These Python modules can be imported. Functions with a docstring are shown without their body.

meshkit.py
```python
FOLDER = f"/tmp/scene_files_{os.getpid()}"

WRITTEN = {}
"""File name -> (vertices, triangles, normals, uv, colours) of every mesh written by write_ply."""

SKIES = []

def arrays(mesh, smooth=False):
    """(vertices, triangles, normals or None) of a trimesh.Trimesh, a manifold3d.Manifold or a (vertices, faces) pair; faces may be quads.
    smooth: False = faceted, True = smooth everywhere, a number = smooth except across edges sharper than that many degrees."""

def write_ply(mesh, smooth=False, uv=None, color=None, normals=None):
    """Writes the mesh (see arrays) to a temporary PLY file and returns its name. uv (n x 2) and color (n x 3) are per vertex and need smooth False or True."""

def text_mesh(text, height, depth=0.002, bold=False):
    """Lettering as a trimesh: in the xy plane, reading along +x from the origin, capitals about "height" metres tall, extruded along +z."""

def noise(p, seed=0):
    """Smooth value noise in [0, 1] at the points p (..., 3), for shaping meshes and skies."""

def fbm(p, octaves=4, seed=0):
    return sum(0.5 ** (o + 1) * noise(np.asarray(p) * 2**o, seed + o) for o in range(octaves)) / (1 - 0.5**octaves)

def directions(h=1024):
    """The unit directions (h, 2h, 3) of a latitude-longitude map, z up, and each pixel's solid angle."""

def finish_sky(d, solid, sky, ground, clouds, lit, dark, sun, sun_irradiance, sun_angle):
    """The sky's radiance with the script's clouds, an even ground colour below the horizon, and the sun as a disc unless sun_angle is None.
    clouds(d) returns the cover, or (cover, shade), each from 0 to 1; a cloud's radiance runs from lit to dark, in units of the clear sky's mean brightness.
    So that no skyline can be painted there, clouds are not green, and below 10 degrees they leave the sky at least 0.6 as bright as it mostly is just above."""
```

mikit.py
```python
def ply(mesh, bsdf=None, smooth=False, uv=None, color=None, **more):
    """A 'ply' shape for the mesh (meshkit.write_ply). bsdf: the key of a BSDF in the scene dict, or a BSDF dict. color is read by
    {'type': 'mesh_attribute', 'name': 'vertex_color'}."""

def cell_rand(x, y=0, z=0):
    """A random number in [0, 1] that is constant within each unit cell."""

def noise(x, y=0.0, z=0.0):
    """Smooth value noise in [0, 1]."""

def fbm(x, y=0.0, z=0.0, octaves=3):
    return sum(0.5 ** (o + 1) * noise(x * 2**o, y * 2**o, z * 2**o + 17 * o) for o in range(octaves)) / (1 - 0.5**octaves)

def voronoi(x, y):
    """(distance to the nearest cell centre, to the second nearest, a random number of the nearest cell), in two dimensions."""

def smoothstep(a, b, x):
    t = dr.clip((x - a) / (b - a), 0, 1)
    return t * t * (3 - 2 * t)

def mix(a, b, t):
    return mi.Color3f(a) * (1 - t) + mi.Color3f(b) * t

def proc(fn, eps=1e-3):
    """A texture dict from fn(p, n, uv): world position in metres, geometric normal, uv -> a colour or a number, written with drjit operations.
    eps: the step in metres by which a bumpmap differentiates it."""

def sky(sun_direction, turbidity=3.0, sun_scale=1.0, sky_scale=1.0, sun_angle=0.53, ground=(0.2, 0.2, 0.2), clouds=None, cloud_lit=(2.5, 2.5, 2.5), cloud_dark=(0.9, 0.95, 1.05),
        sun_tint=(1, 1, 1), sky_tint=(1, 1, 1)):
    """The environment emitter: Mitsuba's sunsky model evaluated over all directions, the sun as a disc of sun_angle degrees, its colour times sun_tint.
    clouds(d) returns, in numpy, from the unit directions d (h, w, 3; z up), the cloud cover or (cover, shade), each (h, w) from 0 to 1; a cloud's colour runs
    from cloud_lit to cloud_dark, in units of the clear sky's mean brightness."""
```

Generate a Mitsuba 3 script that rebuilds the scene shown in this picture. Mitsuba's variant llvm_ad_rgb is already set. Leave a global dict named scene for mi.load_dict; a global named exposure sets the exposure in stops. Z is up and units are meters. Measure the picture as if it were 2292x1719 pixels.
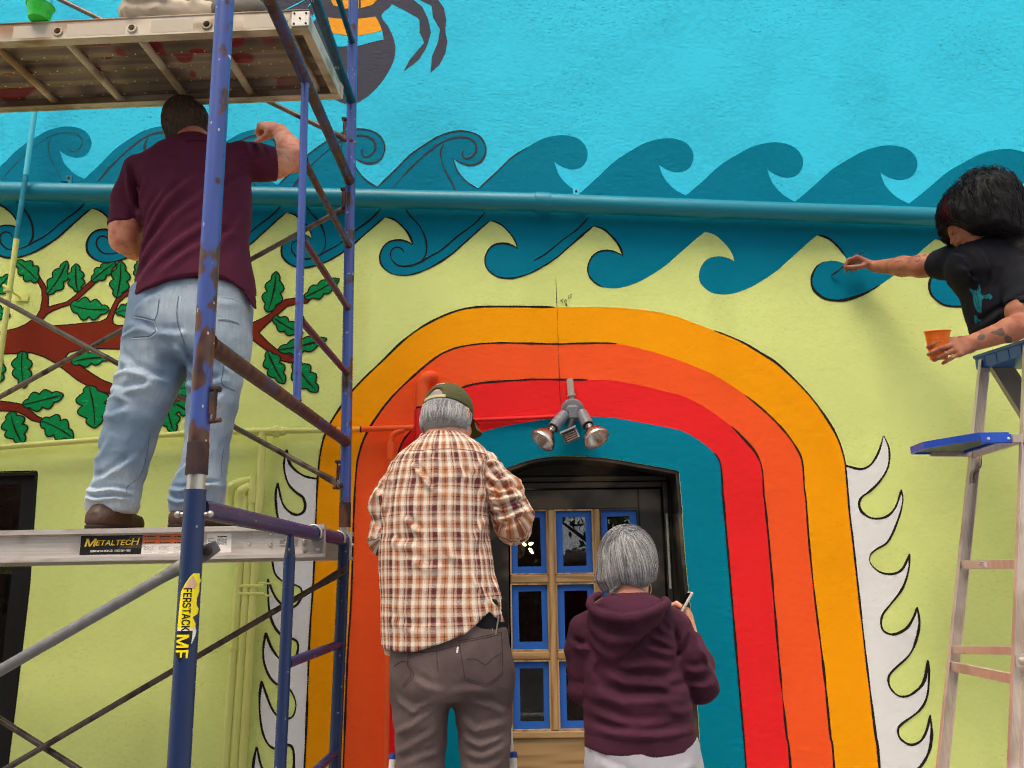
import math, random
import numpy as np
import drjit as dr
import mitsuba as mi
import mikit, meshkit, trimesh
from shapely.geometry import Polygon, LineString, MultiPolygon, Point, box as sbox
from shapely.ops import unary_union
from shapely import affinity
import manifold3d as m3

random.seed(7)
RNG = np.random.default_rng(7)
scene, labels = {}, {}

# ---------------------------------------------------------------- camera, sky, exposure
PITCH, ROLL, HC, FPX = math.radians(13.07), 0.012, 1.5, 1900.0
IMW, IMH = 2292.0, 1719.0
FWD = np.array([0, math.cos(PITCH), math.sin(PITCH)])
UP0 = np.array([0, -math.sin(PITCH), math.cos(PITCH)])
RIGHT = np.array([1.0, 0, 0]) * math.cos(ROLL) - UP0 * math.sin(ROLL)
UPV = UP0 * math.cos(ROLL) + np.array([1.0, 0, 0]) * math.sin(ROLL)
EYE = np.array([0, 0, HC])
T = mi.ScalarTransform4f
scene['camera'] = {'type': 'perspective', 'fov_axis': 'x', 'fov': 2 * math.degrees(math.atan(IMW / 2 / FPX)),
                   'near_clip': 0.05, 'far_clip': 500.0,
                   'to_world': T().look_at(origin=EYE.tolist(), target=(EYE + FWD).tolist(), up=UPV.tolist())}
scene['sky'] = mikit.sky((-0.22, -0.50, 1.05), turbidity=3, sun_scale=0.6, sun_angle=32, clouds=lambda d: 1.0,
                         cloud_lit=(2.36, 2.42, 2.5), sun_tint=(1.0, 0.98, 0.95))
exposure = 1.97


def ray_at(x, y, Y):
    """The point of the place that a survey of the photograph gives for pixel (x, y) at the depth Y."""
    d = FWD + (x - IMW / 2) / FPX * RIGHT + (IMH / 2 - y) / FPX * UPV
    return EYE + d * (Y / d[1])


def pt(x, y, Y):
    return ray_at(x, y, Y)


# ---------------------------------------------------------------- helpers: names, meshes
def numbered(key):
    if key not in scene and key not in labels:
        return key
    n = 1
    while f'{key}_{n:03d}' in scene or f'{key}_{n:03d}' in labels:
        n += 1
    return f'{key}_{n:03d}'


def thing(name, label, category, group=None):
    key = numbered(name)
    labels[key] = {'label': label, 'category': category}
    if group:
        labels[key]['group'] = group
    return key


def add(name, mesh, mat, parent=None, smooth=False, label=None, kind=None, uv=None):
    key = numbered(f'{parent}__{name}' if parent else name)
    scene[key] = mikit.ply(mesh, mat, smooth=smooth, uv=uv)
    if label or kind:
        labels.setdefault(key, {})
    if label:
        labels[key]['label'] = label
    if kind:
        labels[key]['kind'] = kind
    return key


def solo(name, label, category, mesh, mat, smooth=False, group=None, uv=None):
    key = numbered(name)
    scene[key] = mikit.ply(mesh, mat, smooth=smooth, uv=uv)
    labels[key] = {'label': label, 'category': category}
    if group:
        labels[key]['group'] = group
    return key


def cat(ms):
    return trimesh.util.concatenate([m for m in ms])


def unit(v):
    v = np.asarray(v, float)
    return v / (np.linalg.norm(v) + 1e-12)


def frame_of(d, up=(0, 0, 1)):
    d = unit(d)
    u = np.asarray(up, float)
    if abs(np.dot(d, u)) > 0.98:
        u = np.array([1.0, 0, 0])
    a = unit(np.cross(u, d))
    return a, np.cross(d, a), d


def tube(points, r, sides=16, caps=True, closed=False):
    """A tube along a polyline; r one radius or one per point."""
    p = np.asarray(points, float)
    n = len(p)
    r = np.broadcast_to(np.asarray(r, float), (n,))
    tan = np.gradient(p, axis=0)
    if closed:
        tan = np.roll(p, -1, 0) - np.roll(p, 1, 0)
    tan /= np.linalg.norm(tan, axis=1, keepdims=True) + 1e-12
    a, b, _ = frame_of(tan[0])
    rings = []
    ang = np.arange(sides) * 2 * np.pi / sides
    for i in range(n):
        a = a - tan[i] * np.dot(a, tan[i])
        a = unit(a)
        b = np.cross(tan[i], a)
        rings.append(p[i] + r[i] * (np.cos(ang)[:, None] * a + np.sin(ang)[:, None] * b))
    v = np.vstack(rings)
    f = []
    m = n if closed else n - 1
    for i in range(m):
        i2 = (i + 1) % n
        for j in range(sides):
            j2 = (j + 1) % sides
            f += [[i * sides + j, i * sides + j2, i2 * sides + j2], [i * sides + j, i2 * sides + j2, i2 * sides + j]]
    if caps and not closed:
        v = np.vstack([v, p[0], p[-1]])
        c0, c1 = n * sides, n * sides + 1
        for j in range(sides):
            j2 = (j + 1) % sides
            f += [[c0, j2, j], [c1, (n - 1) * sides + j, (n - 1) * sides + j2]]
    return trimesh.Trimesh(v, np.array(f), process=False)


def rod(a, b, r, sides=16):
    return tube([a, b], r, sides)


def hollow(a, b, r, wall=0.004, sides=24):
    """A pipe with open ends and a wall."""
    a, b = np.asarray(a, float), np.asarray(b, float)
    return lathe([(0, r), (1, r), (1, r - wall), (0, r - wall), (0, r)], a, b, sides)


def lathe(profile, a, b, sides=24):
    """Profile of (fraction along a-b, radius)."""
    a, b = np.asarray(a, float), np.asarray(b, float)
    u, w, d = frame_of(b - a)
    L = np.linalg.norm(b - a)
    ang = np.arange(sides) * 2 * np.pi / sides
    rings = [a + d * (t * L) + r * (np.cos(ang)[:, None] * u + np.sin(ang)[:, None] * w) for t, r in profile]
    v = np.vstack(rings)
    f = []
    for i in range(len(profile) - 1):
        for j in range(sides):
            j2 = (j + 1) % sides
            f += [[i * sides + j, i * sides + j2, (i + 1) * sides + j2], [i * sides + j, (i + 1) * sides + j2, (i + 1) * sides + j]]
    return trimesh.Trimesh(v, np.array(f), process=False)


def bevel_box(size, r=0.004):
    """A box centred on the origin with chamfered edges."""
    sx, sy, sz = [s / 2 for s in size]
    r = min(r, sx * 0.8, sy * 0.8, sz * 0.8)
    pts = []
    for x in (-1, 1):
        for y in (-1, 1):
            for z in (-1, 1):
                pts += [[x * (sx - r), y * (sy - r), z * sz], [x * (sx - r), y * sy, z * (sz - r)], [x * sx, y * (sy - r), z * (sz - r)]]
    return trimesh.convex.convex_hull(np.array(pts))


def put(mesh, origin, X, Y, Z):
    m = np.eye(4)
    m[:3, 0], m[:3, 1], m[:3, 2], m[:3, 3] = X, Y, Z, origin
    out = mesh.copy()
    out.apply_transform(m)
    return out


def beam(a, b, w, h, side, r=0.002):
    """A chamfered bar from a to b; w along 'side', h across."""
    a, b = np.asarray(a, float), np.asarray(b, float)
    d = unit(b - a)
    s = unit(np.asarray(side, float) - d * np.dot(side, d))
    n = np.cross(s, d)
    return put(bevel_box((w, np.linalg.norm(b - a), h), r), (a + b) / 2, s, d, n)


def channel(a, b, w, h, side, t=0.003, openward=1):
    """A U channel from a to b: web of width w along 'side', flanges of depth h."""
    a, b = np.asarray(a, float), np.asarray(b, float)
    d = unit(b - a)
    s = unit(np.asarray(side, float) - d * np.dot(side, d))
    n = np.cross(s, d) * openward
    o = [(-w / 2, 0), (w / 2, 0), (w / 2, h), (w / 2 - t, h), (w / 2 - t, t), (-w / 2 + t, t), (-w / 2 + t, h), (-w / 2, h)]
    m = trimesh.creation.extrude_polygon(Polygon(o), np.linalg.norm(b - a), engine='earcut')
    return put(m, a, s, n, np.cross(s, n) if np.dot(np.cross(s, n), d) > 0 else d)


def spline(pts, n=8, closed=False):
    """Catmull-Rom through the points (2D or 3D)."""
    p = np.asarray(pts, float)
    q = np.vstack([p[-1], p, p[0], p[1]]) if closed else np.vstack([2 * p[0] - p[1], p, 2 * p[-1] - p[-2]])
    out = []
    t = (np.arange(n) / n)[:, None]
    for i in range(1, len(q) - 2):
        a, b, c, d = q[i - 1:i + 3]
        out.append(0.5 * (2 * b + (c - a) * t + (2 * a - 5 * b + 4 * c - d) * t ** 2 + (3 * b - a - 3 * c + d) * t ** 3))
    out = np.vstack(out)
    return out if closed else np.vstack([out, p[-1]])


def lin(c):
    c = np.asarray(c, float) / 255.0
    return np.where(c <= 0.04045, c / 12.92, ((c + 0.055) / 1.055) ** 2.4)


def rgb(c):
    return {'type': 'rgb', 'value': [float(x) for x in c]}
# ---------------------------------------------------------------- materials
N, FB, SS, MX = mikit.noise, mikit.fbm, mikit.smoothstep, mikit.mix


def stucco(p, n, uv):
    x, y, z = p.x, p.y, p.z
    up = SS(3.25, 3.45, z)
    fine = FB(x * 150, y * 150, z * 150, 2)
    mid = N(x * 52, y * 52, z * 62)
    pock = SS(0.70, 0.85, N(x * 85, y * 85, z * 95))
    brush = N(x * 20 + 5 * N(x * 3, z * 3), 0, z * 120)
    return 0.0050 * fine + 0.0030 * mid + 0.0004 * brush * (0.3 + up) - 0.0042 * pock * (0.25 + 0.75 * up) + 0.006 * N(x * 5, y, z * 6)


def mottle(p, n, uv):
    x, z = p.x, p.z
    up = SS(3.25, 3.45, z)
    a = FB(x * 2.1, p.y, z * 2.7, 3)
    b = N(x * 60, p.y * 9, z * 84)
    speck = SS(0.68, 0.84, N(x * 105 + 3 * N(x * 20, 1, z * 20), p.y * 9, z * 112)) * SS(0.36, 0.66, FB(x * 3 + 9, 2, z * 3.4, 2))
    drip = SS(0.5, 0.85, N(x * 7, 3, z * 0.7)) * SS(0.3, 0.7, N(x * 1.3, 8, z * 1.1))
    return dr.clip(0.6 * (a - 0.36) + 0.40 * (b - 0.42) * (0.4 + up) + 0.62 * speck * (0.35 + 0.65 * up) + 0.15 * drip, 0, 1)


def paint(key, c, dark=0.62, rough=0.62, tint=(1, 1, 1), bump=1.0):
    c = lin(c) / 0.95
    d = c * dark * np.array(tint)
    scene[key] = {'type': 'twosided', 'b': {'type': 'bumpmap', 'tex': mikit.proc(stucco, eps=0.0012), 'scale': 0.36 * bump, 'n': {
        'type': 'blendbsdf', 'weight': mikit.proc(mottle),
        'a': {'type': 'principled', 'base_color': rgb(c), 'roughness': rough, 'specular': 0.06},
        'b': {'type': 'principled', 'base_color': rgb(d), 'roughness': 0.8, 'specular': 0.06}}}}
    return key


paint('paint_cyan', (60, 204, 240), 0.6)
paint('paint_lime', (218, 232, 146), 0.62, tint=(0.96, 0.93, 0.8))
paint('paint_teal', (0, 122, 152), 0.72)
paint('paint_door_teal', (0, 122, 150), 0.75)
paint('paint_amber', (244, 160, 12), 0.72)
paint('paint_orange', (242, 90, 42), 0.72)
paint('paint_red', (230, 40, 44), 0.72)
paint('paint_white', (228, 230, 236), 0.86)
paint('paint_line', (66, 62, 66), 0.6, bump=0.6)
paint('paint_ink', (40, 36, 34), 0.6, bump=0.6)
paint('paint_charcoal', (74, 74, 88), 0.75)
paint('paint_bee_orange', (246, 166, 50), 0.8)
paint('paint_leaf', (12, 138, 76), 0.5, tint=(0.8, 0.85, 0.8))
paint('paint_leaf_light', (40, 170, 110), 0.6)
paint('paint_bark', (122, 44, 28), 0.7)
paint('paint_black', (30, 29, 31), 0.8)


def plain(key, c, rough=0.5, metallic=0.0, spec=0.5, **kw):
    scene[key] = {'type': 'twosided', 'b': {'type': 'principled', 'base_color': rgb(lin(c)), 'roughness': rough, 'metallic': metallic, 'specular': spec, **kw}}
    return key


def proc_mat(key, fn, rough=0.5, metallic=0.0, spec=0.5, bump=None, scale=1.0, eps=1e-3, **kw):
    b = {'type': 'principled', 'base_color': mikit.proc(fn), 'roughness': rough, 'metallic': metallic, 'specular': spec, **kw}
    if bump is not None:
        b = {'type': 'bumpmap', 'tex': mikit.proc(bump, eps=eps), 'scale': scale, 'n': b}
    scene[key] = {'type': 'twosided', 'b': b}
    return key


def C(c):
    return mi.Color3f(*[float(x) for x in lin(c)])


def rusty(base, lo, hi, chips=0.0, rust=(92, 58, 44), seed=0.0, q=22.0, foot=0.0):
    cb, cr, cw, cd = C(base), C(rust), C((205, 205, 210)), C((40, 30, 40))

    def fn(p, n, uv):
        a = FB(p.x * q + seed, p.y * q, p.z * q * 0.5, 3) + foot * SS(2.42, 1.85, p.z)
        r = SS(lo, hi, a)
        s = SS(0.915, 0.94, N(p.x * 110 + seed, p.y * 110, p.z * 55)) * chips
        g = N(p.x * 60, p.y * 60 + seed, p.z * 4)
        col = MX(MX(cb, cb * 0.72, g), MX(cr, cd, N(p.x * 40, p.y * 40, p.z * 40)), r)
        return MX(col, cw, s)
    return fn


proc_mat('steel_blue', rusty((66, 90, 172), 0.60, 0.70, 0.6, foot=0.0), rough=0.24, spec=0.6)
proc_mat('steel_scraped', rusty((66, 90, 172), 0.62, 0.72, 0.9, rust=(104, 66, 50), seed=2.0, q=30.0, foot=0.22), rough=0.34, spec=0.5)
proc_mat('steel_worn', rusty((62, 62, 112), 0.43, 0.55, 0.35, rust=(88, 56, 48), seed=4.0, q=15.0), rough=0.45)
proc_mat('steel_rust', rusty((70, 62, 92), 0.30, 0.42, 0.2, rust=(96, 60, 46), seed=8.0, q=14.0), rough=0.6)
proc_mat('steel_navy', rusty((32, 52, 98), 0.72, 0.8, 0.35, rust=(66, 64, 84), seed=12.0), rough=0.36)
proc_mat('steel_teal', rusty((24, 62, 92), 0.62, 0.72, 0.3, seed=17.0), rough=0.4)
proc_mat('steel_purple', rusty((74, 54, 92), 0.5, 0.64, 0.3, rust=(96, 54, 50), seed=23.0, q=15.0), rough=0.42)
proc_mat('brace_grey', rusty((128, 128, 134), 0.6, 0.72, 0.8, rust=(172, 172, 160), seed=27.0), rough=0.5, metallic=0.25)
proc_mat('brace_brown', rusty((126, 112, 102), 0.5, 0.7, 0.1, rust=(92, 72, 62), seed=31.0), rough=0.45, metallic=0.3)
proc_mat('brace_dark', rusty((92, 80, 76), 0.5, 0.7, 0.1, rust=(70, 54, 48), seed=35.0), rough=0.4, metallic=0.3)
proc_mat('rust', rusty((98, 62, 52), 0.4, 0.6, 0.05, rust=(64, 40, 36), seed=39.0), rough=0.75)
plain('zinc', (196, 190, 186), 0.32, 0.75)


def alu_fn(p, n, uv):
    g = N(p.x * 3, p.y * 180, p.z * 240)
    st = SS(0.52, 0.75, FB(p.x * 9, p.y * 14, p.z * 16, 3))
    return MX(MX(C((214, 208, 206)), C((188, 182, 180)), g), C((150, 136, 126)), st * 0.6)


proc_mat('aluminium', alu_fn, rough=0.42, metallic=0.35)


def deck_fn(p, n, uv):
    st = SS(0.40, 0.70, FB(p.x * 7, p.y * 10, p.z * 12, 3))
    og = SS(0.60, 0.76, FB(p.x * 3 + 40, p.y * 6, p.z * 9, 2))
    return MX(MX(C((206, 194, 178)), C((150, 132, 112)), st), C((150, 96, 48)), og * 0.55)


proc_mat('deck_rail', deck_fn, rough=0.5, metallic=0.2)


def under_fn(p, n, uv):
    st = SS(0.35, 0.7, FB(p.x * 5, p.y * 9, p.z * 9, 3))
    red = SS(0.565, 0.60, FB(p.x * 7 + 3.1, p.y * 10, 0, 2)) * SS(-0.75, -1.0, p.x)
    return MX(MX(C((150, 134, 118)), C((100, 86, 76)), st), C((140, 30, 44)), red * 0.85)


proc_mat('deck_under', under_fn, rough=0.55, metallic=0.15)


def wood_fn(p, n, uv):
    w = N(p.x * 60 + 3 * N(p.x * 6, p.y, p.z * 2), p.y * 40, p.z * 3.2)
    return MX(C((186, 150, 106)), C((146, 110, 70)), SS(0.3, 0.8, w))


def wood_h_fn(p, n, uv):
    w = N(p.z * 60 + 3 * N(p.z * 6, p.y, p.x * 2), p.y * 40, p.x * 3.2)
    return MX(C((178, 146, 102)), C((146, 114, 76)), SS(0.3, 0.8, w))


proc_mat('oak_upright', wood_fn, rough=0.5)
proc_mat('oak_level', wood_h_fn, rough=0.5)


def blackwood_fn(p, n, uv):
    w = FB(p.x * 5, p.y * 5, p.z * 7, 3)
    return MX(C((32, 29, 27)), C((84, 74, 60)), SS(0.46, 0.72, w))


proc_mat('black_wood', blackwood_fn, rough=0.42)
plain('masking_tape', (30, 96, 190), 0.6)
scene['pane_glass'] = {'type': 'thindielectric', 'int_ior': 1.75}
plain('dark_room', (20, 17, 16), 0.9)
plain('black_frame', (22, 22, 24), 0.45, spec=0.3)


def lime_pipe_fn(p, n, uv):
    g = FB(p.x * 8, p.y * 8, p.z * 5, 2)
    return MX(C((222, 226, 142)), C((196, 200, 112)), g)


proc_mat('pipe_lime', lime_pipe_fn, rough=0.45)


def teal_pipe_fn(p, n, uv):
    g = FB(p.x * 2.2, p.y * 14, p.z * 14, 3)
    s = SS(0.62, 0.8, N(p.x * 4, p.y * 30, p.z * 30))
    return MX(MX(C((0, 132, 160)), C((0, 118, 140)), g), C((40, 160, 186)), s * 0.35)


proc_mat('pipe_teal', teal_pipe_fn, rough=0.42)
plain('pipe_cyan', (78, 196, 220), 0.5)
plain('pipe_orange', (232, 92, 44), 0.6, spec=0.2)
plain('pipe_amber', (242, 150, 24), 0.45)
plain('pipe_red', (216, 42, 44), 0.6, spec=0.2)
plain('lamp_grey', (112, 114, 124), 0.4)
plain('lamp_putty', (168, 158, 148), 0.5)
plain('lamp_dark', (34, 34, 38), 0.5)
scene['lamp_chrome'] = {'type': 'twosided', 'b': {'type': 'roughconductor', 'material': 'Al', 'alpha': 0.12, 'specular_reflectance': rgb((0.86, 0.76, 0.70))}}
scene['lamp_lens'] = {'type': 'thindielectric', 'int_ior': 1.5}


def pavement_fn(p, n, uv):
    g = FB(p.x * 3, p.y * 3, 0, 4)
    return MX(C((150, 146, 140)), C((112, 110, 106)), g)


proc_mat('pavement', pavement_fn, rough=0.85)


def asphalt_fn(p, n, uv):
    return MX(C((70, 70, 72)), C((52, 52, 54)), FB(p.x * 4, p.y * 4, 0, 4))


proc_mat('asphalt', asphalt_fn, rough=0.9, spec=0.2)
# ---------------------------------------------------------------- the ground
WY = 3.85


def box_at(x0, x1, y0, y1, z0, z1, r=0.003):
    m = bevel_box((x1 - x0, y1 - y0, z1 - z0), r)
    m.apply_translation([(x0 + x1) / 2, (y0 + y1) / 2, (z0 + z1) / 2])
    return m


g = trimesh.Trimesh([[-150, -150, 0], [150, -150, 0], [150, 150, 0], [-150, 150, 0]], [[0, 1, 2], [0, 2, 3]], process=False)
add('pavement', g, 'pavement', kind='structure')
add('street', trimesh.Trimesh([[-150, -9.4, 0.004], [150, -9.4, 0.004], [150, -1.6, 0.004], [-150, -1.6, 0.004]], [[0, 1, 2], [0, 2, 3]], process=False), 'asphalt', kind='structure')
add('kerb', box_at(-60, 60, -1.6, -1.45, 0.001, 0.12, 0.015), 'pavement', kind='structure')

# ---------------------------------------------------------------- the painted building
B = thing('painted_building', 'stucco building front painted cyan and lime with a wave, branch and rainbow mural', 'building')


def wp(pts, Y=WY):
    """Survey points on the wall -> (X, Z) in its plane."""
    q = np.array([ray_at(x, y, Y) for x, y in np.asarray(pts, float)])
    return q[:, [0, 2]]


def sv(ox, oy, s, flat):
    """Survey list: flat numbers measured in an enlarged crop -> survey pixels."""
    a = np.array(flat, float).reshape(-1, 2)
    return a / s + np.array([ox, oy])


def polys(g):
    if g.is_empty:
        return []
    return [p for p in (g.geoms if hasattr(g, 'geoms') else [g]) if p.geom_type == 'Polygon' and p.area > 1e-7]


def sheet(g, lift):
    """A flat coat of paint in the wall plane, 'lift' metres proud of it, facing the street."""
    out = []
    for p in polys(g):
        v, f = trimesh.creation.triangulate_polygon(p, engine='earcut')
        f = np.asarray(f)
        a = v[f[:, 0]], v[f[:, 1]], v[f[:, 2]]
        ccw = (a[1][:, 0] - a[0][:, 0]) * (a[2][:, 1] - a[0][:, 1]) - (a[1][:, 1] - a[0][:, 1]) * (a[2][:, 0] - a[0][:, 0]) > 0
        f = np.where(ccw[:, None], f, f[:, ::-1])
        out.append(trimesh.Trimesh(np.column_stack([v[:, 0], np.full(len(v), WY - lift), v[:, 1]]), f, process=False))
    return cat(out)


def stroke(line, w, jit=0.25, seed=0, taper=True):
    """A brushed line of uneven width (metres) along (X, Z) points."""
    p = np.asarray(line, float)
    ls = LineString(p)
    n = max(6, int(ls.length / 0.012))
    q = np.array([ls.interpolate(t, normalized=True).coords[0] for t in np.linspace(0, 1, n)])
    r = np.random.default_rng(seed + int(abs(p[0, 0]) * 1000))
    k = np.convolve(r.normal(size=n + 6), np.ones(7) / 7, 'valid') * 2.2
    ww = w / 2 * (1 + jit * k)
    if taper:
        e = np.minimum(np.arange(n), np.arange(n)[::-1])
        ww = ww * np.clip(0.35 + e * 0.25, 0, 1)
    d = np.gradient(q, axis=0)
    d /= np.linalg.norm(d, axis=1, keepdims=True) + 1e-9
    nrm = np.column_stack([-d[:, 1], d[:, 0]])
    segs = []
    for i in range(n - 1):
        quad = [q[i] + nrm[i] * ww[i], q[i + 1] + nrm[i + 1] * ww[i + 1], q[i + 1] - nrm[i + 1] * ww[i + 1], q[i] - nrm[i] * ww[i]]
        segs.append(Polygon(quad).buffer(0))
        segs.append(Point(q[i]).buffer(ww[i], 4))
    return unary_union(segs)


# door and window openings
A5, A6, A9, A8, A7, A4, A2, A3, A1 = (700, 550, 2.765), (1492, 550, 2.765), (1492, 1119, 2.765), (700, 1119, 2.765), (0, 1119, 2.765), (0, 550, 2.765), (700, 0, 2.765), (1492, 0, 2.765), (0, 0, 2.765)
B1_, B2_, B3_, B5_ = (0, 570, 4.0), (400, 570, 4.0), (0, 270, 4.0), (0, 960, 4.0)


def S(o, *flat):
    return sv(*o, flat)


arch = np.vstack([[(1040, 2250), (1045, 1400), (1050, 1085), (1075, 1068)], S(A5, 1215, 1370, 1350, 1325, 1500, 1303, 1700, 1305, 1850, 1320, 2000, 1345, 2200, 1380), S(A6, 75, 1395)])
jamb = S(A6, 77, 1400, 100, 1659)
jamb = np.vstack([jamb, S(A9, 95, 92, 120, 400, 150, 690, 190, 1250, 215, 1659), [(1606, 2250)]])
door_hole = Polygon(np.vstack([wp(spline(arch[3:], 6)), wp(jamb), wp(arch[:3])])).buffer(0)
win_hole = Polygon(wp([(-330, 1066), (81, 1056), (84, 1062), (66, 1310), (16, 1719), (-30, 2200), (-440, 2200)])).buffer(0)

gl = np.array([(-900, 405), (0, 428), (253, 432), (797, 444), (1206, 453), (1500, 465), (2103, 485), (3200, 522)], float)   # gutter axis on the wall
glw = wp(gl)
front = sbox(-6.0, -0.05, 7.0, 6.6)
upper = Polygon(np.vstack([glw, [[glw[-1, 0], 7.2], [glw[0, 0], 7.2]]])).intersection(front)
lower = front.difference(Polygon(np.vstack([glw, [[glw[-1, 0], 9], [glw[0, 0], 9]]]))).difference(door_hole).difference(win_hole)


def slab(g, depth):
    out = []
    for p in polys(g):
        m = trimesh.creation.extrude_polygon(p, depth, engine='earcut')
        v = m.vertices
        out.append(trimesh.Trimesh(np.column_stack([v[:, 0], WY + v[:, 2], v[:, 1]]), m.faces[:, ::-1], process=False))
    return cat(out)


add('upper_wall', slab(upper, 0.3), 'paint_cyan', B, label='rough cyan stucco wall above the gutter pipe')
add('lower_wall', slab(lower, 0.3), 'paint_lime', B, label='lime green stucco wall below the gutter pipe')

# ---- waves above and below the gutter: one unit curve between troughs (or peaks), laid on each surveyed pair
TROUGH = [(-243, 395), (-27, 398), (189, 401), (405, 407), (622, 415), (845, 419.5), (1071, 423), (1298.6, 432), (1535, 438), (1779.5, 452), (2034.5, 456), (2300, 466), (2575, 474)]
CREST = [283, 284.5, 284, 290, 291, 295, 304, 311, 320, 327, 335, 343]
PEAK = [(-226, 450), (-10, 457), (206, 466.5), (424, 471), (642, 475.6), (863, 486), (1098, 494), (1329, 506), (1578, 519), (1830, 526), (2094, 535), (2365, 548), (2640, 558)]
UP_UNIT = np.array([400, 1160, 500, 1065, 600, 965, 700, 895, 780, 848, 860, 822, 930, 815, 1000, 830, 1045, 862, 1070, 915, 1062, 970, 1030, 1010, 975, 1025, 920, 1012, 880, 990], float).reshape(-1, 2)
UP_BACK = np.array([866, 978, 875, 1010, 895, 1060, 930, 1105, 970, 1140, 1025, 1170], float).reshape(-1, 2)
UP_IN = np.array([490, 1175, 560, 1090, 650, 1000, 740, 925, 810, 880, 880, 858, 940, 855, 990, 875, 1012, 910, 1005, 950, 975, 980, 945, 985, 928, 968, 925, 945, 938, 935], float).reshape(-1, 2)
UP_IN2 = np.array([810, 895, 792, 940, 800, 1010, 830, 1080, 860, 1130, 885, 1190], float).reshape(-1, 2)
LO_A = np.array([450, 1345, 510, 1365, 570, 1420, 605, 1470, 620, 1520], float).reshape(-1, 2)
LO_B = np.array([616, 1514, 590, 1500, 540, 1487, 480, 1495, 440, 1525, 416, 1580, 420, 1631, 445, 1666, 490, 1696, 545, 1706, 610, 1701, 700, 1671, 790, 1621, 870, 1566, 920, 1521, 1000, 1450, 1050, 1405, 1100, 1365], float).reshape(-1, 2)
LO_IN = np.array([1070, 1310, 1000, 1385, 900, 1460, 800, 1545, 720, 1592, 650, 1631, 590, 1649, 530, 1646, 495, 1616, 480, 1581, 490, 1546, 520, 1531, 550, 1541, 565, 1566], float).reshape(-1, 2)
LO_IN2 = np.array([565, 1280, 610, 1345, 660, 1400, 695, 1470, 705, 1540, 695, 1585, 665, 1626], float).reshape(-1, 2)


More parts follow.
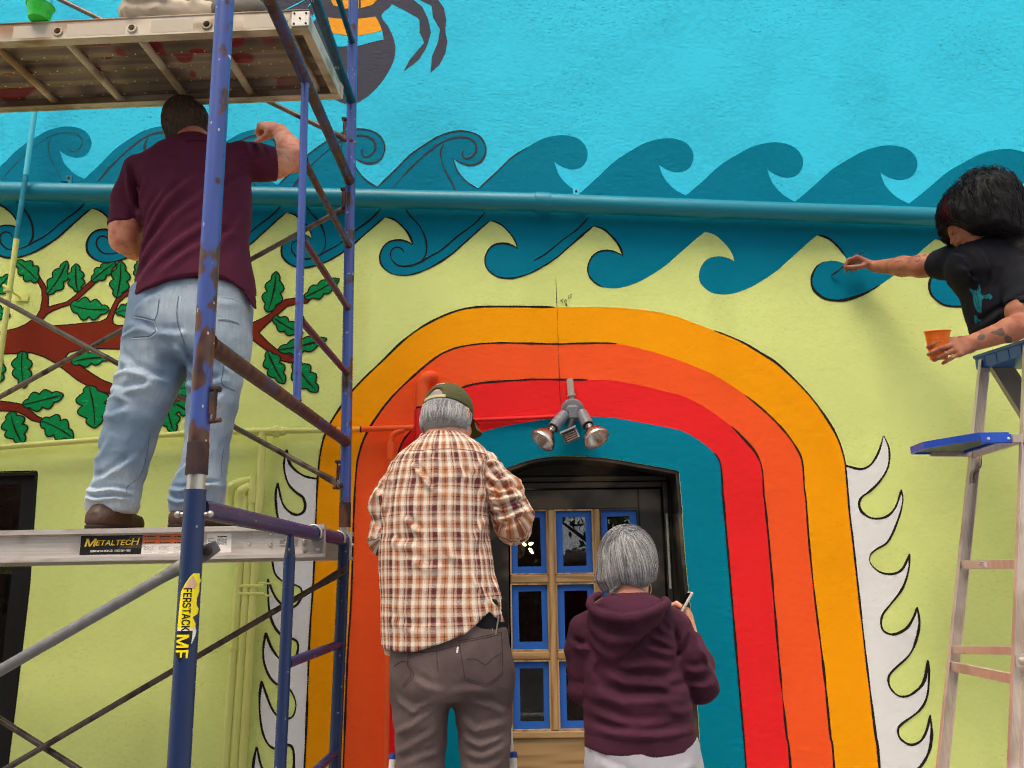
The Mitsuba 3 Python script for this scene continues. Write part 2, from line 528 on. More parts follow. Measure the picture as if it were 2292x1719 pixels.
def up_map(i, q):
    a, b = np.array(TROUGH[i], float), np.array(TROUGH[i + 1], float)
    u = (q[:, 0] - 400) / 625
    v = (q[:, 1] - (1160 + 10 * u)) / 349.0
    h = (a[1] + b[1]) / 2 + (b[1] - a[1]) * 0.3 - CREST[i]
    return np.column_stack([a[0] + u * (b[0] - a[0]), a[1] + u * (b[1] - a[1]) + v * h])


def lo_map(i, q):
    a, b = np.array(PEAK[i], float), np.array(PEAK[i + 1], float)
    u = (q[:, 0] - 450) / 650
    v = (q[:, 1] - (1345 + 20 * u)) / 650
    return np.column_stack([a[0] + u * (b[0] - a[0]), a[1] + u * (b[1] - a[1]) + v * (b[0] - a[0])])


PXM = 4.05 / FPX      # metres on the wall per survey pixel, about
for i in range(len(TROUGH) - 1):
    c = np.vstack([wp(up_map(i, spline(UP_UNIT, 6))), wp(up_map(i, spline(UP_BACK, 6)))])
    # close down to the gutter axis between the two troughs
    ga = [np.interp(x, glw[:, 0], glw[:, 1]) for x in (c[-1, 0], c[0, 0])]
    g = Polygon(np.vstack([c, [[c[-1, 0], ga[0]], [c[0, 0], ga[1]]]])).buffer(0)
    k = add('painted_wave', sheet(g, 0.0015), 'paint_teal', B)
    full = i in (4, 5)
    if full:
        add('outline', sheet(unary_union([stroke(wp(up_map(i, spline(UP_UNIT, 6))), 3.6 * PXM), stroke(wp(up_map(i, spline(UP_BACK, 6))), 3.4 * PXM)]), 0.003), 'paint_line', k)
    if i == 6:
        add('outline', sheet(stroke(wp(up_map(i, spline(UP_UNIT[:4], 6))), 3.4 * PXM), 0.003), 'paint_line', k)
    if i in (2, 3, 4, 5):
        add('swirl_line', sheet(unary_union([stroke(wp(up_map(i, spline(UP_IN, 5))), 4.0 * PXM), stroke(wp(up_map(i, spline(UP_IN2, 5))), 4.0 * PXM)]), 0.003), 'paint_line', k)
    if i == 1:
        add('swirl_line', sheet(unary_union([stroke(wp(up_map(i, spline(UP_IN, 5))), 1.3 * PXM), stroke(wp(up_map(i, spline(UP_IN2, 5))), 1.3 * PXM)]), 0.003), 'paint_line', k)
for i in range(len(PEAK) - 1):
    c = np.vstack([wp(lo_map(i, spline(LO_A, 6))), wp(lo_map(i, spline(LO_B, 6)))])
    ga = [np.interp(x, glw[:, 0], glw[:, 1]) for x in (c[-1, 0], c[0, 0])]
    g = Polygon(np.vstack([c, [[c[-1, 0], ga[0]], [c[0, 0], ga[1]]]])).buffer(0)
    k = add('painted_wave', sheet(g, 0.0015), 'paint_teal', B)
    w = 3.8 * PXM
    la, lb = wp(lo_map(i, spline(LO_A, 6))), wp(lo_map(i, spline(LO_B, 6)))
    if i <= 6:
        o = unary_union([stroke(la, w), stroke(lb, w)]) if i < 6 else unary_union([stroke(la, w), stroke(lb, w)])
        add('outline', sheet(o, 0.003), 'paint_ink', k)
    if i <= 5:
        add('swirl_line', sheet(unary_union([stroke(wp(lo_map(i, spline(LO_IN, 5))), 3.4 * PXM), stroke(wp(lo_map(i, spline(LO_IN2, 5))), 3.4 * PXM)]), 0.003), 'paint_ink', k)
    if i == 6:
        add('swirl_line', sheet(stroke(wp(lo_map(i, spline(LO_IN[:5], 5))), 3.0 * PXM), 0.003), 'paint_ink', k)
    if i == 7:
        n = len(lb)
        add('outline', sheet(unary_union([stroke(la, w), stroke(lb[:int(n * 0.5)], w * 0.9)]), 0.003), 'paint_ink', k)
    if i in (9, 10):
        n = len(lb)
        add('outline', sheet(unary_union([stroke(la[: (len(la) * 3) // 4], w * 1.1), stroke(lb[int(n * 0.18):int(n * 0.72)], w * 1.15, 0.4)]), 0.003), 'paint_ink', k)

# ---- the bee above the waves
bee = Polygon(wp(spline(S(A2, 25, 95, -20, 170, -50, 240, -62, 310, -45, 390, 10, 490, 80, 575, 170, 632, 245, 645, 300, 622, 370, 570, 440, 490, 495, 390, 512, 310, 500, 240, 470, 170, 425, 95,
                         490, 25, 480, -60, 440, -140, 330, -190, 225, -200, 120, -190, 10, -140, -30, -60, -40, 25), 6, True))).buffer(0)
legs = [S(A2, 470, 10, 490, 25, 560, 60, 650, 110, 661, 130, 662, 200, 690, 265, 650, 312, 600, 372, 563, 442, 655, 372, 700, 300, 712, 268, 731, 200, 715, 120, 680, 45, 620, -5, 540, -60, 470, -60),
        S(A2, 600, -60, 650, -5, 735, 35, 745, 110, 788, 182, 775, 262, 738, 350, 729, 452, 785, 400, 820, 330, 833, 262, 820, 190, 826, 120, 812, 50, 770, -10, 690, -80)]
bk = add('painted_bee', sheet(unary_union([bee] + [Polygon(wp(l)).buffer(0) for l in legs]), 0.0015), 'paint_charcoal', B, label='charcoal bee with orange bands painted on the cyan wall')
wing = Polygon(wp([(540, -40), (566, 0), (580, 26), (640, 40), (700, 34), (720, 0), (720, -60)])).buffer(0).difference(bee)
add('wing', sheet(wing, 0.0015), 'paint_charcoal', bk)
add('wing_vein', sheet(unary_union([stroke(wp([(636, 24), (665, 10), (700, -10)]), 4 * PXM), stroke(wp([(690, 16), (700, 2), (706, -12)]), 4 * PXM)]), 0.003), 'paint_cyan', bk)
add('orange_band', sheet(Polygon(wp(S(A2, 95, 110, 230, 125, 390, 105, 410, 140, 430, 190, 370, 206, 290, 222, 200, 220, 120, 205))), 0.003), 'paint_bee_orange', bk)
add('orange_band', sheet(Polygon(wp(S(A2, 90, -60, 110, 0, 130, 36, 200, 56, 286, 54, 286, -60))).union(Polygon(wp(S(A2, 298, -60, 298, 52, 370, 32, 402, 0, 400, -60)))), 0.003), 'paint_bee_orange', bk)
add('cyan_band', sheet(Polygon(wp(S(A2, 122, 207, 200, 222, 290, 224, 370, 208, 430, 192, 440, 246, 370, 262, 280, 287, 150, 292))), 0.003), 'paint_cyan', bk)

# ---- rainbow arch round the door
R0 = np.vstack([[(650, 2250), (682, 1719), (692.6, 1444), (702, 1300), (707, 1177)], S(A5, 30, 1480, 45, 1310, 70, 1190, 110, 1100, 180, 990, 250, 895, 330, 810, 430, 715, 560, 590, 700, 490, 860, 415, 1000, 383, 1200, 378, 1500, 382, 1800, 382, 2000, 395),
                S(A6, 20, 428, 250, 510, 450, 590, 580, 665, 700, 745, 880, 925, 1000, 1090, 1060, 1200, 1095, 1310, 1108, 1400, 1130, 1659), S(A9, 1150, 250, 1200, 700, 1240, 1050, 1290, 1450, 1315, 1659), [(2010, 2250)]])
R1 = np.vstack([[(745, 2250)], S(A8, 190, 1659, 215, 1000, 240, 600, 255, 100), S(A5, 270, 1400, 290, 1280, 330, 1170, 390, 1070, 480, 950, 600, 830, 740, 710, 830, 655, 950, 620, 1150, 603, 1500, 610, 1700, 605, 1880, 608, 2050, 645),
                S(A6, 0, 685, 150, 740, 300, 805, 450, 900, 600, 1020, 720, 1140, 800, 1250, 838, 1340, 850, 1500), S(A9, 860, 0, 880, 270, 920, 650, 970, 1050, 1010, 1450, 1035, 1659), [(1900, 2250)]])
R2 = np.vstack([[(850, 2250), (863, 1719), (864, 1480), (868, 1250), (875, 1080)], S(A5, 530, 1285, 560, 1210, 600, 1155, 700, 1030, 800, 945, 905, 890, 980, 862, 1100, 845, 1300, 832, 1400, 828, 1700, 832, 1850, 835, 2000, 860),
                S(A6, 0, 905, 110, 935, 250, 1010, 400, 1120, 500, 1220, 560, 1300, 590, 1390, 600, 1550), S(A9, 605, 0, 630, 250, 665, 650, 700, 1060, 740, 1450, 765, 1659), [(1805, 2250)]])
R3 = np.vstack([[(945, 2250), (955, 1719), (958, 1400), (962, 1200), (972, 1110), (995, 1040), (1025, 1000)], S(A5, 1000, 1175, 1100, 1140, 1200, 1115, 1480, 1070, 1700, 1060, 1850, 1065, 2000, 1090),
                S(A6, 0, 1125, 100, 1150, 200, 1205, 280, 1270, 325, 1330, 340, 1420, 346, 1550), S(A9, 350, 0, 380, 350, 405, 650, 435, 1000, 465, 1350, 490, 1659), [(1705, 2250)]])
RL = [wp(spline(r, 5)) for r in (R0, R1, R2, R3)]
RP = [Polygon(r).buffer(0) for r in RL]
fl_r = np.array([60, 180, 93, 180, 165, 197, 215, 175, 255, 110, 278, 30, 305, 100, 300, 185, 260, 255, 210, 305, 170, 335, 158, 370, 175, 410, 225, 438, 290, 430, 335, 385, 365, 300, 372, 350, 350, 440, 300, 550, 240, 590, 212, 620, 215, 660, 260, 700, 320, 710, 370, 685, 405, 613,
                 400, 690, 370, 780, 310, 860, 275, 905, 265, 950, 280, 990, 330, 1005, 390, 975, 425, 920, 442, 870, 453, 950, 435, 1040, 400, 1110, 330, 1175, 302, 1215, 310, 1265, 350, 1305, 400, 1305, 455, 1265, 480, 1220, 495, 1135, 500, 1200, 490, 1310, 450, 1380, 370, 1440, 348, 1470,
                 360, 1515, 410, 1545, 460, 1525, 490, 1470, 505, 1397, 513, 1480, 505, 1560, 480, 1620, 450, 1659, 400, 1700, 380, 1740, 400, 1790, 450, 1800, 500, 1760, 525, 1670, 540, 1760, 520, 1880, 440, 2000, 440, 2700], float).reshape(-1, 2)
fl_r = fl_r / 2.1855 + np.array([1850, 960])
fl_l = np.array([400, 165, 365, 165, 300, 150, 245, 110, 222, 70, 212, 15, 200, 70, 200, 120, 220, 190, 260, 235, 295, 260, 308, 300, 300, 335, 265, 352, 225, 335, 190, 290, 165, 185, 155, 250, 160, 320, 168, 370, 190, 440, 240, 470, 285, 500, 290, 545, 262, 575, 215, 580, 170, 540, 138, 450,
                 130, 520, 140, 600, 155, 660, 200, 700, 250, 712, 285, 730, 290, 770, 270, 810, 235, 832, 190, 815, 150, 770, 115, 685, 116, 760, 125, 860, 150, 930, 190, 975, 240, 990, 268, 1010, 270, 1050, 255, 1095, 210, 1110, 170, 1090, 130, 1030, 105, 960, 92, 1040, 95, 1110, 120, 1180,
                 160, 1225, 215, 1240, 250, 1290, 260, 1340, 245, 1390, 215, 1405, 170, 1395, 130, 1340, 83, 1210, 73, 1290, 75, 1390, 90, 1480, 120, 1540, 160, 1560, 210, 1540, 240, 1550, 250, 1600, 245, 1680, 220, 1730, 150, 1760, 85, 1659, 58, 1548, 43, 1620, 42, 1700, 80, 1800, 150, 1850, 150, 2800], float).reshape(-1, 2)
fl_l = fl_l / 2.308 + np.array([550, 1000])
tips_r = [5, 16, 26, 36, 47, 57, 68]


def sharp_spline(p, n=5, lim=0.15):
    """Catmull-Rom that keeps sharp corners."""
    p = np.asarray(p, float)
    cut = [0]
    for i in range(1, len(p) - 1):
        a, b = unit(p[i] - p[i - 1]), unit(p[i + 1] - p[i])
        if np.dot(a, b) < lim:
            cut.append(i)
    cut.append(len(p) - 1)
    out = []
    for a, b in zip(cut[:-1], cut[1:]):
        seg = p[a:b + 1]
        out.append(spline(seg, n) if len(seg) > 2 else seg)
    return np.vstack(out)


for ln, xin in ((fl_r, 1930), (fl_l, 740)):
    c = wp(sharp_spline(ln))
    base = wp([(xin, ln[-1, 1]), (xin if xin < 1000 else 1790, ln[0, 1])])
    gg = Polygon(np.vstack([c, base])).buffer(0).difference(RP[0]).intersection(sbox(-6, 0, 7, 6))
    k = add('painted_flames', sheet(gg, 0.0015), 'paint_white', B, label='white flame edging painted beside the rainbow arch')
    add('outline', sheet(stroke(c, 4.2 * PXM, 0.25).difference(RP[0]).intersection(sbox(-6, 0, 7, 6)), 0.003), 'paint_ink', k)
ground_clip = sbox(-6, 0.0, 7, 6)
for j, (mat, nm) in enumerate((('paint_amber', 'amber'), ('paint_orange', 'orange'), ('paint_red', 'red'), ('paint_door_teal', 'teal'))):
    g = RP[j].difference(RP[j + 1] if j < 3 else door_hole).difference(door_hole).intersection(ground_clip)
    add('painted_arch_band', sheet(g, 0.0045), mat, B, label=f'{nm} band of the painted rainbow arch')
spans = [[(0.0, 0.487), (0.60, 1.0)], [(0.0, 0.505), (0.655, 1.0)], [(0.0, 0.47), (0.66, 1.0)], [(0.64, 1.0)]]
for j, sp in enumerate(spans):
    parts = []
    for a, b in sp:
        n = len(RL[j])
        seg = RL[j][int(a * (n - 1)):int(b * (n - 1)) + 1]
        parts.append(stroke(seg, 3.8 * PXM, 0.22, seed=j))
    add('arch_outline', sheet(unary_union(parts).intersection(ground_clip), 0.006), 'paint_ink', B)

# ---- oak branch and leaves
branch = [np.vstack([S(B1_, -200, 740, 40, 690, 150, 665, 230, 630, 330, 560, 370, 490, 385, 400, 380, 310, 350, 250, 330, 205, 337, 178, 360, 215, 400, 275, 425, 330, 430, 400, 428, 478, 500, 455, 600, 430, 660, 385, 740, 310, 820, 235, 850, 255, 790, 310, 700, 395, 640, 440, 560, 465, 480, 495, 420, 530,
                         370, 590, 450, 645, 600, 635, 750, 620, 900, 605, 960, 575, 1000, 490, 1045, 400, 1110, 350, 1200, 300, 1240, 240, 1280, 180, 1300, 290, 1200, 345, 1120, 375, 1060, 430, 1030, 500, 1005, 570, 1010, 620, 1050, 640, 1300, 630, 1700, 620),
                      S(B2_, 420, 640, 640, 625, 740, 580, 830, 530, 900, 450, 960, 405, 1050, 395, 1150, 398, 1166, 410, 1150, 430, 1060, 435, 970, 460, 900, 520, 850, 565, 760, 650, 712, 700, 800, 790, 870, 850, 950, 885, 1020, 915, 1060, 950, 1010, 965, 900, 940, 830, 880, 760, 830, 680, 770, 610, 730, 400, 790),
                      S(B1_, 1700, 850, 1300, 850, 1000, 840, 870, 835, 700, 850, 620, 870, 582, 912, 640, 960, 720, 1000, 820, 1070, 920, 1130, 1050, 1180, 1300, 1205, 1540, 1238, 1720, 1305, 1900, 1400, 1900, 1440, 1700, 1375, 1500, 1300, 1250, 1270, 1020, 1250, 900, 1220, 800, 1175, 700, 1120, 600, 1040, 500, 965, 400, 910, 280, 872, 150, 880, 0, 885, -200, 900)]),
          S(B1_, -200, 1300, 80, 1325, 200, 1345, 260, 1390, 330, 1450, 385, 1475, 370, 1500, 290, 1480, 220, 1430, 150, 1400, 60, 1395, -200, 1390)]
for b in branch:
    g = Polygon(wp(b)).buffer(0)
    g = g.buffer(0.004).buffer(-0.004)
    k = add('painted_branch', sheet(g, 0.003), 'paint_bark', B, label='red brown oak branch painted on the lime wall')
    add('outline', sheet(g.buffer(2.6 * PXM).difference(g.buffer(-0.001)), 0.0022), 'paint_ink', k)


def oak_leaf(b, t, w, seed, n=3):
    """(outline polygon, vein strokes) of a lobed leaf from base b to tip t, half width w, in survey pixels."""
    r = np.random.default_rng(seed)
    b, t = np.asarray(b, float), np.asarray(t, float)
    d = t - b
    L = np.linalg.norm(d)
    d, nn = d / L, np.array([-d[1], d[0]]) / L
    bend = r.uniform(-0.06, 0.06) * L
    mid = lambda s: b + d * (s * L) + nn * (bend * 4 * s * (1 - s))
    sides = []
    for sg in (1, -1):
        ph = r.uniform(-0.4, 0.4)
        pts = []
        for s in np.linspace(0.03, 0.985, 46):
            env = np.sin(np.pi * s ** 0.85) ** 0.75
            lobe = 0.62 + 0.46 * np.abs(np.cos(np.pi * (n + 0.2) * s + ph)) - 0.06
            pts.append(mid(s) + nn * sg * w * env * lobe)
        sides.append(np.array(pts))
    out = np.vstack([[b], sides[0], [t], sides[1][::-1]])
    veins = [np.array([mid(s) for s in np.linspace(0, 0.96, 8)])]
    return out, veins


LEAF = [(B1_, x) for x in ((340, 235, 150, 62, 84), (430, 350, 600, 65, 74), (700, 330, 685, 90, 74), (830, 235, 1035, 75, 60), (1050, 380, 1085, 65, 86), (1240, 230, 1248, 45, 42), (640, 455, 975, 490, 98), (1045, 520, 1240, 462, 55),
                           (205, 870, 222, 1190, 88), (215, 1345, 565, 1258, 86), (100, 1415, 205, 1690, 110), (375, 1490, 655, 1640, 104), (800, 1180, 850, 1548, 150), (650, 965, 985, 928, 66), (1530, 1195, 1730, 1190, 78), (1490, 1320, 1560, 1590, 92), (1560, 1330, 1730, 1440, 62), (-60, 350, 85, 185, 70), (-70, 480, 88, 552, 56), (-60, 1180, -10, 900, 70))]
LEAF += [(B2_, x) for x in ((800, 510, 875, 160, 88), (1130, 385, 1432, 222, 66), (850, 565, 1108, 710, 66), (900, 855, 1320, 758, 70), (800, 870, 945, 1150, 84), (1040, 960, 1240, 1225, 100), (480, 800, 560, 1080, 80))]
for i, (o, (bx, by, tx, ty, w)) in enumerate(LEAF):
    sb, st = S(o, bx, by)[0], S(o, tx, ty)[0]
    out, veins = oak_leaf(sb, st, w / 4.0, 100 + i)
    g = Polygon(wp(spline(out, 2, True))).buffer(0)
    g = max(polys(g.buffer(0.003).buffer(-0.006).buffer(0.003)), key=lambda q: q.area)
    k = add('painted_leaf', sheet(g, 0.0046), 'paint_leaf', B)
    add('outline', sheet(g.buffer(3.0 * PXM).difference(g.buffer(-0.001)), 0.0038), 'paint_ink', k)
    add('vein', sheet(unary_union([stroke(wp(v), 3.2 * PXM, 0.3, i) for v in veins]), 0.006), 'paint_ink', k)
    hl = []
    r = np.random.default_rng(i)
    for q in range(9):
        s, sd = r.uniform(0.2, 0.8), r.choice((-1, 1))
        c0 = sb + (st - sb) * s
        nn = np.array([-(st - sb)[1], (st - sb)[0]]) / np.linalg.norm(st - sb) * sd
        c1 = c0 + nn * w / 4 * r.uniform(0.25, 0.62) + (st - sb) * r.uniform(-0.02, 0.10)
        hl.append(stroke(wp([c0 + (c1 - c0) * 0.35, c1]), r.uniform(1.2, 2.6) * PXM, 0.4, q))
    add('highlight', sheet(unary_union(hl).intersection(g.buffer(-0.002)), 0.0053), 'paint_leaf_light', k, kind='stuff')

# ---- pencil centre line and the word TOP with its arrow
pen = [stroke(wp(S(A5, 1503, 190, 1507, 290, 1511, 378)), 1.4 * PXM, 0.5), stroke(wp(S(A5, 1512, 385, 1518, 600, 1526, 830, 1532, 985)), 0.9 * PXM, 0.5)]
for ln in ((1530, 345, 1556, 330), (1540, 340, 1546, 362), (1566, 335, 1556, 345, 1560, 358, 1570, 352, 1572, 340, 1566, 335), (1590, 350, 1578, 312), (1578, 315, 1598, 302, 1600, 318, 1584, 330), (1566, 358, 1570, 374), (1562, 368, 1570, 375, 1575, 364)):
    pen.append(stroke(wp(S(A5, *ln)), 1.8 * PXM, 0.4))
add('pencil_mark', sheet(unary_union(pen), 0.0072), 'paint_ink', B, label='the word TOP with a small arrow and a pencilled centre line')
# ---------------------------------------------------------------- door, window, room behind
DY = WY + 0.17


def liner(hole, y0, y1, t, mat, name, parent):
    ring = hole.buffer(-0.002).difference(hole.buffer(-0.002 - t))
    out = []
    for p in polys(ring):
        m = trimesh.creation.extrude_polygon(p, y1 - y0, engine='earcut')
        v = m.vertices
        out.append(trimesh.Trimesh(np.column_stack([v[:, 0], y0 + v[:, 2], v[:, 1]]), m.faces[:, ::-1], process=False))
    return add(name, cat(out), mat, parent)


DOOR = f'{B}__door'
labels[DOOR] = {'label': 'door with nine taped panes, its wood half stripped of black paint'}
liner(door_hole, WY + 0.004, WY + 0.298, 0.014, 'black_wood', 'jamb', DOOR)


def dX(x, y=1290):
    return ray_at(x, y, DY)[0]


def dZ(y, x=1230):
    return ray_at(x, y, DY)[2]


def dbox(x0, x1, z0, z1, y0, y1, mat, name, r=0.004, label=None):
    return add(name, box_at(min(x0, x1), max(x0, x1), y0, y1, min(z0, z1), max(z0, z1), r), mat, DOOR, label=label)


xs = [dX(v) for v in (1082, 1142, 1228, 1243.5, 1332, 1347, 1436, 1489)]
zs = [dZ(v) for v in (1096, 1140, 1286, 1305, 1457.5, 1477, 1637)]
hinge_z = 0.05
dbox(xs[0], xs[1] - 0.006, hinge_z, zs[0], DY, DY + 0.045, 'black_wood', 'stile')
dbox(xs[6] + 0.002, xs[7], hinge_z, zs[0], DY, DY + 0.045, 'black_wood', 'stile')
dbox(xs[1] - 0.0055, xs[6] + 0.0015, zs[1], zs[0], DY + 0.002, DY + 0.045, 'black_wood', 'top_rail')
dbox(xs[1] - 0.0055, xs[6] + 0.0015, hinge_z, hinge_z + 0.22, DY + 0.002, DY + 0.045, 'oak_level', 'bottom_rail')
dbox(xs[1] - 0.0055, xs[6] + 0.0015, zs[6] - 0.03, zs[6], DY + 0.0015, DY + 0.045, 'oak_level', 'lock_rail')
dbox(xs[1] - 0.0055, xs[6] + 0.0015, hinge_z + 0.2205, zs[6] - 0.0305, DY + 0.016, DY + 0.04, 'oak_level', 'panel')
for a, b in ((2, 3), (4, 5)):
    dbox(xs[a], xs[b], zs[6] + 0.0005, zs[1] - 0.0005, DY + 0.001, DY + 0.04, 'oak_upright', 'muntin', 0.006)
for a, b in ((2, 3), (4, 5)):
    for c, d in ((1, 2), (3, 4), (5, 6)):
        dbox(xs[c] + 0.0005, xs[d] - 0.0005, zs[a], zs[b], DY + 0.002, DY + 0.04, 'oak_level', 'muntin', 0.006)
rt = np.random.default_rng(3)
gx = [(1160, 1212), (1262, 1315), (1365, 1417)]
gz = [(1157, 1267), (1323, 1437), (1496, 1615)]
for r in range(3):
    for c in range(3):
        x0, x1, z1, z0 = xs[1 + 2 * c], xs[2 + 2 * c], zs[1 + 2 * r], zs[2 + 2 * r]
        outer = sbox(x0, z0, x1, z1)
        # bead round the pane: bare oak in the two left columns, still black in the right one
        bead = outer.buffer(-0.0005, join_style=2).difference(outer.buffer(-0.007, join_style=2))
        m = trimesh.creation.extrude_polygon(bead, 0.02, engine='earcut')
        v = m.vertices
        add('bead', trimesh.Trimesh(np.column_stack([v[:, 0], DY + 0.006 + v[:, 2], v[:, 1]]), m.faces[:, ::-1], process=False), 'black_wood' if c == 2 else 'oak_upright', DOOR)
        pane = trimesh.Trimesh([[x0, DY + 0.026, z0], [x1, DY + 0.026, z0], [x1, DY + 0.026, z1], [x0, DY + 0.026, z1]], [[0, 1, 2], [0, 2, 3]], process=False)
        add('pane', pane, 'pane_glass', DOOR)
        ix0, ix1, iz1, iz0 = dX(gx[c][0]), dX(gx[c][1]), dZ(gz[r][0]), dZ(gz[r][1])
        j = lambda: rt.uniform(-0.002, 0.002)
        inner = Polygon([(ix0 + j(), iz0 + j()), (ix1 + j(), iz0 + j()), (ix1 + j(), iz1 + j()), (ix0 + j(), iz1 + j())])
        o2 = outer.buffer(-0.0072, join_style=2)
        strips = [o2.intersection(sbox(x0, z0, ix0, z1)), o2.intersection(sbox(ix1, z0, x1, z1)), o2.intersection(sbox(ix0, iz1, ix1, z1)), o2.intersection(sbox(ix0, z0, ix1, iz0))]
        ring = unary_union(strips).union(o2.difference(inner)) if False else o2.difference(inner)
        tp = sheet(ring, -(DY + 0.0245 - WY))
        add('masking_tape', tp, 'masking_tape', DOOR)
# casing round the door
top_in = zs[0] + 0.006
dbox(xs[0] - 0.006, xs[7] + 0.006, top_in, dZ(1080), DY - 0.012, DY + 0.05, 'black_wood', 'head_casing')
dbox(xs[0] - 0.03, xs[7] + 0.03, dZ(1079), dZ(1066), DY - 0.03, DY + 0.05, 'black_wood', 'head_moulding', 0.008)
dbox(xs[0] - 0.2, xs[7] + 0.2, dZ(1065), dZ(1065) + 0.32, DY + 0.02, DY + 0.06, 'black_wood', 'arch_panel')
dbox(xs[7] + 0.007, xs[7] + 0.03, hinge_z, dZ(1080) - 0.002, DY - 0.022, DY + 0.05, 'black_wood', 'side_casing')
dbox(xs[7] + 0.032, xs[7] + 0.2, hinge_z, dZ(1080), DY + 0.006, DY + 0.06, 'black_wood', 'side_casing')
dbox(xs[0] - 0.2, xs[0] - 0.007, hinge_z, dZ(1080), DY + 0.006, DY + 0.06, 'black_wood', 'side_casing')
plain('strip_grey', (132, 138, 134), 0.6)
dbox(xs[7] + 0.012, xs[7] + 0.022, ray_at(1503, 1318, DY)[2], ray_at(1497, 1150, DY)[2], DY - 0.026, DY - 0.0225, 'strip_grey', 'weather_strip', 0.001)
dbox(xs[0] - 0.2, xs[7] + 0.2, 0.002, 0.048, WY - 0.05, DY + 0.08, 'strip_grey', 'threshold', 0.006)

WIN = f'{B}__window'
labels[WIN] = {'label': 'dark window in a black frame at the left'}
liner(win_hole, WY + 0.003, WY + 0.12, 0.012, 'black_frame', 'reveal', WIN)
rj = np.random.default_rng(11)
ring = win_hole.exterior
edge = [ring.interpolate(t, normalized=True).coords[0] for t in np.linspace(0, 1, 700, endpoint=False)]
cw = np.array(win_hole.centroid.coords[0])
jit = np.convolve(rj.normal(size=706), np.ones(7) / 7, 'valid') * 0.010
rag = Polygon([np.array(e) + unit(np.array(e) - cw) * (0.006 + 0.012 * abs(j)) for e, j in zip(edge, jit)]).buffer(0)
add('ragged_paint_edge', sheet(rag.union(win_hole.buffer(0.002)).difference(win_hole).intersection(ground_clip), 0.0015), 'paint_black', WIN)
inner = Polygon(wp([(-330, 1080), (60, 1073), (54, 1180), (12, 1719), (-34, 2200), (-440, 2200)], WY + 0.06)).buffer(0)
glass_hole = Polygon(wp([(-330, 1092), (51, 1083), (44, 1180), (18, 1375), (-14, 1719), (-60, 2200), (-440, 2200)], WY + 0.06)).buffer(0)
fr = win_hole.buffer(-0.0145).difference(glass_hole)
m = [trimesh.creation.extrude_polygon(p, 0.04, engine='earcut') for p in polys(fr)]
m = cat([trimesh.Trimesh(np.column_stack([q.vertices[:, 0], WY + 0.05 + q.vertices[:, 2], q.vertices[:, 1]]), q.faces[:, ::-1], process=False) for q in m])
add('frame', m, 'black_frame', WIN)
bx = glass_hole.bounds
add('pane', trimesh.Trimesh([[bx[0], WY + 0.075, bx[1]], [bx[2], WY + 0.075, bx[1]], [bx[2], WY + 0.075, bx[3]], [bx[0], WY + 0.075, bx[3]]], [[0, 1, 2], [0, 2, 3]], process=False), 'pane_glass', WIN)

# the room: floor, ceiling, back and end walls as one dark shell, open towards the street wall
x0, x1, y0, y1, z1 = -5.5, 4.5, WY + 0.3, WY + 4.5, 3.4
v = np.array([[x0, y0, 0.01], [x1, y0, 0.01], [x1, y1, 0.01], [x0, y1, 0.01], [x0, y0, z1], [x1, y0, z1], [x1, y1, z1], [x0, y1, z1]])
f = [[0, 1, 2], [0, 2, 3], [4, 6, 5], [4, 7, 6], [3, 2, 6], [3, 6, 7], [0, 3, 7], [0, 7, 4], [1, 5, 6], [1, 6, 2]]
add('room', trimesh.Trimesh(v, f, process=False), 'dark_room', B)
add('roof', box_at(-6, 7, WY + 0.31, WY + 8, 6.2, 6.5), 'pavement', B)
add('side_wall', box_at(-6, -5.75, WY + 0.305, WY + 8, 0.01, 6.19), 'paint_lime', B)
add('side_wall', box_at(6.75, 7, WY + 0.305, WY + 8, 0.01, 6.19), 'paint_lime', B)

# lit bulbs inside, seen through the top left pane
LAMP = thing('ceiling_lamp', 'three small lit bulbs glowing inside behind the top left door pane', 'lamp')
lc = ray_at(1181, 1226, DY + 1.6)
add('stem', rod(lc + [0, 0, 0.02], [lc[0], lc[1], 3.39], 0.008), 'lamp_dark', LAMP, smooth=40)
for k, (dx, dz, ang, ln) in enumerate(((-0.022, 0.022, 40, 0.03), (0.022, 0.026, -25, 0.032), (0.022, -0.02, 55, 0.045))):
    d = np.array([math.cos(math.radians(ang)), 0, -math.sin(math.radians(ang))])
    c = lc + np.array([dx, 0, dz])
    key = add('bulb', lathe([(0, 0.001), (0.15, 0.007), (0.5, 0.010), (0.85, 0.007), (1, 0.001)], c - d * ln / 2, c + d * ln / 2, 12), None, LAMP, smooth=True)
    scene[key]['emitter'] = {'type': 'area', 'radiance': rgb((3.0, 2.9, 1.1))}
    scene[key]['bsdf'] = {'type': 'diffuse', 'reflectance': rgb((0.6, 0.6, 0.5))}

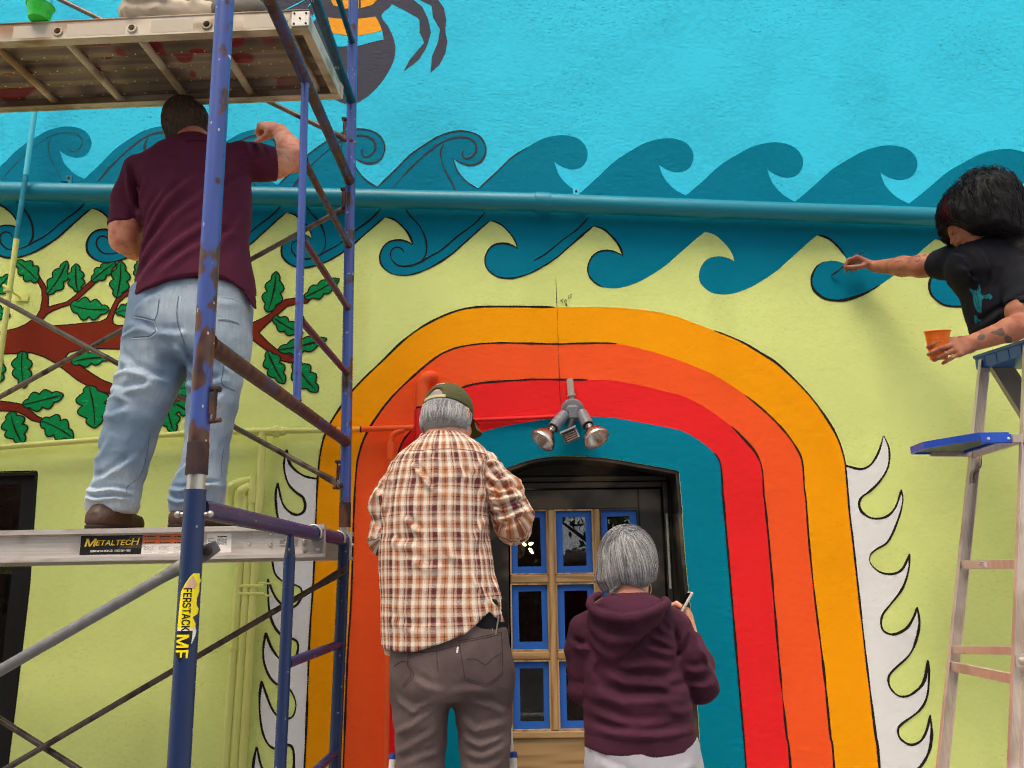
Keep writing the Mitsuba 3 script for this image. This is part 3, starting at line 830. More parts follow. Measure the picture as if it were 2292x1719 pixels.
# ---------------------------------------------------------------- pipes on the wall
GP = thing('gutter_pipe', 'long teal gutter pipe running across the wall through the waves', 'pipe')
GY = WY - 0.068
ax1 = [pt(-900, 405, GY), pt(0, 428, GY), pt(560, 438.5, GY), pt(1208, 453, GY)]
ax2 = [pt(1200, 453, GY), pt(1700, 472, GY), pt(2103, 486, GY), pt(3000, 517, GY)]
add('left_run', tube(spline(np.array(ax1), 6), 0.0455, 28), 'pipe_teal', GP, smooth=40)
add('right_run', tube(spline(np.array(ax2), 6), 0.0450, 28), 'pipe_teal', GP, smooth=40)
cdir = unit(ax2[1] - ax2[0])
add('coupling', lathe([(0, 0.0462), (0.04, 0.0495), (0.9, 0.0495), (1, 0.0465)], ax2[0] - cdir * 0.006, ax2[0] + cdir * 0.07, 28), 'pipe_teal', GP, smooth=40)
for px, py, mt in ((152, 404, 'pipe_teal'), (1290, 434, 'pipe_cyan')):
    c = pt(px, py, WY - 0.01)
    add('strap', cat([box_at(c[0] - 0.016, c[0] + 0.016, WY - 0.006, WY - 0.002, c[2] - 0.02, c[2] + 0.03), box_at(c[0] - 0.016, c[0] + 0.016, WY - 0.05, WY - 0.0065, c[2] - 0.024, c[2] - 0.0205)]), mt, GP)
    add('screw', lathe([(0, 0.006), (0.7, 0.006), (1, 0.002)], [c[0], WY - 0.006, c[2] + 0.016], [c[0], WY - 0.011, c[2] + 0.016], 8), 'rust', GP)

CY = WY - 0.135
VC = thing('conduit_pipe', 'thin upright pipe at the left, painted cyan, teal and lime where it crosses the mural', 'pipe')
vtop, v1, v2, vbot = pt(116, -30, CY), pt(58, 392, CY), pt(37, 535, CY), pt(0, 800, CY)
add('cyan_run', rod(vtop + (vtop - v1) * 0.6, v1, 0.0125), 'pipe_cyan', VC, smooth=40)
add('teal_run', rod(v1 + (v2 - v1) * 0.002, v2, 0.0125), 'pipe_teal', VC, smooth=40)
add('lime_run', rod(v2 + (vbot - v2) * 0.002, [vbot[0] - 0.02, vbot[1], 0.02], 0.0125), 'pipe_lime', VC, smooth=40)
cb = pt(19, 650, CY)
ph = pt(50, 665, WY - 0.004)
add('clamp', cat([lathe([(0, 0.0128), (0, 0.02), (1, 0.02), (1, 0.0128)], cb - [0, 0, 0.008], cb + [0, 0, 0.008]), lathe([(0, 0.004), (0, 0.022), (1, 0.022), (1, 0.004)], cb + [-0.012, 0, 0.009], cb + [-0.006, 0, 0.014])]), 'pipe_lime', VC, smooth=40)
add('bracket', cat([rod(cb, [ph[0] - 0.01, WY - 0.01, ph[2]], 0.005), box_at(ph[0] - 0.032, ph[0] + 0.032, WY - 0.01, WY - 0.0075, ph[2] - 0.022, ph[2] + 0.018)]), 'pipe_lime', VC, smooth=40)

HP = thing('water_pipe', 'level lime pipe with a tee and union that turns amber and orange across the rainbow', 'pipe')
HY = WY - 0.045
hp = [pt(-250, 1020, HY), pt(0, 1001, HY), pt(225, 984, HY), pt(427, 970, HY), pt(582, 965, HY), pt(752, 963, HY)]
add('lime_run', tube(hp, 0.0135, 16), 'pipe_lime', HP, smooth=50)
add('amber_run', rod(hp[-1] + [0.001, 0, 0], pt(808, 961, HY), 0.0135), 'pipe_amber', HP, smooth=40)
add('orange_run', rod(pt(808.6, 961, HY), pt(926, 957, HY), 0.0135), 'pipe_orange', HP, smooth=40)
tee = pt(588, 966, HY)
tx = unit(hp[5] - hp[4])
add('tee', cat([lathe([(0, 0.014), (0, 0.021), (0.12, 0.021), (0.13, 0.019), (0.87, 0.019), (0.88, 0.021), (1, 0.021), (1, 0.014)], tee - tx * 0.04, tee + tx * 0.04), lathe([(0, 0.014), (0.02, 0.019), (0.8, 0.019), (0.81, 0.021), (1, 0.021), (1, 0.014)], tee, tee - [0, 0, 0.045])]), 'pipe_lime', HP, smooth=40)
un = pt(620, 966, HY)
add('union', lathe([(0, 0.014), (0, 0.020), (0.22, 0.020), (0.24, 0.028), (0.6, 0.028), (0.62, 0.022), (0.9, 0.020), (1, 0.014)], un - tx * 0.03, un + tx * 0.04, 8), 'pipe_lime', HP)
add('coupling', lathe([(0, 0.0138), (0.05, 0.017), (0.95, 0.017), (1, 0.0138)], pt(418, 971, HY) - tx * 0.03, pt(418, 971, HY) + tx * 0.03), 'pipe_lime', HP, smooth=40)
for k, px in enumerate((752, 808)):
    c = pt(px, 962 - k, HY)
    add('paint_ring', lathe([(0, 0.0138), (0, 0.0142), (1, 0.0142), (1, 0.0138)], c - tx * 0.003, c + tx * 0.003), 'paint_ink', HP, smooth=40)

for k, ((xa, ya), (xb, yb), lab) in enumerate((((589, 985), (542, 1719), 'lime pipe dropping from the tee, the right of the three upright lime pipes'),
                                               ((568, 1062), (524, 1719), 'middle of the three upright lime pipes left of the white flames'),
                                               ((548, 1110), (504, 1719), 'left of the three upright lime pipes, under the elbows'))):
    R = thing('upright_pipe', lab, 'pipe', 'upright lime pipes beside the flames')
    Yp = WY - 0.04 - 0.004 * k
    a, b = pt(xa, ya, HY if k == 0 else Yp), pt(xb, yb, Yp)
    b2 = a + (b - a) * (a[2] - 0.02) / (a[2] - b[2])
    rr = 0.0165 if k else 0.0175
    add('run', rod(a, b2, rr), 'pipe_lime', R, smooth=40)
    if k == 0:
        c = a + (b - a) * (1335 - ya) / (1719 - ya)
        add('clamp', cat([box_at(c[0] - 0.075, c[0] + 0.05, WY - 0.062, WY - 0.057, c[2] + 0.010, c[2] + 0.022), box_at(c[0] - 0.075, c[0] + 0.05, WY - 0.062, WY - 0.057, c[2] - 0.022, c[2] - 0.010),
                          box_at(c[0] + 0.02, c[0] + 0.09, WY - 0.055, WY - 0.05, c[2] - 0.03, c[2] - 0.022), box_at(c[0] + 0.02, c[0] + 0.09, WY - 0.055, WY - 0.05, c[2] + 0.022, c[2] + 0.03)]), 'pipe_lime', R)
    if k == 1:
        add('coupling', lathe([(0, 0.017), (0.03, 0.0215), (0.97, 0.0215), (1, 0.017)], a - [0, 0, 0.13], a - [0, 0, 0.06]), 'pipe_lime', R, smooth=40)
    if k == 2:
        for q, (p0, p1, p2) in enumerate((((512, 1118), (520, 1088), (548, 1078)), ((536, 1126), (541, 1098), (562, 1090)))):
            pa, pb, pc = pt(*p0, Yp), pt(*p1, Yp - 0.01), pt(*p2, Yp + 0.02)
            add('elbow', tube(spline([pa - [0, 0, 0.1], pa, (pa + pb) / 2 + [0.0, -0.004, 0.012], pb, pc, [pc[0] + 0.05, WY, pc[2]]], 6), 0.021, 16), 'pipe_lime', R, smooth=50)
        c = a + (b - a) * (1460 - ya) / (1719 - ya)
        add('clamp', lathe([(0, 0.017), (0, 0.022), (1, 0.022), (1, 0.017)], c - [0, 0, 0.006], c + [0, 0, 0.006]), 'pipe_lime', R, smooth=40)

OC = thing('conduit_elbow', 'fat orange and red pipe elbow turning into the wall left of the cap', 'pipe')
OY = WY - 0.05
e = [pt(944, 1060, OY), pt(945, 900, OY), pt(946, 868, OY), pt(951, 850, OY - 0.004), pt(966, 845, OY + 0.015)]
add('orange_elbow', tube(spline([pt(944.5, 912, OY), pt(945, 890, OY), pt(946, 862, OY), pt(954, 845, OY), pt(966, 843, OY + 0.02), [pt(970, 845, WY)[0], WY + 0.002, pt(970, 845, WY)[2]]], 8), 0.0265, 20), 'pipe_orange', OC, smooth=50)
q0, q1 = pt(944.5, 912.6, OY), pt(941, 1200, OY)
add('red_run', rod(q0, q0 + (q1 - q0) * (q0[2] - 0.02) / (q0[2] - q1[2]), 0.0265), 'pipe_red', OC, smooth=40)
add('paint_ring', lathe([(0, 0.0267), (0, 0.0272), (1, 0.0272), (1, 0.0267)], q0 - [0, 0, 0.006], q0 + [0, 0, 0.002]), 'paint_ink', OC, smooth=40)
s0, s1 = pt(930, 858, WY - 0.02), pt(928, 1050, WY - 0.02)
add('cable', cat([rod(s0, pt(929.5, 918, WY - 0.02), 0.006)]), 'pipe_orange', OC, smooth=40)
add('cable', cat([rod(pt(929.4, 919, WY - 0.02), s0 + (s1 - s0) * (s0[2] - 0.02) / (s0[2] - s1[2]), 0.006)]), 'pipe_red', OC, smooth=40)

DP = thing('branch_pipe', 'slim orange pipe dropping from the level pipe left of the plaid shirt', 'pipe')
p0, p1 = pt(874, 1035, HY), pt(864, 1719, HY)
add('elbow', tube(spline([pt(905, 962, HY), pt(884, 970, HY - 0.004), pt(875, 988, HY), p0], 8), 0.0125, 14), 'pipe_orange', DP, smooth=50)
add('run', rod(p0, p0 + (p1 - p0) * (p0[2] - 0.02) / (p0[2] - p1[2]), 0.0125), 'pipe_orange', DP, smooth=40)
add('coupling', lathe([(0, 0.0126), (0.03, 0.0165), (0.97, 0.0165), (1, 0.0126)], pt(873.6, 1030, HY), pt(874.5, 990, HY)), 'pipe_orange', DP, smooth=40)

RC = solo('cable_conduit', 'thin red conduit running level to the twin floodlight', 'pipe', tube([pt(1040, 941, WY - 0.022), pt(1100, 939, WY - 0.022), pt(1190, 935, WY - 0.022), pt(1268, 931, WY - 0.022)], 0.0095, 14), 'pipe_red', smooth=50)

# ---------------------------------------------------------------- twin floodlight over the door
FL = thing('floodlight', 'grey twin floodlight with two reflector bulbs and a motion sensor over the door', 'floodlight')
LO = (1120, 840, 5.53)


def lp(x, y, off):
    q = S(LO, x, y)[0]
    return pt(q[0], q[1], WY - off)


base = lp(893, 425, 0.0)
add('backplate', lathe([(0, 0.0), (0.001, 0.052), (0.5, 0.053), (0.85, 0.047), (1, 0.03), (1, 0.0)], lp(893, 425, 0.007), lp(893, 432, 0.05), 32), 'lamp_grey', FL, smooth=40)
add('mount_pipe', cat([rod(lp(858, 50, 0.03), lp(878, 240, 0.03), 0.0165), lathe([(0, 0.014), (0.1, 0.020), (0.9, 0.020), (1, 0.014)], lp(877, 235, 0.03), lp(880, 262, 0.03)), rod(lp(880, 262, 0.03), lp(886, 335, 0.03), 0.0125)]), 'lamp_putty', FL, smooth=40)
add('hub', put(bevel_box((0.062, 0.05, 0.075), 0.014), lp(895, 470, 0.075), np.array([1.0, 0, 0]), np.array([0, 1.0, 0]), np.array([0, 0, 1.0])), 'lamp_grey', FL, smooth=30)
for s, (a, b, bd) in enumerate(((lp(785, 495, 0.085), lp(655, 650, 0.125), (-0.60, -0.30, -0.74)), (lp(1010, 480, 0.085), lp(1085, 620, 0.13), (0.36, -0.50, -0.79)))):
    d = unit(b - a)
    h = add('lamp_holder', lathe([(0, 0.0), (0.0, 0.020), (0.06, 0.0265), (0.93, 0.0275), (1, 0.0285), (1.0, 0.022), (0.9, 0.020)], a - d * 0.012, b, 24), 'lamp_grey', FL, smooth=40)
    add('swivel', put(bevel_box((0.03, 0.03, 0.03), 0.009), a + unit(lp(893, 440, 0.08) - a) * 0.018, np.array([1.0, 0, 0]), np.array([0, 1.0, 0]), np.array([0, 0, 1.0])), 'lamp_dark', FL, smooth=30)
    bd = unit(bd)
    n0 = b - bd * 0.008
    bulb = add('bulb', lathe([(0, 0.014), (0.12, 0.016), (0.15, 0.0145), (0.2, 0.017), (0.24, 0.015), (0.3, 0.019), (0.42, 0.028), (0.58, 0.043), (0.74, 0.0535), (0.86, 0.0590), (0.95, 0.0605), (1, 0.0585)], n0, n0 + bd * 0.098, 36), 'lamp_chrome', FL, smooth=35)
    add('lens', lathe([(0, 0.0583), (0.3, 0.0572), (0.65, 0.040), (1, 0.0005)], n0 + bd * 0.0968, n0 + bd * 0.1045, 36), 'lamp_lens', bulb, smooth=True)
sc = lp(870, 745, 0.155)
ux, uz = unit([0.86, -0.16, 0.36]), None
uy = unit(np.cross([-0.30, -0.2, 0.92], ux))
uz = np.cross(ux, uy)
sn = add('sensor', put(bevel_box((0.070, 0.062, 0.052), 0.006), sc, ux, uy, uz), 'lamp_grey', FL)
add('sensor_hood', put(bevel_box((0.076, 0.095, 0.006), 0.002), sc + uz * 0.029 - uy * 0.012 * np.sign(uy[1]), ux, uy, uz), 'lamp_grey', sn)
fy = -uy * np.sign(uy[1])
lens = put(bevel_box((0.058, 0.006, 0.040), 0.002), sc + fy * 0.0325, ux, uy, uz)
add('sensor_window', lens, 'lamp_dark', sn)
plain('lamp_rib', (196, 170, 160), 0.3)
for k in range(4):
    add('sensor_rib', put(bevel_box((0.052, 0.004, 0.0055), 0.0015), sc + fy * 0.0375 + uz * (0.0145 - 0.0098 * k), ux, uy, uz), 'lamp_rib', sn)
add('sensor_joint', rod(lp(890, 560, 0.10), sc + uz * 0.02, 0.013), 'lamp_dark', FL, smooth=40)
# ---------------------------------------------------------------- scaffold tower
def project(p):
    d = np.asarray(p, float) - EYE
    z = d @ FWD
    return np.array([IMW / 2 + FPX * (d @ RIGHT) / z, IMH / 2 - FPX * (d @ UPV) / z])


class Post:
    """A straight upright through two surveyed points."""

    def __init__(self, a, b):
        self.a, self.b = np.asarray(a, float), np.asarray(b, float)

    def z(self, z):
        return self.a + (self.b - self.a) * (z - self.a[2]) / (self.b[2] - self.a[2])

    def y(self, ypix):
        lo, hi = -1.0, 6.0
        for _ in range(50):
            m = (lo + hi) / 2
            if project(self.z(m))[1] > ypix:
                lo = m
            else:
                hi = m
        return self.z(lo)


NY, FY = 1.8, 3.33
near_up = Post(pt(504, 0, NY), pt(438, 1092, NY))
near_lo = Post(pt(438, 1092, NY), pt(400, 1719, NY))
far_up = Post(pt(791, 0, FY), pt(771.5, 1186, FY))
far_lo = Post(pt(771.5, 1186, FY), pt(749, 1719, FY))
SC = thing('scaffold_tower', 'tall blue and rusty tube scaffold tower standing before the wall', 'scaffold')
PR = 0.0215
zc = 1.72
top = 4.75
near_c, far_c = near_up.y(1062), far_up.y(1180)
near_mid, far_mid = near_up.z(3.22), far_up.z(3.22)
add('post', tube([near_c, near_mid], PR, 28), 'steel_scraped', SC, smooth=40)
add('post', tube([near_mid + [0, 0, 0.001], near_up.z(top)], PR, 28), 'steel_blue', SC, smooth=40)
add('post', tube([far_c, far_mid], PR, 24), 'steel_blue', SC, smooth=40)
add('post', tube([far_mid + [0, 0, 0.001], far_up.z(top)], PR, 24), 'steel_blue', SC, smooth=40)
nl, fl = near_up.y(1096), far_up.y(1205)
add('post', tube([near_lo.z(0.06), nl - [0, 0, 0.0005]], PR + 0.001, 28), 'steel_navy', SC, smooth=40)
add('post', tube([far_lo.z(0.06), fl - [0, 0, 0.0005]], PR + 0.001, 24), 'steel_navy', SC, smooth=40)
rs = near_up.y(940)
add('rusty_sleeve', lathe([(0, PR + 0.0004), (0, PR + 0.0018), (0.97, PR + 0.0012), (1, PR + 0.0003)], near_c - [0, 0, 0.0005], near_up.y(990), 28), 'rust', SC, smooth=40)
add('rusty_sleeve', lathe([(0, PR + 0.0004), (0, PR + 0.0015), (0.97, PR + 0.0012), (1, PR + 0.0003)], far_c - [0, 0, 0.0005], far_up.y(1125), 24), 'rust', SC, smooth=40)
for c, l in ((near_c, nl), (far_c, fl)):
    add('coupling_pin', lathe([(0, PR - 0.0025), (1, PR - 0.0025)], l - [0, 0, 0.05], c + [0, 0, 0.05], 24), 'zinc', SC, smooth=40)
for p in (near_lo, far_lo):
    b = p.z(0.0)
    add('base_plate', cat([box_at(b[0] - 0.06, b[0] + 0.06, b[1] - 0.06, b[1] + 0.06, 0.001, 0.009), rod(b + [0, 0, 0.009], p.z(0.10), 0.016)]), 'zinc', SC)


def member(a, b, r, mat, name, weld=True):
    """A tube between two uprights, its ends worked into weld beads."""
    a, b = np.asarray(a, float), np.asarray(b, float)
    d = unit(b - a)
    m = lathe([(0, 0), (0, r + 0.0035), (0.012, r), (0.988, r), (1, r + 0.0035), (1, 0)], a, b, 20)
    return add(name, m, mat, SC, smooth=40)


def cross(post_n, post_f, yn, yf):
    a, b = post_n.y(yn), post_f.y(yf)
    d = unit(b - a)
    return a + d * PR * 0.85, b - d * PR * 0.85


a, b = cross(near_lo, far_lo, 1137, 1209)
member(a, b, 0.0215, 'steel_navy', 'ledger')
A_line = (a, b)
a, b = cross(near_up, far_up, 762, 989)
member(a, b, 0.0200, 'steel_rust', 'ledger')
B_line = (a, b)
zf = far_up.y(408)
dz = B_line[1][2] - B_line[0][2]
C_line = (near_up.z(zf[2] - dz) + [0, PR * .85, 0], zf - [0, PR * .85, 0])
member(*C_line, 0.0200, 'steel_worn', 'ledger')
zf = far_up.y(228)
D_line = (near_up.z(zf[2] - dz) + [0, PR * .85, 0], zf - [0, PR * .85, 0])
member(*D_line, 0.0200, 'steel_teal', 'ledger')
zf = far_up.z(4.72)
member(near_up.z(4.70) + [0, PR * .85, 0], zf - [0, PR * .85, 0], 0.0200, 'steel_blue', 'ledger')


def along(line, xpix):
    lo, hi = 0.0, 1.0
    for _ in range(50):
        m = (lo + hi) / 2
        if project(line[0] + (line[1] - line[0]) * m)[0] < xpix:
            lo = m
        else:
            hi = m
    return line[0] + (line[1] - line[0]) * lo


i0, i1 = along(B_line, 664), along(C_line, 683)
IR = 0.0125
iz = lambda z: i0 + (i1 - i0) * (z - i0[2]) / (i1[2] - i0[2])
member(i0 + unit(i1 - i0) * 0.018, i1 - unit(i1 - i0) * 0.018, IR, 'steel_blue', 'inner_post')
for yp in (553, 691, 836):
    f = far_up.y(yp)
    n = iz(f[2] - 0.005)
    d = unit(f - n)
    member(n + d * IR * .8, f - d * PR * .85, 0.0125, 'steel_purple' if yp != 553 else 'steel_worn', 'rung')
i2 = iz(D_line[0][2] + 0.02)
member(iz(D_line[1][2] + 0.017), iz(4.68), IR, 'steel_blue', 'inner_post')
f = far_up.y(98)
n = iz(f[2] - 0.005)
member(n, f - unit(f - n) * PR * .85, 0.0125, 'steel_teal', 'rung')
f = far_up.z(f[2] + 0.28)
n = iz(f[2] - 0.005)
member(n, f - unit(f - n) * PR * .85, 0.0125, 'steel_teal', 'rung')
j0 = along(A_line, 651)
j1 = pt(627, 1719, j0[1] + 0.01)
jd = unit(j0 - j1)
jb = j1 - jd * (j1[2] - 0.4) / jd[2]
add('inner_post', lathe([(0, 0.017), (0.94, 0.017), (0.985, 0.0105), (1, 0.008)], jb, j0 - jd * 0.012, 20), 'steel_navy', SC, smooth=40)
for yp in (1441, 1683):
    f = far_lo.y(yp)
    n = j1 + jd * (f[2] - j1[2]) / jd[2] + [0, 0, -0.004]
    d = unit(f - n)
    member(n + d * 0.014, f - d * PR * .85, 0.0150, 'steel_navy', 'rung')
f = far_lo.z(0.45)
member(near_lo.z(0.45) + [0, PR * .85, 0], f - [0, PR * .85, 0], 0.018, 'steel_navy', 'ledger')
# pins through the couplings
for p, ys, s in ((near_lo, 1151, 0.034), (far_lo, 1220, 0.032)):
    c = p.y(ys)
    add('pin', cat([rod(c - [s, 0, 0], c + [s, 0, 0], 0.0045), trimesh.creation.icosphere(2, 0.0075).apply_translation(c - [s, 0, 0]), trimesh.creation.icosphere(2, 0.0075).apply_translation(c + [s, 0, 0])]), 'zinc', SC, smooth=60)
# gravity locks for the braces
for p, ys, s in ((near_up, 905, 1), (far_up, 290, -1), (far_up, 448, -1), (far_up, 1062, -1)):
    c = p.y(ys) + [s * PR, 0, 0]
    h = 0.034 if s == 1 else 0.05
    add('brace_lock', cat([beam(c + [s * 0.011, -0.004, h], c + [s * 0.011, -0.004, -h], 0.003, 0.018, (1, 0, 0), 0.001), box_at(min(c[0], c[0] + s * 0.02), max(c[0], c[0] + s * 0.02), c[1] - 0.012, c[1] + 0.010, c[2] + h - 0.006, c[2] + h + 0.006),
                          rod(c + [0, 0, -h - 0.004], c + [s * 0.026, -0.006, -h - 0.002], 0.0052), beam(c + [s * 0.004, -0.010, h * 0.7], c + [s * 0.007, -0.010, -h * 0.7], 0.002, 0.012, (0, 1, 0), 0.0005)]), 'rust', SC)


def brace(pa, pb, r, mat, flat_b=True, flat_a=False):
    """A round brace with flattened, drilled ends."""
    pa, pb = np.asarray(pa, float), np.asarray(pb, float)
    d = unit(pb - pa)
    L = np.linalg.norm(pb - pa)
    u = np.array([0, 1.0, 0])
    w = unit(np.cross(u, d))
    n, ang = 22, np.arange(16) * 2 * np.pi / 16
    st = np.unique(np.concatenate([[0, 0.03, 0.06, 0.10, 0.13], np.array([0.16, L - 0.16]), L - np.array([0, 0.03, 0.06, 0.10, 0.13])]))
    rings = []
    for s in st:
        k = 0.0
        if flat_b:
            k = max(k, np.clip((0.14 - (L - s)) / 0.08, 0, 1))
        if flat_a:
            k = max(k, np.clip((0.14 - s) / 0.08, 0, 1))
        k = k * k * (3 - 2 * k)
        e = 0.75 if s in (0, L) and k > 0 else 1.0
        ru, rw = r * (1 - k) + 0.0035 * k, (r * (1 - k) + r * 1.38 * k) * e
        rings.append(pa + d * s + np.cos(ang)[:, None] * ru * u + np.sin(ang)[:, None] * rw * w)
    v = np.vstack(rings + [[pa], [pb]])
    f, S_ = [], 16
    for i in range(len(st) - 1):
        for j in range(S_):
            j2 = (j + 1) % S_
            f += [[i * S_ + j, i * S_ + j2, (i + 1) * S_ + j2], [i * S_ + j, (i + 1) * S_ + j2, (i + 1) * S_ + j]]
    c0 = len(st) * S_
    for j in range(S_):
        j2 = (j + 1) % S_
        f += [[c0, j2, j], [c0 + 1, (len(st) - 1) * S_ + j, (len(st) - 1) * S_ + j2]]
    k = add('brace', trimesh.Trimesh(v, np.array(f), process=False), mat, SC, smooth=35)
    if flat_b:
        c = pb - d * 0.022
        add('bolt', lathe([(0, 0.0), (0, 0.006), (0.25, 0.006), (0.3, 0.0095), (0.8, 0.0095), (1, 0.006), (1, 0.0)], c + [0, 0.006, 0], c + [0, -0.014, 0], 10), 'rust', k)
    return k


BY = FY + 0.035
brace(pt(-420, 441, BY), pt(776, 1093, BY - 0.045), 0.0105, 'brace_brown')
brace(pt(-420, 1118, BY + 0.024), pt(793, 454, BY - 0.022), 0.0105, 'brace_brown')
pv = pt(191, 777, BY)
add('brace_pivot', lathe([(0, 0.0), (0, 0.008), (0.8, 0.008), (1, 0.005), (1, 0)], pv + [0, 0.03, 0], pv + [0, -0.018, 0], 10), 'rust', SC)
brace(pt(-420, -272, BY), pt(796, 322, BY - 0.045), 0.0105, 'brace_brown')
brace(pt(-420, 1975, FY - 0.02), pt(778, 1272, FY - 0.03), 0.0110, 'brace_dark')
brace(pt(-420, 1344, FY), pt(560, 1965, FY), 0.0110, 'brace_dark')
brace(pt(-420, 1742, NY + 0.034), pt(488, 1221, NY + 0.034), 0.0120, 'brace_grey')

# torn yellow sticker on the near lower post
plain('sticker_yellow', (248, 228, 20), 0.35)
plain('sticker_black', (24, 22, 22), 0.4)
plain('sticker_white', (232, 228, 226), 0.45)
plain('sticker_orange', (206, 98, 52), 0.45)


def wrap(flat, post, r, zref, turn):
    """Bends a flat mesh (x across, y up, z out; metres) round an upright."""
    m = flat.copy()
    v = m.vertices
    c = np.array([post.z(zref + y) for y in v[:, 1]])
    th = v[:, 0] / r + turn
    rr = r + v[:, 2]
    m.vertices = np.column_stack([c[:, 0] + rr * np.sin(th), c[:, 1] - rr * np.cos(th), c[:, 2]])
    return m


def flat_poly(pts, lift, cell=0.004):
    p = Polygon(pts).buffer(0) if not hasattr(pts, 'geom_type') else pts
    out = []
    x0, y0, x1, y1 = p.bounds
    for i in range(int((x1 - x0) / cell) + 1):
        q = p.intersection(sbox(x0 + i * cell, y0, x0 + (i + 1) * cell, y1))
        for g in polys(q):
            v, f = trimesh.creation.triangulate_polygon(g, engine='earcut')
            a = trimesh.Trimesh(np.column_stack([v, np.full(len(v), lift)]), f, process=False)
            if a.face_normals[:, 2].sum() < 0:
                a.invert()
            out.append(a)
    return cat(out)


zs_top = near_lo.y(1282)[2]
K = NY * 1.0 / FPX      # metres per survey pixel at the post


def stk(pts):
    return [((x - 409) * K * 1.0, (1282 - y) * K) for x, y in pts]


A7p = lambda *f: S(A7, *f)
body = A7p(1190, 455, 1232, 455, 1236, 480, 1250, 500, 1236, 512, 1238, 560, 1222, 600, 1222, 640, 1240, 660, 1236, 690, 1200, 708, 1222, 745, 1224, 772, 1112, 775, 1118, 640, 1124, 560, 1150, 510, 1175, 470)
ST = add('sticker', wrap(flat_poly(stk(body), 0.0006), near_lo, PR + 0.001, zs_top, -0.30), 'sticker_yellow', SC, label='torn yellow sticker reading FERSTACK')
band = A7p(1114, 772, 1224, 772, 1224, 786, 1114, 786)
add('white_band', wrap(flat_poly(stk(band), 0.0007), near_lo, PR + 0.001, zs_top, -0.30), 'sticker_white', ST)
blk = A7p(1114, 787, 1206, 787, 1204, 870, 1192, 885, 1175, 888, 1160, 930, 1142, 965, 1128, 940, 1108, 910)
add('black_panel', wrap(flat_poly(stk(blk), 0.0006), near_lo, PR + 0.001, zs_top, -0.30), 'sticker_black', ST)
torn = A7p(1190, 468, 1215, 520, 1205, 545, 1150, 535, 1165, 500)
plain('sticker_paper', (206, 170, 150), 0.7)
add('torn_paper', wrap(flat_poly(stk(torn), 0.0012), near_lo, PR + 0.001, zs_top, -0.30), 'sticker_paper', ST)
chip = A7p(1206, 787, 1232, 780, 1228, 812, 1200, 865, 1204, 830)
add('white_chip', wrap(flat_poly(stk(chip), 0.0007), near_lo, PR + 0.001, zs_top, -0.30), 'sticker_white', ST)


def up_text(text, h, x_mid, y_from, lift, mat, stretch=1.0, bold=True):
    """Lettering that reads downwards along the post."""
    m = meshkit.text_mesh(text, h, 0.0003, bold)
    m = trimesh.Trimesh(*trimesh.remesh.subdivide_to_size(m.vertices, m.faces, 0.004), process=False)
    v = m.vertices
    v = np.column_stack([v[:, 1] - h / 2, -v[:, 0] * stretch, v[:, 2]])
    v[:, 0] += (x_mid - 409) * K
    v[:, 1] += (1282 - y_from) * K
    v[:, 2] += lift
    m.vertices = v
    return add('lettering', wrap(m, near_lo, PR + 0.001, zs_top, -0.30), mat, ST)


up_text('FERSTACK', 0.0150, 421, 1313, 0.0010, 'sticker_black', 0.80)
up_text('MF', 0.0240, 416, 1408, 0.0008, 'sticker_yellow', 1.0)

# ---------------------------------------------------------------- lower work plank
def depth_for(x, y, z):
    d = FWD + (x - IMW / 2) / FPX * RIGHT + (IMH / 2 - y) / FPX * UPV
    return (z - HC) / d[2] * d[1]


PL = thing('scaffold_plank', 'silver aluminium work plank under the boots of the man on the scaffold', 'plank')
r_top, r_bot = pt(690, 1174, 2.88), pt(690, 1247, 2.88)
l_top = pt(0, 1188, 2.905)
l_bot = pt(0, 1259, 2.905)
ex = unit((r_top - l_top) + (r_bot - l_bot))
ez = unit(np.array([0, 0, 1.0]) - ex * ex[2])
ey = np.cross(ez, ex)
PH = float(np.linalg.norm(r_top - r_bot))
right_x = np.dot(pt(724, 1240, 2.88) - r_bot, ex)
O = r_bot + ex * right_x            # lower front right corner
LEN, WID = 2.75, 0.47


def pbox(x0, x1, y0, y1, z0, z1, mat, name, parent=PL, r=0.002, label=None):
    m = put(bevel_box((x1 - x0, y1 - y0, z1 - z0), r), O + ex * (x0 + x1) / 2 + ey * (y0 + y1) / 2 + ez * (z0 + z1) / 2, ex, ey, ez)
    return add(name, m, mat, parent, label=label)


def prail(y0, sgn, name):
    """C-shaped side rail, open outwards."""
    prof = [(0, 0), (0.026, 0), (0.026, PH), (0, PH), (0, PH - 0.0165), (0.021, PH - 0.0165), (0.021, 0.012), (0, 0.012)]
    m = trimesh.creation.extrude_polygon(Polygon(prof), LEN, engine='earcut')
    v = m.vertices
    m = trimesh.Trimesh(O + np.outer(-v[:, 2], ex) + np.outer(y0 + sgn * v[:, 0], ey) + np.outer(v[:, 1], ez), m.faces, process=False)
    if m.volume < 0:
        m.invert()
    return add(name, m, 'aluminium', PL)


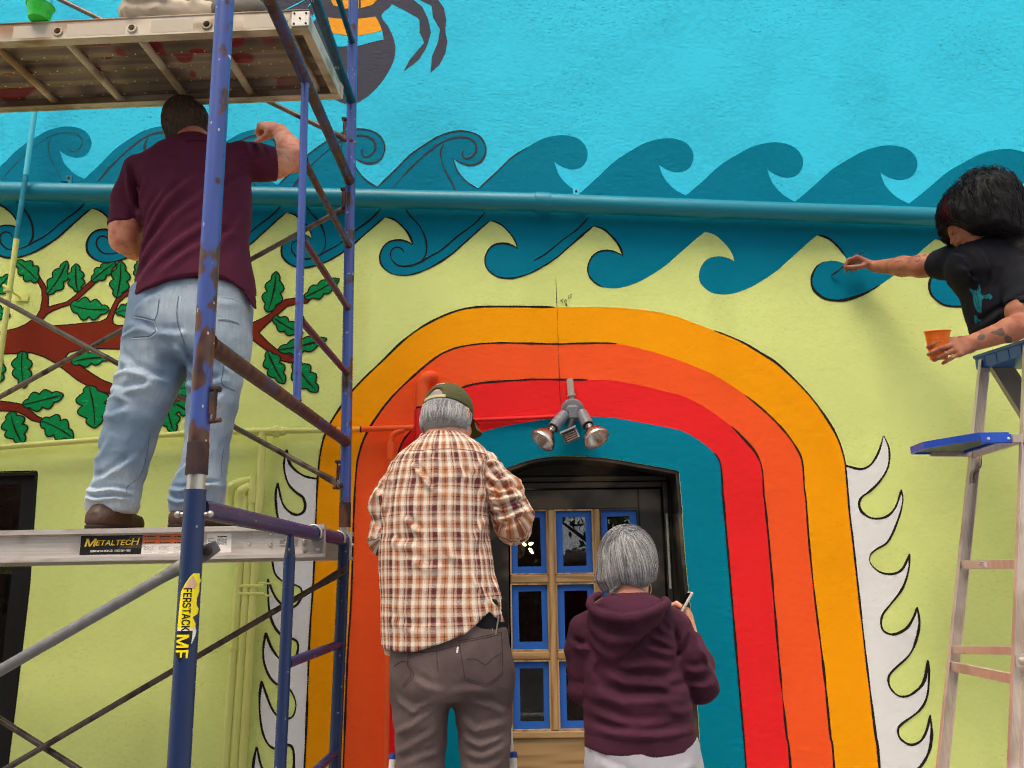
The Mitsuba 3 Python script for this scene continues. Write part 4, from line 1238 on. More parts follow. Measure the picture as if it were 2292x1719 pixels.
prail(0.0, 1, 'rail')
prail(WID, -1, 'rail')
pbox(-LEN, -0.03, 0.027, WID - 0.027, PH - 0.012, PH - 0.002, 'oak_level', 'deck_board')
for k in range(6):
    pbox(-LEN + 0.2 + k * 0.46, -LEN + 0.25 + k * 0.46, 0.0275, WID - 0.0275, PH - 0.05, PH - 0.0125, 'aluminium', 'cross_bar')
pbox(-0.075, -0.0005, 0.010, 0.0205, 0.013, PH - 0.0175, 'zinc', 'end_plate')
for (px, py) in ((1533, 220), (1530, 270), (1668, 205), (1665, 272), (1765, 205), (1763, 268), (1880, 255), (1880, 308), (1965, 308)):
    q = S(A7, px, py)[0]
    w = pt(q[0], q[1], 2.885)
    lx, lz = np.dot(w - O, ex), np.dot(w - O, ez)
    lx, lz = min(lx, -0.012), min(max(lz, 0.018), PH - 0.022)
    y_f = 0.0095 if lx > -0.075 else 0.0205
    c = O + ex * lx + ez * lz + ey * y_f
    big = px > 1600
    add('rivet', lathe([(0, 0.0), (0.0, 0.0075 if big else 0.006), (0.5, 0.0065 if big else 0.005), (1, 0.0005)], c, c - ey * (0.011 if big else 0.006), 12), 'zinc', PL, smooth=50)
pbox(-0.155, -0.095, 0.0145, 0.0205, 0.042, 0.062, 'zinc', 'hook_bracket', r=0.004)
# hooks over the ledger
for px, py in ((702, 1163), (757, 1196)):
    c = along(A_line, px)
    base = c + np.array([-0.10, 0, -0.012])
    arc = [c + np.array([math.cos(t) * 0.027, 0, math.sin(t) * 0.027]) for t in np.linspace(math.pi, -0.55, 12)]
    path = np.vstack([[base + [0.0, 0, 0.012]], [c + [-0.05, 0, 0.004]], arc])
    m = tube(path, 0.0045, 10)
    for q in (-0.011, 0.011):
        pass
    add('hook', cat([m.copy().apply_translation([0, q, 0]) for q in (-0.006, -0.002, 0.002, 0.006)]), 'zinc', PL, smooth=60)


def face_pt(x, y, lift):
    """Surveyed point on the web of the front rail."""
    w = pt(x, y, 2.90)
    return np.dot(w - O, ex), np.dot(w - O, ez)


def face_sheet(pts, lift, mat, name, parent):
    q = np.array([face_pt(x, y, 0) for x, y in pts])
    v, f = trimesh.creation.triangulate_polygon(Polygon(q).buffer(0), engine='earcut')
    W3 = O + np.outer(v[:, 0], ex) + np.outer(v[:, 1], ez) + ey * (0.021 - lift)
    m = trimesh.Trimesh(W3, f, process=False)
    if (m.face_normals @ (-ey)).sum() < 0:
        m.invert()
    return add(name, m, mat, parent)


def face_text(text, x, y, h_px, lift, mat, parent, w_px=None, shear=0.0, bold=False):
    K2 = 2.9 / FPX
    m = meshkit.text_mesh(text, h_px * K2, 0.0003, bold)
    v = m.vertices.copy()
    if w_px:
        v[:, 0] *= w_px * K2 / (v[:, 0].max() - v[:, 0].min())
    v[:, 0] += shear * v[:, 1]
    ox_, oz_ = face_pt(x, y, 0)
    m.vertices = O + np.outer(v[:, 0] + ox_, ex) + np.outer(v[:, 1] + oz_, ez) + np.outer(0.021 - lift - v[:, 2], ey)
    return add('lettering', m, mat, parent)


plain('sticker_gold', (226, 190, 60), 0.4)
plain('sticker_grey', (120, 112, 106), 0.5)
LBL = face_sheet([(175, 1199), (316, 1196.5), (310.5, 1240), (171, 1242)], 0.0004, 'sticker_black', 'label', PL)
labels[LBL] = {'label': 'black label reading METALTECH with warning panels'}
face_text('M', 180, 1223, 16.5, 0.0009, 'sticker_gold', LBL, 23, 0.22, True)
face_text('ETALTEC', 206, 1220.5, 11, 0.0009, 'sticker_gold', LBL, 78, 0.22, True)
face_text('H', 286, 1219.5, 15, 0.0009, 'sticker_gold', LBL, 16, 0.22, True)
face_text('WWW.METALTECH.CO   1 800 363-7587', 195, 1235.5, 4.2, 0.0009, 'sticker_white', LBL, 92, 0, True)
for k in range(9):
    x = 262 + k * 6
    face_sheet([(x, 1226.5), (x + 2.2, 1226.5), (x + 13.5, 1216.5), (x + 12, 1216.5)] if k > 2 else [(x, 1226.5), (x + 1.6, 1226.5), (x + 7, 1221), (x + 6, 1221)], 0.0006, 'sticker_grey', 'stripe', LBL)
for k in range(6):
    x = 284 + k * 5.2
    face_sheet([(x, 1205), (x + 1.6, 1205), (x + 7, 1198.5), (x + 6, 1198.5)], 0.0006, 'sticker_grey', 'stripe', LBL)
face_sheet([(316.5, 1196.5), (417, 1194), (414.5, 1216), (314, 1217.5)], 0.0004, 'sticker_orange', 'orange_panel', LBL)
face_sheet([(313.8, 1218), (414.5, 1216.5), (412, 1238), (311, 1240)], 0.0004, 'sticker_white', 'white_panel', LBL)
for c in range(3):
    xa = 317 + c * 34
    for r_, yy in enumerate((1198.5, 1212)):
        face_sheet([(xa + 2, yy + 3.4), (xa + 6.6, yy + 3.2), (xa + 4.4, yy - 0.8)], 0.0006, 'sticker_black', 'warning_mark', LBL)
        face_sheet([(xa + 8, yy + 2.8), (xa + 27, yy + 2.4), (xa + 27, yy + 0.6), (xa + 8, yy + 1)], 0.0006, 'sticker_black', 'warning_line', LBL)
    face_sheet([(xa + 1, 1209), (xa + 30, 1208.3), (xa + 30, 1204.2), (xa + 1, 1204.8)], 0.0006, 'sticker_grey', 'warning_line', LBL)
    for k in range(6):
        y = 1221.5 + k * 2.7
        face_sheet([(xa + 0.5, y + 1.2), (xa + 28 - (k * 7) % 9, y + 0.7), (xa + 28 - (k * 7) % 9, y), (xa + 0.5, y + 0.5)], 0.0006, 'sticker_grey', 'small_print', LBL)
WL = face_sheet([(461, 1194), (516.5, 1192.5), (515.5, 1236), (460, 1238)], 0.0004, 'sticker_white', 'barcode_label', PL)
for k in range(14):
    x = 484 + k * 1.6
    w = (0.5, 0.9, 0.6, 1.1, 0.5)[k % 5]
    face_sheet([(x, 1219), (x + w, 1219), (x + w, 1205), (x, 1205)], 0.0006, 'sticker_black', 'bar', WL)
for k in range(7):
    face_sheet([(463, 1206 + k * 3.4), (463 + (14, 10, 13, 8, 12, 9, 11)[k], 1206 + k * 3.4), (463 + (14, 10, 13, 8, 12, 9, 11)[k], 1204.8 + k * 3.4), (463, 1204.8 + k * 3.4)], 0.0006, 'sticker_black', 'small_print', WL)
face_sheet([(485, 1202.5), (506, 1202), (506, 1199.5), (485, 1200)], 0.0006, 'sticker_black', 'small_print', WL)

# ---------------------------------------------------------------- upper work platform
UP_ = thing('scaffold_plank', 'worn platform with ribbed underside splashed red, above the head of the man on the scaffold', 'plank')
FR = 2.60
ur_t, ur_b = pt(690, 24, FR), pt(690, 62, FR)
ul_t, ul_b = pt(0, 58, depth_for(0, 58, ur_t[2] + 0.006)), pt(0, 91, depth_for(0, 91, ur_b[2] + 0.006))
ul_t[1] = ul_b[1] = (ul_t[1] + ul_b[1]) / 2
ex2 = unit((ur_t - pt(0, 58, ul_t[1])) + (ur_b - pt(0, 91, ul_t[1])))
ez2 = unit(np.array([0, 0, 1.0]) - ex2 * ex2[2])
ey2 = np.cross(ez2, ex2)
O2 = ur_b.copy()
UH = float(np.linalg.norm(ur_t - ur_b))
rear = pt(690, 221, 3.04)
UW = float(np.dot(rear - O2, ey2)) + 0.02
UL = 2.75


def ubox(x0, x1, y0, y1, z0, z1, mat, name, parent=UP_, r=0.002):
    return add(name, put(bevel_box((x1 - x0, y1 - y0, z1 - z0), r), O2 + ex2 * (x0 + x1) / 2 + ey2 * (y0 + y1) / 2 + ez2 * (z0 + z1) / 2, ex2, ey2, ez2), mat, parent)


def up3(x, y, z):
    return O2 + ex2 * x + ey2 * y + ez2 * z


q = pt(*S(A1, 1265, 158)[0], FR)
rx0 = np.dot(q - O2, ex2)
q2 = pt(*S(A1, 782, 180)[0], FR)
step = rx0 - np.dot(q2 - O2, ex2)
rung_x = [rx0 + step * (1 - k) for k in range(11)]
rung_x = [x for x in rung_x if -UL < x < -0.03]


def drilled_rail(y0, y1, mat, name):
    g = sbox(-UL, 0, 0, UH)
    for x in rung_x:
        g = g.difference(Point(x, UH * 0.42).buffer(0.0125, 12))
    m = trimesh.creation.extrude_polygon(g, y1 - y0, engine='earcut')
    v = m.vertices
    m = trimesh.Trimesh(O2 + np.outer(v[:, 0], ex2) + np.outer(y0 + v[:, 2], ey2) + np.outer(v[:, 1], ez2), m.faces[:, ::-1], process=False)
    return add(name, m, mat, UP_)


drilled_rail(0.0, 0.012, 'deck_rail', 'rail')
drilled_rail(UW - 0.012, UW, 'deck_rail', 'rail')
ubox(-UL, 0, -0.004, 0.030, UH + 0.0005, UH + 0.006, 'deck_rail', 'rail_lip')
plain('sticker_worn', (196, 184, 168), 0.6)
ubox(-UL, 0, 0.0125, 0.040, 0.0, 0.004, 'deck_rail', 'rail_foot')
ubox(-UL, 0, UW - 0.040, UW - 0.0125, 0.0, 0.004, 'deck_rail', 'rail_foot')
for x in rung_x:
    m = lathe([(0, 0.0115), (1, 0.0115), (1, 0.0145), (0, 0.0145), (0, 0.0115)], up3(x, -0.002, UH * 0.42), up3(x, UW + 0.002, UH * 0.42), 16)
    k = add('rung', m, 'deck_rail', UP_, smooth=40)
    for yy, s in ((-0.0005, -1), (UW - 0.0135, -1)):
        add('rung_collar', lathe([(0, 0.0120), (0.2, 0.0185), (1, 0.0165), (1, 0.0120)], up3(x, yy, UH * 0.42), up3(x, yy + s * 0.006, UH * 0.42), 18), 'deck_rail', k, smooth=40)
# ribbed deck pans
zt = UH - 0.012
ny = 60
ys = np.linspace(0.0135, UW - 0.0135, ny)
prof = zt + 0.010 * np.clip(np.sin((ys - ys[0]) / (ys[-1] - ys[0]) * 2 * np.pi * 5) * 2.2, -1, 1) - 0.004
v, f = [], []
xs_ = np.linspace(-UL, -0.035, 2)
for x in xs_:
    for y, z in zip(ys, prof):
        v.append(up3(x, y, z))
for i in range(ny - 1):
    f += [[i, i + 1, ny + i + 1], [i, ny + i + 1, ny + i]]
top_v = [p + ez2 * 0.0035 for p in v]
n0 = len(v)
v += top_v
f += [[a_ + n0, c_ + n0, b_ + n0] for a_, b_, c_ in f[:]]
add('deck_pan', trimesh.Trimesh(np.array(v), np.array(f), process=False), 'deck_under', UP_, smooth=25)
plain('pinhole_light', (236, 238, 240), 0.5)  # pale colour painted in for sky light coming through deck pinholes
dots = []
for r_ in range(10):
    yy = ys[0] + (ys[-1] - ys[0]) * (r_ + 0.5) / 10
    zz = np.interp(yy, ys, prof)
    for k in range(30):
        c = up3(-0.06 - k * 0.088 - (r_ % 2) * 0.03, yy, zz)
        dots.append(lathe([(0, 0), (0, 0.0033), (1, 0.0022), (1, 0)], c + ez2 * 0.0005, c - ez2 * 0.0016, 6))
add('deck_rivets', cat(dots), 'pinhole_light', UP_, kind='stuff')  # solid pale discs imitating points of sky light; the pan has no openings
for ca, cb_ in ((1180, 905), (740, 360), (262, 10), (1790, 1500)):
    xa, xb = np.dot(pt(cb_ / 2.765, 50, FR) - O2, ex2), np.dot(pt(ca / 2.765, 45, FR) - O2, ex2)
    ubox(xa, xb, -0.0009, 0.0001, UH * 0.12, UH * 0.86, 'sticker_worn', 'worn_label', r=0.0003)
ubox(-0.034, -0.002, 0.0135, UW - 0.0135, 0.004, UH - 0.002, 'deck_rail', 'end_beam')
for yy, sg in ((-0.0065, 1), (UW + 0.0005, 1)):
    pl = ubox(-0.060, 0.004, yy, yy + 0.006, 0.004, UH - 0.004, 'zinc' if yy < 0 else 'deck_rail', 'end_fitting')
    for bx_, bz in ((-0.050, 0.2), (-0.008, 0.2), (-0.029, 0.5), (-0.050, 0.8), (-0.008, 0.8)):
        fy0 = yy if yy < 0 else yy - 0.0
        add('bolt', lathe([(0, 0.0), (0, 0.0042), (1, 0.0030), (1, 0.0)], up3(bx_, yy - 0.0002, UH * bz), up3(bx_, yy - 0.0035, UH * bz), 8), 'lamp_dark', pl)
for px, line in ((727, D_line), (783, D_line)):
    c = along(line, px)
    lx, ly = np.dot(c - O2, ex2), np.dot(c - O2, ey2)
    ly = 0.02 if px == 727 else UW - 0.02
    cz = D_line[0] + (D_line[1] - D_line[0]) * ((up3(0, ly, 0)[1] - D_line[0][1]) / (D_line[1][1] - D_line[0][1]))
    plate = trimesh.creation.extrude_polygon(Polygon([(-0.002, -0.02), (0.05, -0.02), (0.05, 0.012), (0.075, 0.030), (0.098, 0.012), (0.098, -0.024), (0.118, -0.024), (0.118, 0.05), (-0.002, 0.05)]), 0.006, engine='earcut')
    sx = (cz[0] - O2[0]) / 0.075
    v = plate.vertices
    w = np.column_stack([O2[0] + v[:, 0] * sx, cz[1] + v[:, 2] - 0.003, cz[2] + v[:, 1] - 0.007])
    m = trimesh.Trimesh(w, plate.faces[:, ::-1], process=False)
    add('hook', m, 'zinc', UP_)
# ---------------------------------------------------------------- modelling of bodies and cloth: distance fields meshed by surface nets
def smin(a, b, k):
    if k <= 0:
        return np.minimum(a, b)
    h = np.clip(0.5 + 0.5 * (b - a) / k, 0, 1)
    return b * (1 - h) + a * h - k * h * (1 - h)


def seg_t(P, a, b):
    ab = b - a
    return np.clip(((P - a) @ ab) / max(float(ab @ ab), 1e-12), 0, 1)


class Field:
    def __init__(self, k=0.02):
        self.k, self.ops, self.lo, self.hi, self.folds = k, [], [], [], []

    def _add(self, fn, lo, hi, k, sub=False):
        self.ops.append((fn, self.k if k is None else k, sub))
        if not sub:
            self.lo.append(np.asarray(lo, float))
            self.hi.append(np.asarray(hi, float))
        return self

    def cone(self, a, b, ra, rb, k=None, flat=None, sub=False):
        a, b = np.asarray(a, float), np.asarray(b, float)
        r = max(ra, rb)

        def fn(P):
            t = seg_t(P, a, b)
            q = P - (a + t[:, None] * (b - a))
            if flat is not None:
                n, s = flat
                q = q + np.outer(q @ n, n) * (s - 1)
            return np.linalg.norm(q, axis=1) - (ra + (rb - ra) * t)
        return self._add(fn, np.minimum(a, b) - r, np.maximum(a, b) + r, k, sub)

    def chain(self, pts, radii, k=0.012, flat=None):
        for i in range(len(pts) - 1):
            self.cone(pts[i], pts[i + 1], radii[i], radii[i + 1], k=(None if i == 0 else k), flat=flat)
        return self

    def ell(self, c, r, axes=None, k=None, sub=False):
        c, r = np.asarray(c, float), np.asarray(r, float)
        R = np.eye(3) if axes is None else np.array(axes, float)   # rows: local axes

        def fn(P):
            q = (P - c) @ R.T
            a = np.linalg.norm(q / r, axis=1)
            b = np.linalg.norm(q / (r * r), axis=1) + 1e-9
            return a * (a - 1) / b
        m = r.max()
        return self._add(fn, c - m, c + m, k, sub)

    def loft(self, rows, k=None, e=2.2, cap=0.02, sub=False):
        rows = np.array(sorted(rows), float)
        if len(rows) > 2:
            from scipy.interpolate import PchipInterpolator
            zz = np.linspace(rows[0, 0], rows[-1, 0], 80)
            tab = np.column_stack([zz, PchipInterpolator(rows[:, 0], rows[:, 1:])(zz)])
        else:
            tab = rows

        def fn(P):
            z = P[:, 2]
            cx, cy, rx, ry = (np.interp(z, tab[:, 0], tab[:, i]) for i in (1, 2, 3, 4))
            dx, dy = P[:, 0] - cx, P[:, 1] - cy
            q = ((np.abs(dx) / rx) ** e + (np.abs(dy) / ry) ** e) ** (1 / e) + 1e-6
            d = np.hypot(dx, dy) * (1 - 1 / q)
            d = np.where(q < 0.3, -np.minimum(rx, ry) * (1 - q), d)
            return -smin(-d, -np.maximum(tab[0, 0] - z, z - tab[-1, 0]), cap)
        lo = np.array([(rows[:, 1] - rows[:, 3]).min(), (rows[:, 2] - rows[:, 4]).min(), rows[0, 0]])
        hi = np.array([(rows[:, 1] + rows[:, 3]).max(), (rows[:, 2] + rows[:, 4]).max(), rows[-1, 0]])
        return self._add(fn, lo, hi, k, sub)

    def cut(self, fn, k=0.004):
        """Keeps the side where fn is negative."""
        self.ops.append((fn, k, 'cut'))
        return self

    def fold(self, fn):
        self.folds.append(fn)
        return self

    def base(self, P):
        d = None
        for fn, k, sub in self.ops:
            v = fn(P)
            if d is None:
                d = v
            elif sub == 'cut':
                d = -smin(-d, -v, k)
            elif sub:
                d = -smin(-d, v, k)
            else:
                d = smin(d, v, k)
        return d

    def __call__(self, P):
        d = self.base(P)
        if self.folds:
            m = np.abs(d) < 0.05
            if m.any():
                d = d.copy()
                d[m] -= sum(f(P[m]) for f in self.folds)
        return d

    def mesh(self, h=0.008, pad=0.03, keep=None):
        lo, hi = np.min(self.lo, 0) - pad, np.max(self.hi, 0) + pad
        n = np.ceil((hi - lo) / h).astype(int) + 1
        # coarse pass: blocks of the fine grid that can hold the surface
        gx, gy, gz = (lo[i] + np.arange(n[i]) * h for i in range(3))
        D = np.full(tuple(n), 1.0, np.float32)
        s = 4
        cx, cy, cz = gx[::s], gy[::s], gz[::s]
        Pc = np.stack(np.meshgrid(cx, cy, cz, indexing='ij'), -1).reshape(-1, 3)
        dc = self.base(Pc).reshape(len(cx), len(cy), len(cz))
        big = np.repeat(np.repeat(np.repeat(dc, s, 0), s, 1), s, 2)[:n[0], :n[1], :n[2]]
        D[...] = big
        m = np.abs(big) < h * s * 2.6 + 0.02
        ii = np.argwhere(m)
        P = np.column_stack([gx[ii[:, 0]], gy[ii[:, 1]], gz[ii[:, 2]]])
        D[m] = self(P)
        v, f = surface_nets(D, lo, h)
        for _ in range(2):
            d0 = self(v)
            e = h * 0.25
            g = np.column_stack([self(v + np.eye(3)[i] * e) - self(v - np.eye(3)[i] * e) for i in range(3)]) / (2 * e)
            gn = np.sum(g * g, 1)
            v = v - g * np.clip(d0 / np.maximum(gn, 0.2), -h * 0.6, h * 0.6)[:, None]
        t = trimesh.Trimesh(v, f, process=False)
        if keep is not None:
            t = trimesh.Trimesh(v, f[keep(v[f].mean(1))], process=False)
            t.remove_unreferenced_vertices()
        return t

    def hit(self, x, y, near=0.6, far=5.0):
        """Where the sight line of survey pixel (x, y) meets the surface (None if it misses)."""
        d = FWD + (x - IMW / 2) / FPX * RIGHT + (IMH / 2 - y) / FPX * UPV
        d = d / np.linalg.norm(d)
        t = near
        for _ in range(90):
            p = EYE + d * t
            v = float(self(p[None])[0])
            if v < 0.0006:
                return p
            t += max(v * 0.7, 0.0006)
            if t > far:
                return None
        return EYE + d * t


def surface_nets(D, lo, h):
    n = np.array(D.shape)
    ins = D < 0
    c = np.zeros(tuple(n - 1), np.uint8)
    offs = [(a, b, e) for a in (0, 1) for b in (0, 1) for e in (0, 1)]
    for i, (a, b, e) in enumerate(offs):
        c |= (ins[a:n[0] - 1 + a, b:n[1] - 1 + b, e:n[2] - 1 + e].astype(np.uint8) << i)
    cells = np.argwhere((c != 0) & (c != 255))
    idx = np.full(tuple(n - 1), -1, np.int64)
    idx[tuple(cells.T)] = np.arange(len(cells))
    val = np.stack([D[cells[:, 0] + a, cells[:, 1] + b, cells[:, 2] + e] for a, b, e in offs], 1).astype(float)
    acc, cnt = np.zeros((len(cells), 3)), np.zeros(len(cells))
    for i in range(8):
        for j in range(i + 1, 8):
            oi, oj = np.array(offs[i]), np.array(offs[j])
            if np.abs(oi - oj).sum() != 1:
                continue
            x = (val[:, i] < 0) != (val[:, j] < 0)
            t = np.where(x, val[:, i] / np.where(x, val[:, i] - val[:, j], 1), 0)
            acc += np.where(x[:, None], oi + t[:, None] * (oj - oi), 0)
            cnt += x
    v = lo + h * (cells + acc / cnt[:, None])
    faces = []
    for ax in range(3):
        b, e = [(1, 2), (2, 0), (0, 1)][ax]
        sl0, sl1 = [slice(None)] * 3, [slice(None)] * 3
        sl0[ax], sl1[ax] = slice(0, n[ax] - 1), slice(1, n[ax])
        s0, s1 = ins[tuple(sl0)], ins[tuple(sl1)]
        q = np.argwhere(s0 != s1)
        q = q[(q[:, b] > 0) & (q[:, e] > 0) & (q[:, b] < n[b] - 1) & (q[:, e] < n[e] - 1)]
        ub, ue = np.eye(3, dtype=int)[b], np.eye(3, dtype=int)[e]
        g = lambda o: idx[tuple((q + o).T)]
        a0, a1, a2, a3 = g(-ub - ue), g(-ue), g(0 * ub), g(-ub)
        fl = s0[tuple(q.T)]
        quad = np.stack([a0, a1, a2, a3], 1)
        quad = np.where(fl[:, None], quad, quad[:, ::-1])
        quad = quad[(quad >= 0).all(1)]
        faces += [quad[:, [0, 1, 2]], quad[:, [0, 2, 3]]]
    return v, np.vstack(faces)


def row(y, xl, xr, Y, ry):
    a, b = pt(xl, y, Y), pt(xr, y, Y)
    return ((a[2] + b[2]) / 2, (a[0] + b[0]) / 2, Y, (b[0] - a[0]) / 2, ry)


def limb_rows(rows, Y, dY=None):
    """Surveyed (y, left, right) rows of a limb -> centres and radii."""
    c, r = [], []
    for i, (y, a, b) in enumerate(rows):
        yy = Y if dY is None else Y + dY[i]
        p, q = pt(a, y, yy), pt(b, y, yy)
        c.append((p + q) / 2)
        r.append(np.linalg.norm(q - p) / 2)
    return c, r


def crease(poly, Y, w, amp, pair=0.75, front=None):
    """A cloth fold along surveyed pixels: a ridge with a valley beside it, fading towards its ends."""
    q = np.array([pt(x, y, Y) for x, y in poly])[:, [0, 2]]

    def fn(P):
        XZ = P[:, [0, 2]]
        best, sgn, tt = np.full(len(P), 9.0), np.zeros(len(P)), np.zeros(len(P))
        n = len(q) - 1
        for i in range(n):
            a, b = q[i], q[i + 1]
            ab = b - a
            t = np.clip(((XZ - a) @ ab) / (ab @ ab), 0, 1)
            dv = XZ - a - t[:, None] * ab
            d = np.hypot(dv[:, 0], dv[:, 1])
            s = np.sign(ab[0] * dv[:, 1] - ab[1] * dv[:, 0])
            m = d < best
            best, sgn, tt = np.where(m, d, best), np.where(m, s, sgn), np.where(m, (i + t) / n, tt)
        s = best * sgn
        fade = np.clip(np.minimum(tt, 1 - tt) * 4 + 0.25, 0, 1)
        v = amp * fade * (np.exp(-(s / w) ** 2) - pair * np.exp(-((s - 1.7 * w) / w) ** 2))
        lim = (Y if front is None else front)
        return v * np.clip((lim - P[:, 1]) / 0.04 + 0.5, 0, 1)
    return fn


def rumple(amp, fx, fy, fz, seed=0):
    def fn(P):
        a = meshkit.noise(P * [fx, fy, fz], seed)
        b = meshkit.noise(P * [fx * 2.3, fy * 2.3, fz * 2.3] + 5, seed + 1)
        return amp * ((1 - np.abs(2 * a - 1)) - 0.5 + 0.5 * ((1 - np.abs(2 * b - 1)) - 0.5))
    return fn


def stitch(field, poly, r, lift=0.0004, n=6):
    """A seam laid on the surface along surveyed pixels."""
    p = [field.hit(x, y) for x, y in spline(np.array(poly, float), n)]
    p = [x + np.array([0, -lift, 0]) for x in p if x is not None]
    return tube(np.array(p), r, 6) if len(p) > 2 else None


# ---- hands: palm and five jointed fingers
def hand_into(F, wrist, fwd, back, side, curl, spread=0.12, size=1.0, thumb=(0.5, 0.6), wr=0.026, k=0.006):
    """wrist: point; fwd: along the palm; back: normal of the back of the hand; side: +1 when the thumb is on fwd x back's side. curl: per finger (three bends)."""
    f, bk = unit(fwd), unit(back)
    bk = unit(bk - f * np.dot(bk, f))
    lat = np.cross(f, bk) * side
    s = size
    W = np.asarray(wrist, float)
    kn = [W + f * 0.088 * s * m + lat * o * s - bk * 0.002 for m, o in ((0.97, 0.030), (1.03, 0.010), (0.98, -0.010), (0.90, -0.028))]
    for q, o in zip(kn, (0.016, 0.006, -0.006, -0.016)):
        F.cone(W + lat * o * s, q, 0.017 * s, 0.0125 * s, k=0.012)
    ln = [(0.040, 0.025, 0.019), (0.044, 0.029, 0.020), (0.041, 0.027, 0.020), (0.032, 0.020, 0.018)]
    rr = [0.0088, 0.0092, 0.0086, 0.0074]
    for i in range(4):
        p, ang = kn[i], 0.0
        lean = spread * (1.5 - i)
        for j in range(3):
            ang += curl[i][j]
            d = unit(f * math.cos(ang) - bk * math.sin(ang) + lat * lean * math.cos(ang))
            q = p + d * ln[i][j] * s
            F.cone(p, q, rr[i] * s * (1.06 - 0.08 * j), rr[i] * s * (0.98 - 0.09 * j), k=k if j == 0 else 0.003)
            p = q
    t0 = W + f * 0.022 * s + lat * 0.022 * s - bk * 0.008 * s
    d1 = unit(f * 0.62 + lat * thumb[0] - bk * thumb[1])
    t1 = t0 + d1 * 0.044 * s
    d2 = unit(f * 0.9 + lat * thumb[0] * 0.35 - bk * thumb[1] * 0.8)
    t2 = t1 + d2 * 0.032 * s
    d3 = unit(f * 0.95 + lat * 0.05 - bk * thumb[1] * 0.7)
    F.cone(t0, t1, 0.0155 * s, 0.0115 * s, k=0.012)
    F.cone(t1, t2, 0.0110 * s, 0.0098 * s, k=0.004)
    F.cone(t2, t2 + d3 * 0.026 * s, 0.0098 * s, 0.0080 * s, k=0.003)
    return kn


def head_into(F, c, f, u, s=1.0, k=0.012, ears=True):
    """A head of width about 0.155 m: c is the middle of the skull, f where it looks, u its up."""
    f = unit(f)
    u = unit(np.asarray(u, float) - f * np.dot(u, f))
    r = np.cross(f, u)
    ax = [r, f, u]
    L = lambda a, b, e: c + (r * a + f * b + u * e) * s
    F.ell(L(0, -0.006, 0.012), np.array([0.076, 0.096, 0.098]) * s, ax, k=0.02)
    F.ell(L(0, 0.026, -0.050), np.array([0.060, 0.066, 0.072]) * s, ax, k=0.03)
    F.ell(L(0, 0.066, -0.104), np.array([0.026, 0.022, 0.020]) * s, ax, k=0.025)
    F.cone(L(-0.050, -0.002, -0.070), L(-0.020, 0.060, -0.104), 0.020 * s, 0.016 * s, k=0.02)
    F.cone(L(0.050, -0.002, -0.070), L(0.020, 0.060, -0.104), 0.020 * s, 0.016 * s, k=0.02)
    F.cone(L(-0.032, 0.083, 0.020), L(0.032, 0.083, 0.020), 0.011 * s, 0.011 * s, k=0.014)
    for sg in (-1, 1):
        F.ell(L(sg * 0.031, 0.094, 0.000), np.array([0.017, 0.012, 0.0115]) * s, ax, k=0.006, sub=True)
        F.ell(L(sg * 0.031, 0.078, 0.000), np.array([0.0125, 0.0125, 0.0125]) * s, ax, k=0.003)
        F.cone(L(sg * 0.020, 0.0885, 0.0075), L(sg * 0.043, 0.084, 0.005), 0.0038 * s, 0.0036 * s, k=0.004)
        F.ell(L(sg * 0.040, 0.066, -0.034), np.array([0.022, 0.020, 0.020]) * s, ax, k=0.02)
        F.ell(L(sg * 0.012, 0.097, -0.042), np.array([0.0085, 0.010, 0.0080]) * s, ax, k=0.006)
    F.cone(L(0, 0.090, 0.006), L(0, 0.112, -0.036), 0.0085 * s, 0.0115 * s, k=0.010)
    F.cone(L(-0.018, 0.086, -0.071), L(0.018, 0.086, -0.071), 0.0062 * s, 0.0062 * s, k=0.008)
    F.cone(L(-0.020, 0.0875, -0.0665), L(0.020, 0.0875, -0.0665), 0.0022 * s, 0.0022 * s, k=0.003, sub=True)
    F.cone(L(-0.018, 0.087, -0.0615), L(0.018, 0.087, -0.0615), 0.0052 * s, 0.0052 * s, k=0.006)
    if ears:
        for sg in (-1, 1):
            F.ell(L(sg * 0.079, -0.008, -0.012), np.array([0.0085, 0.018, 0.031]) * s, [unit(r + f * sg * 0.35), unit(f - r * sg * 0.35), u], k=0.006)
            F.ell(L(sg * 0.088, 0.000, -0.008), np.array([0.006, 0.009, 0.016]) * s, ax, k=0.005, sub=True)
    return ax


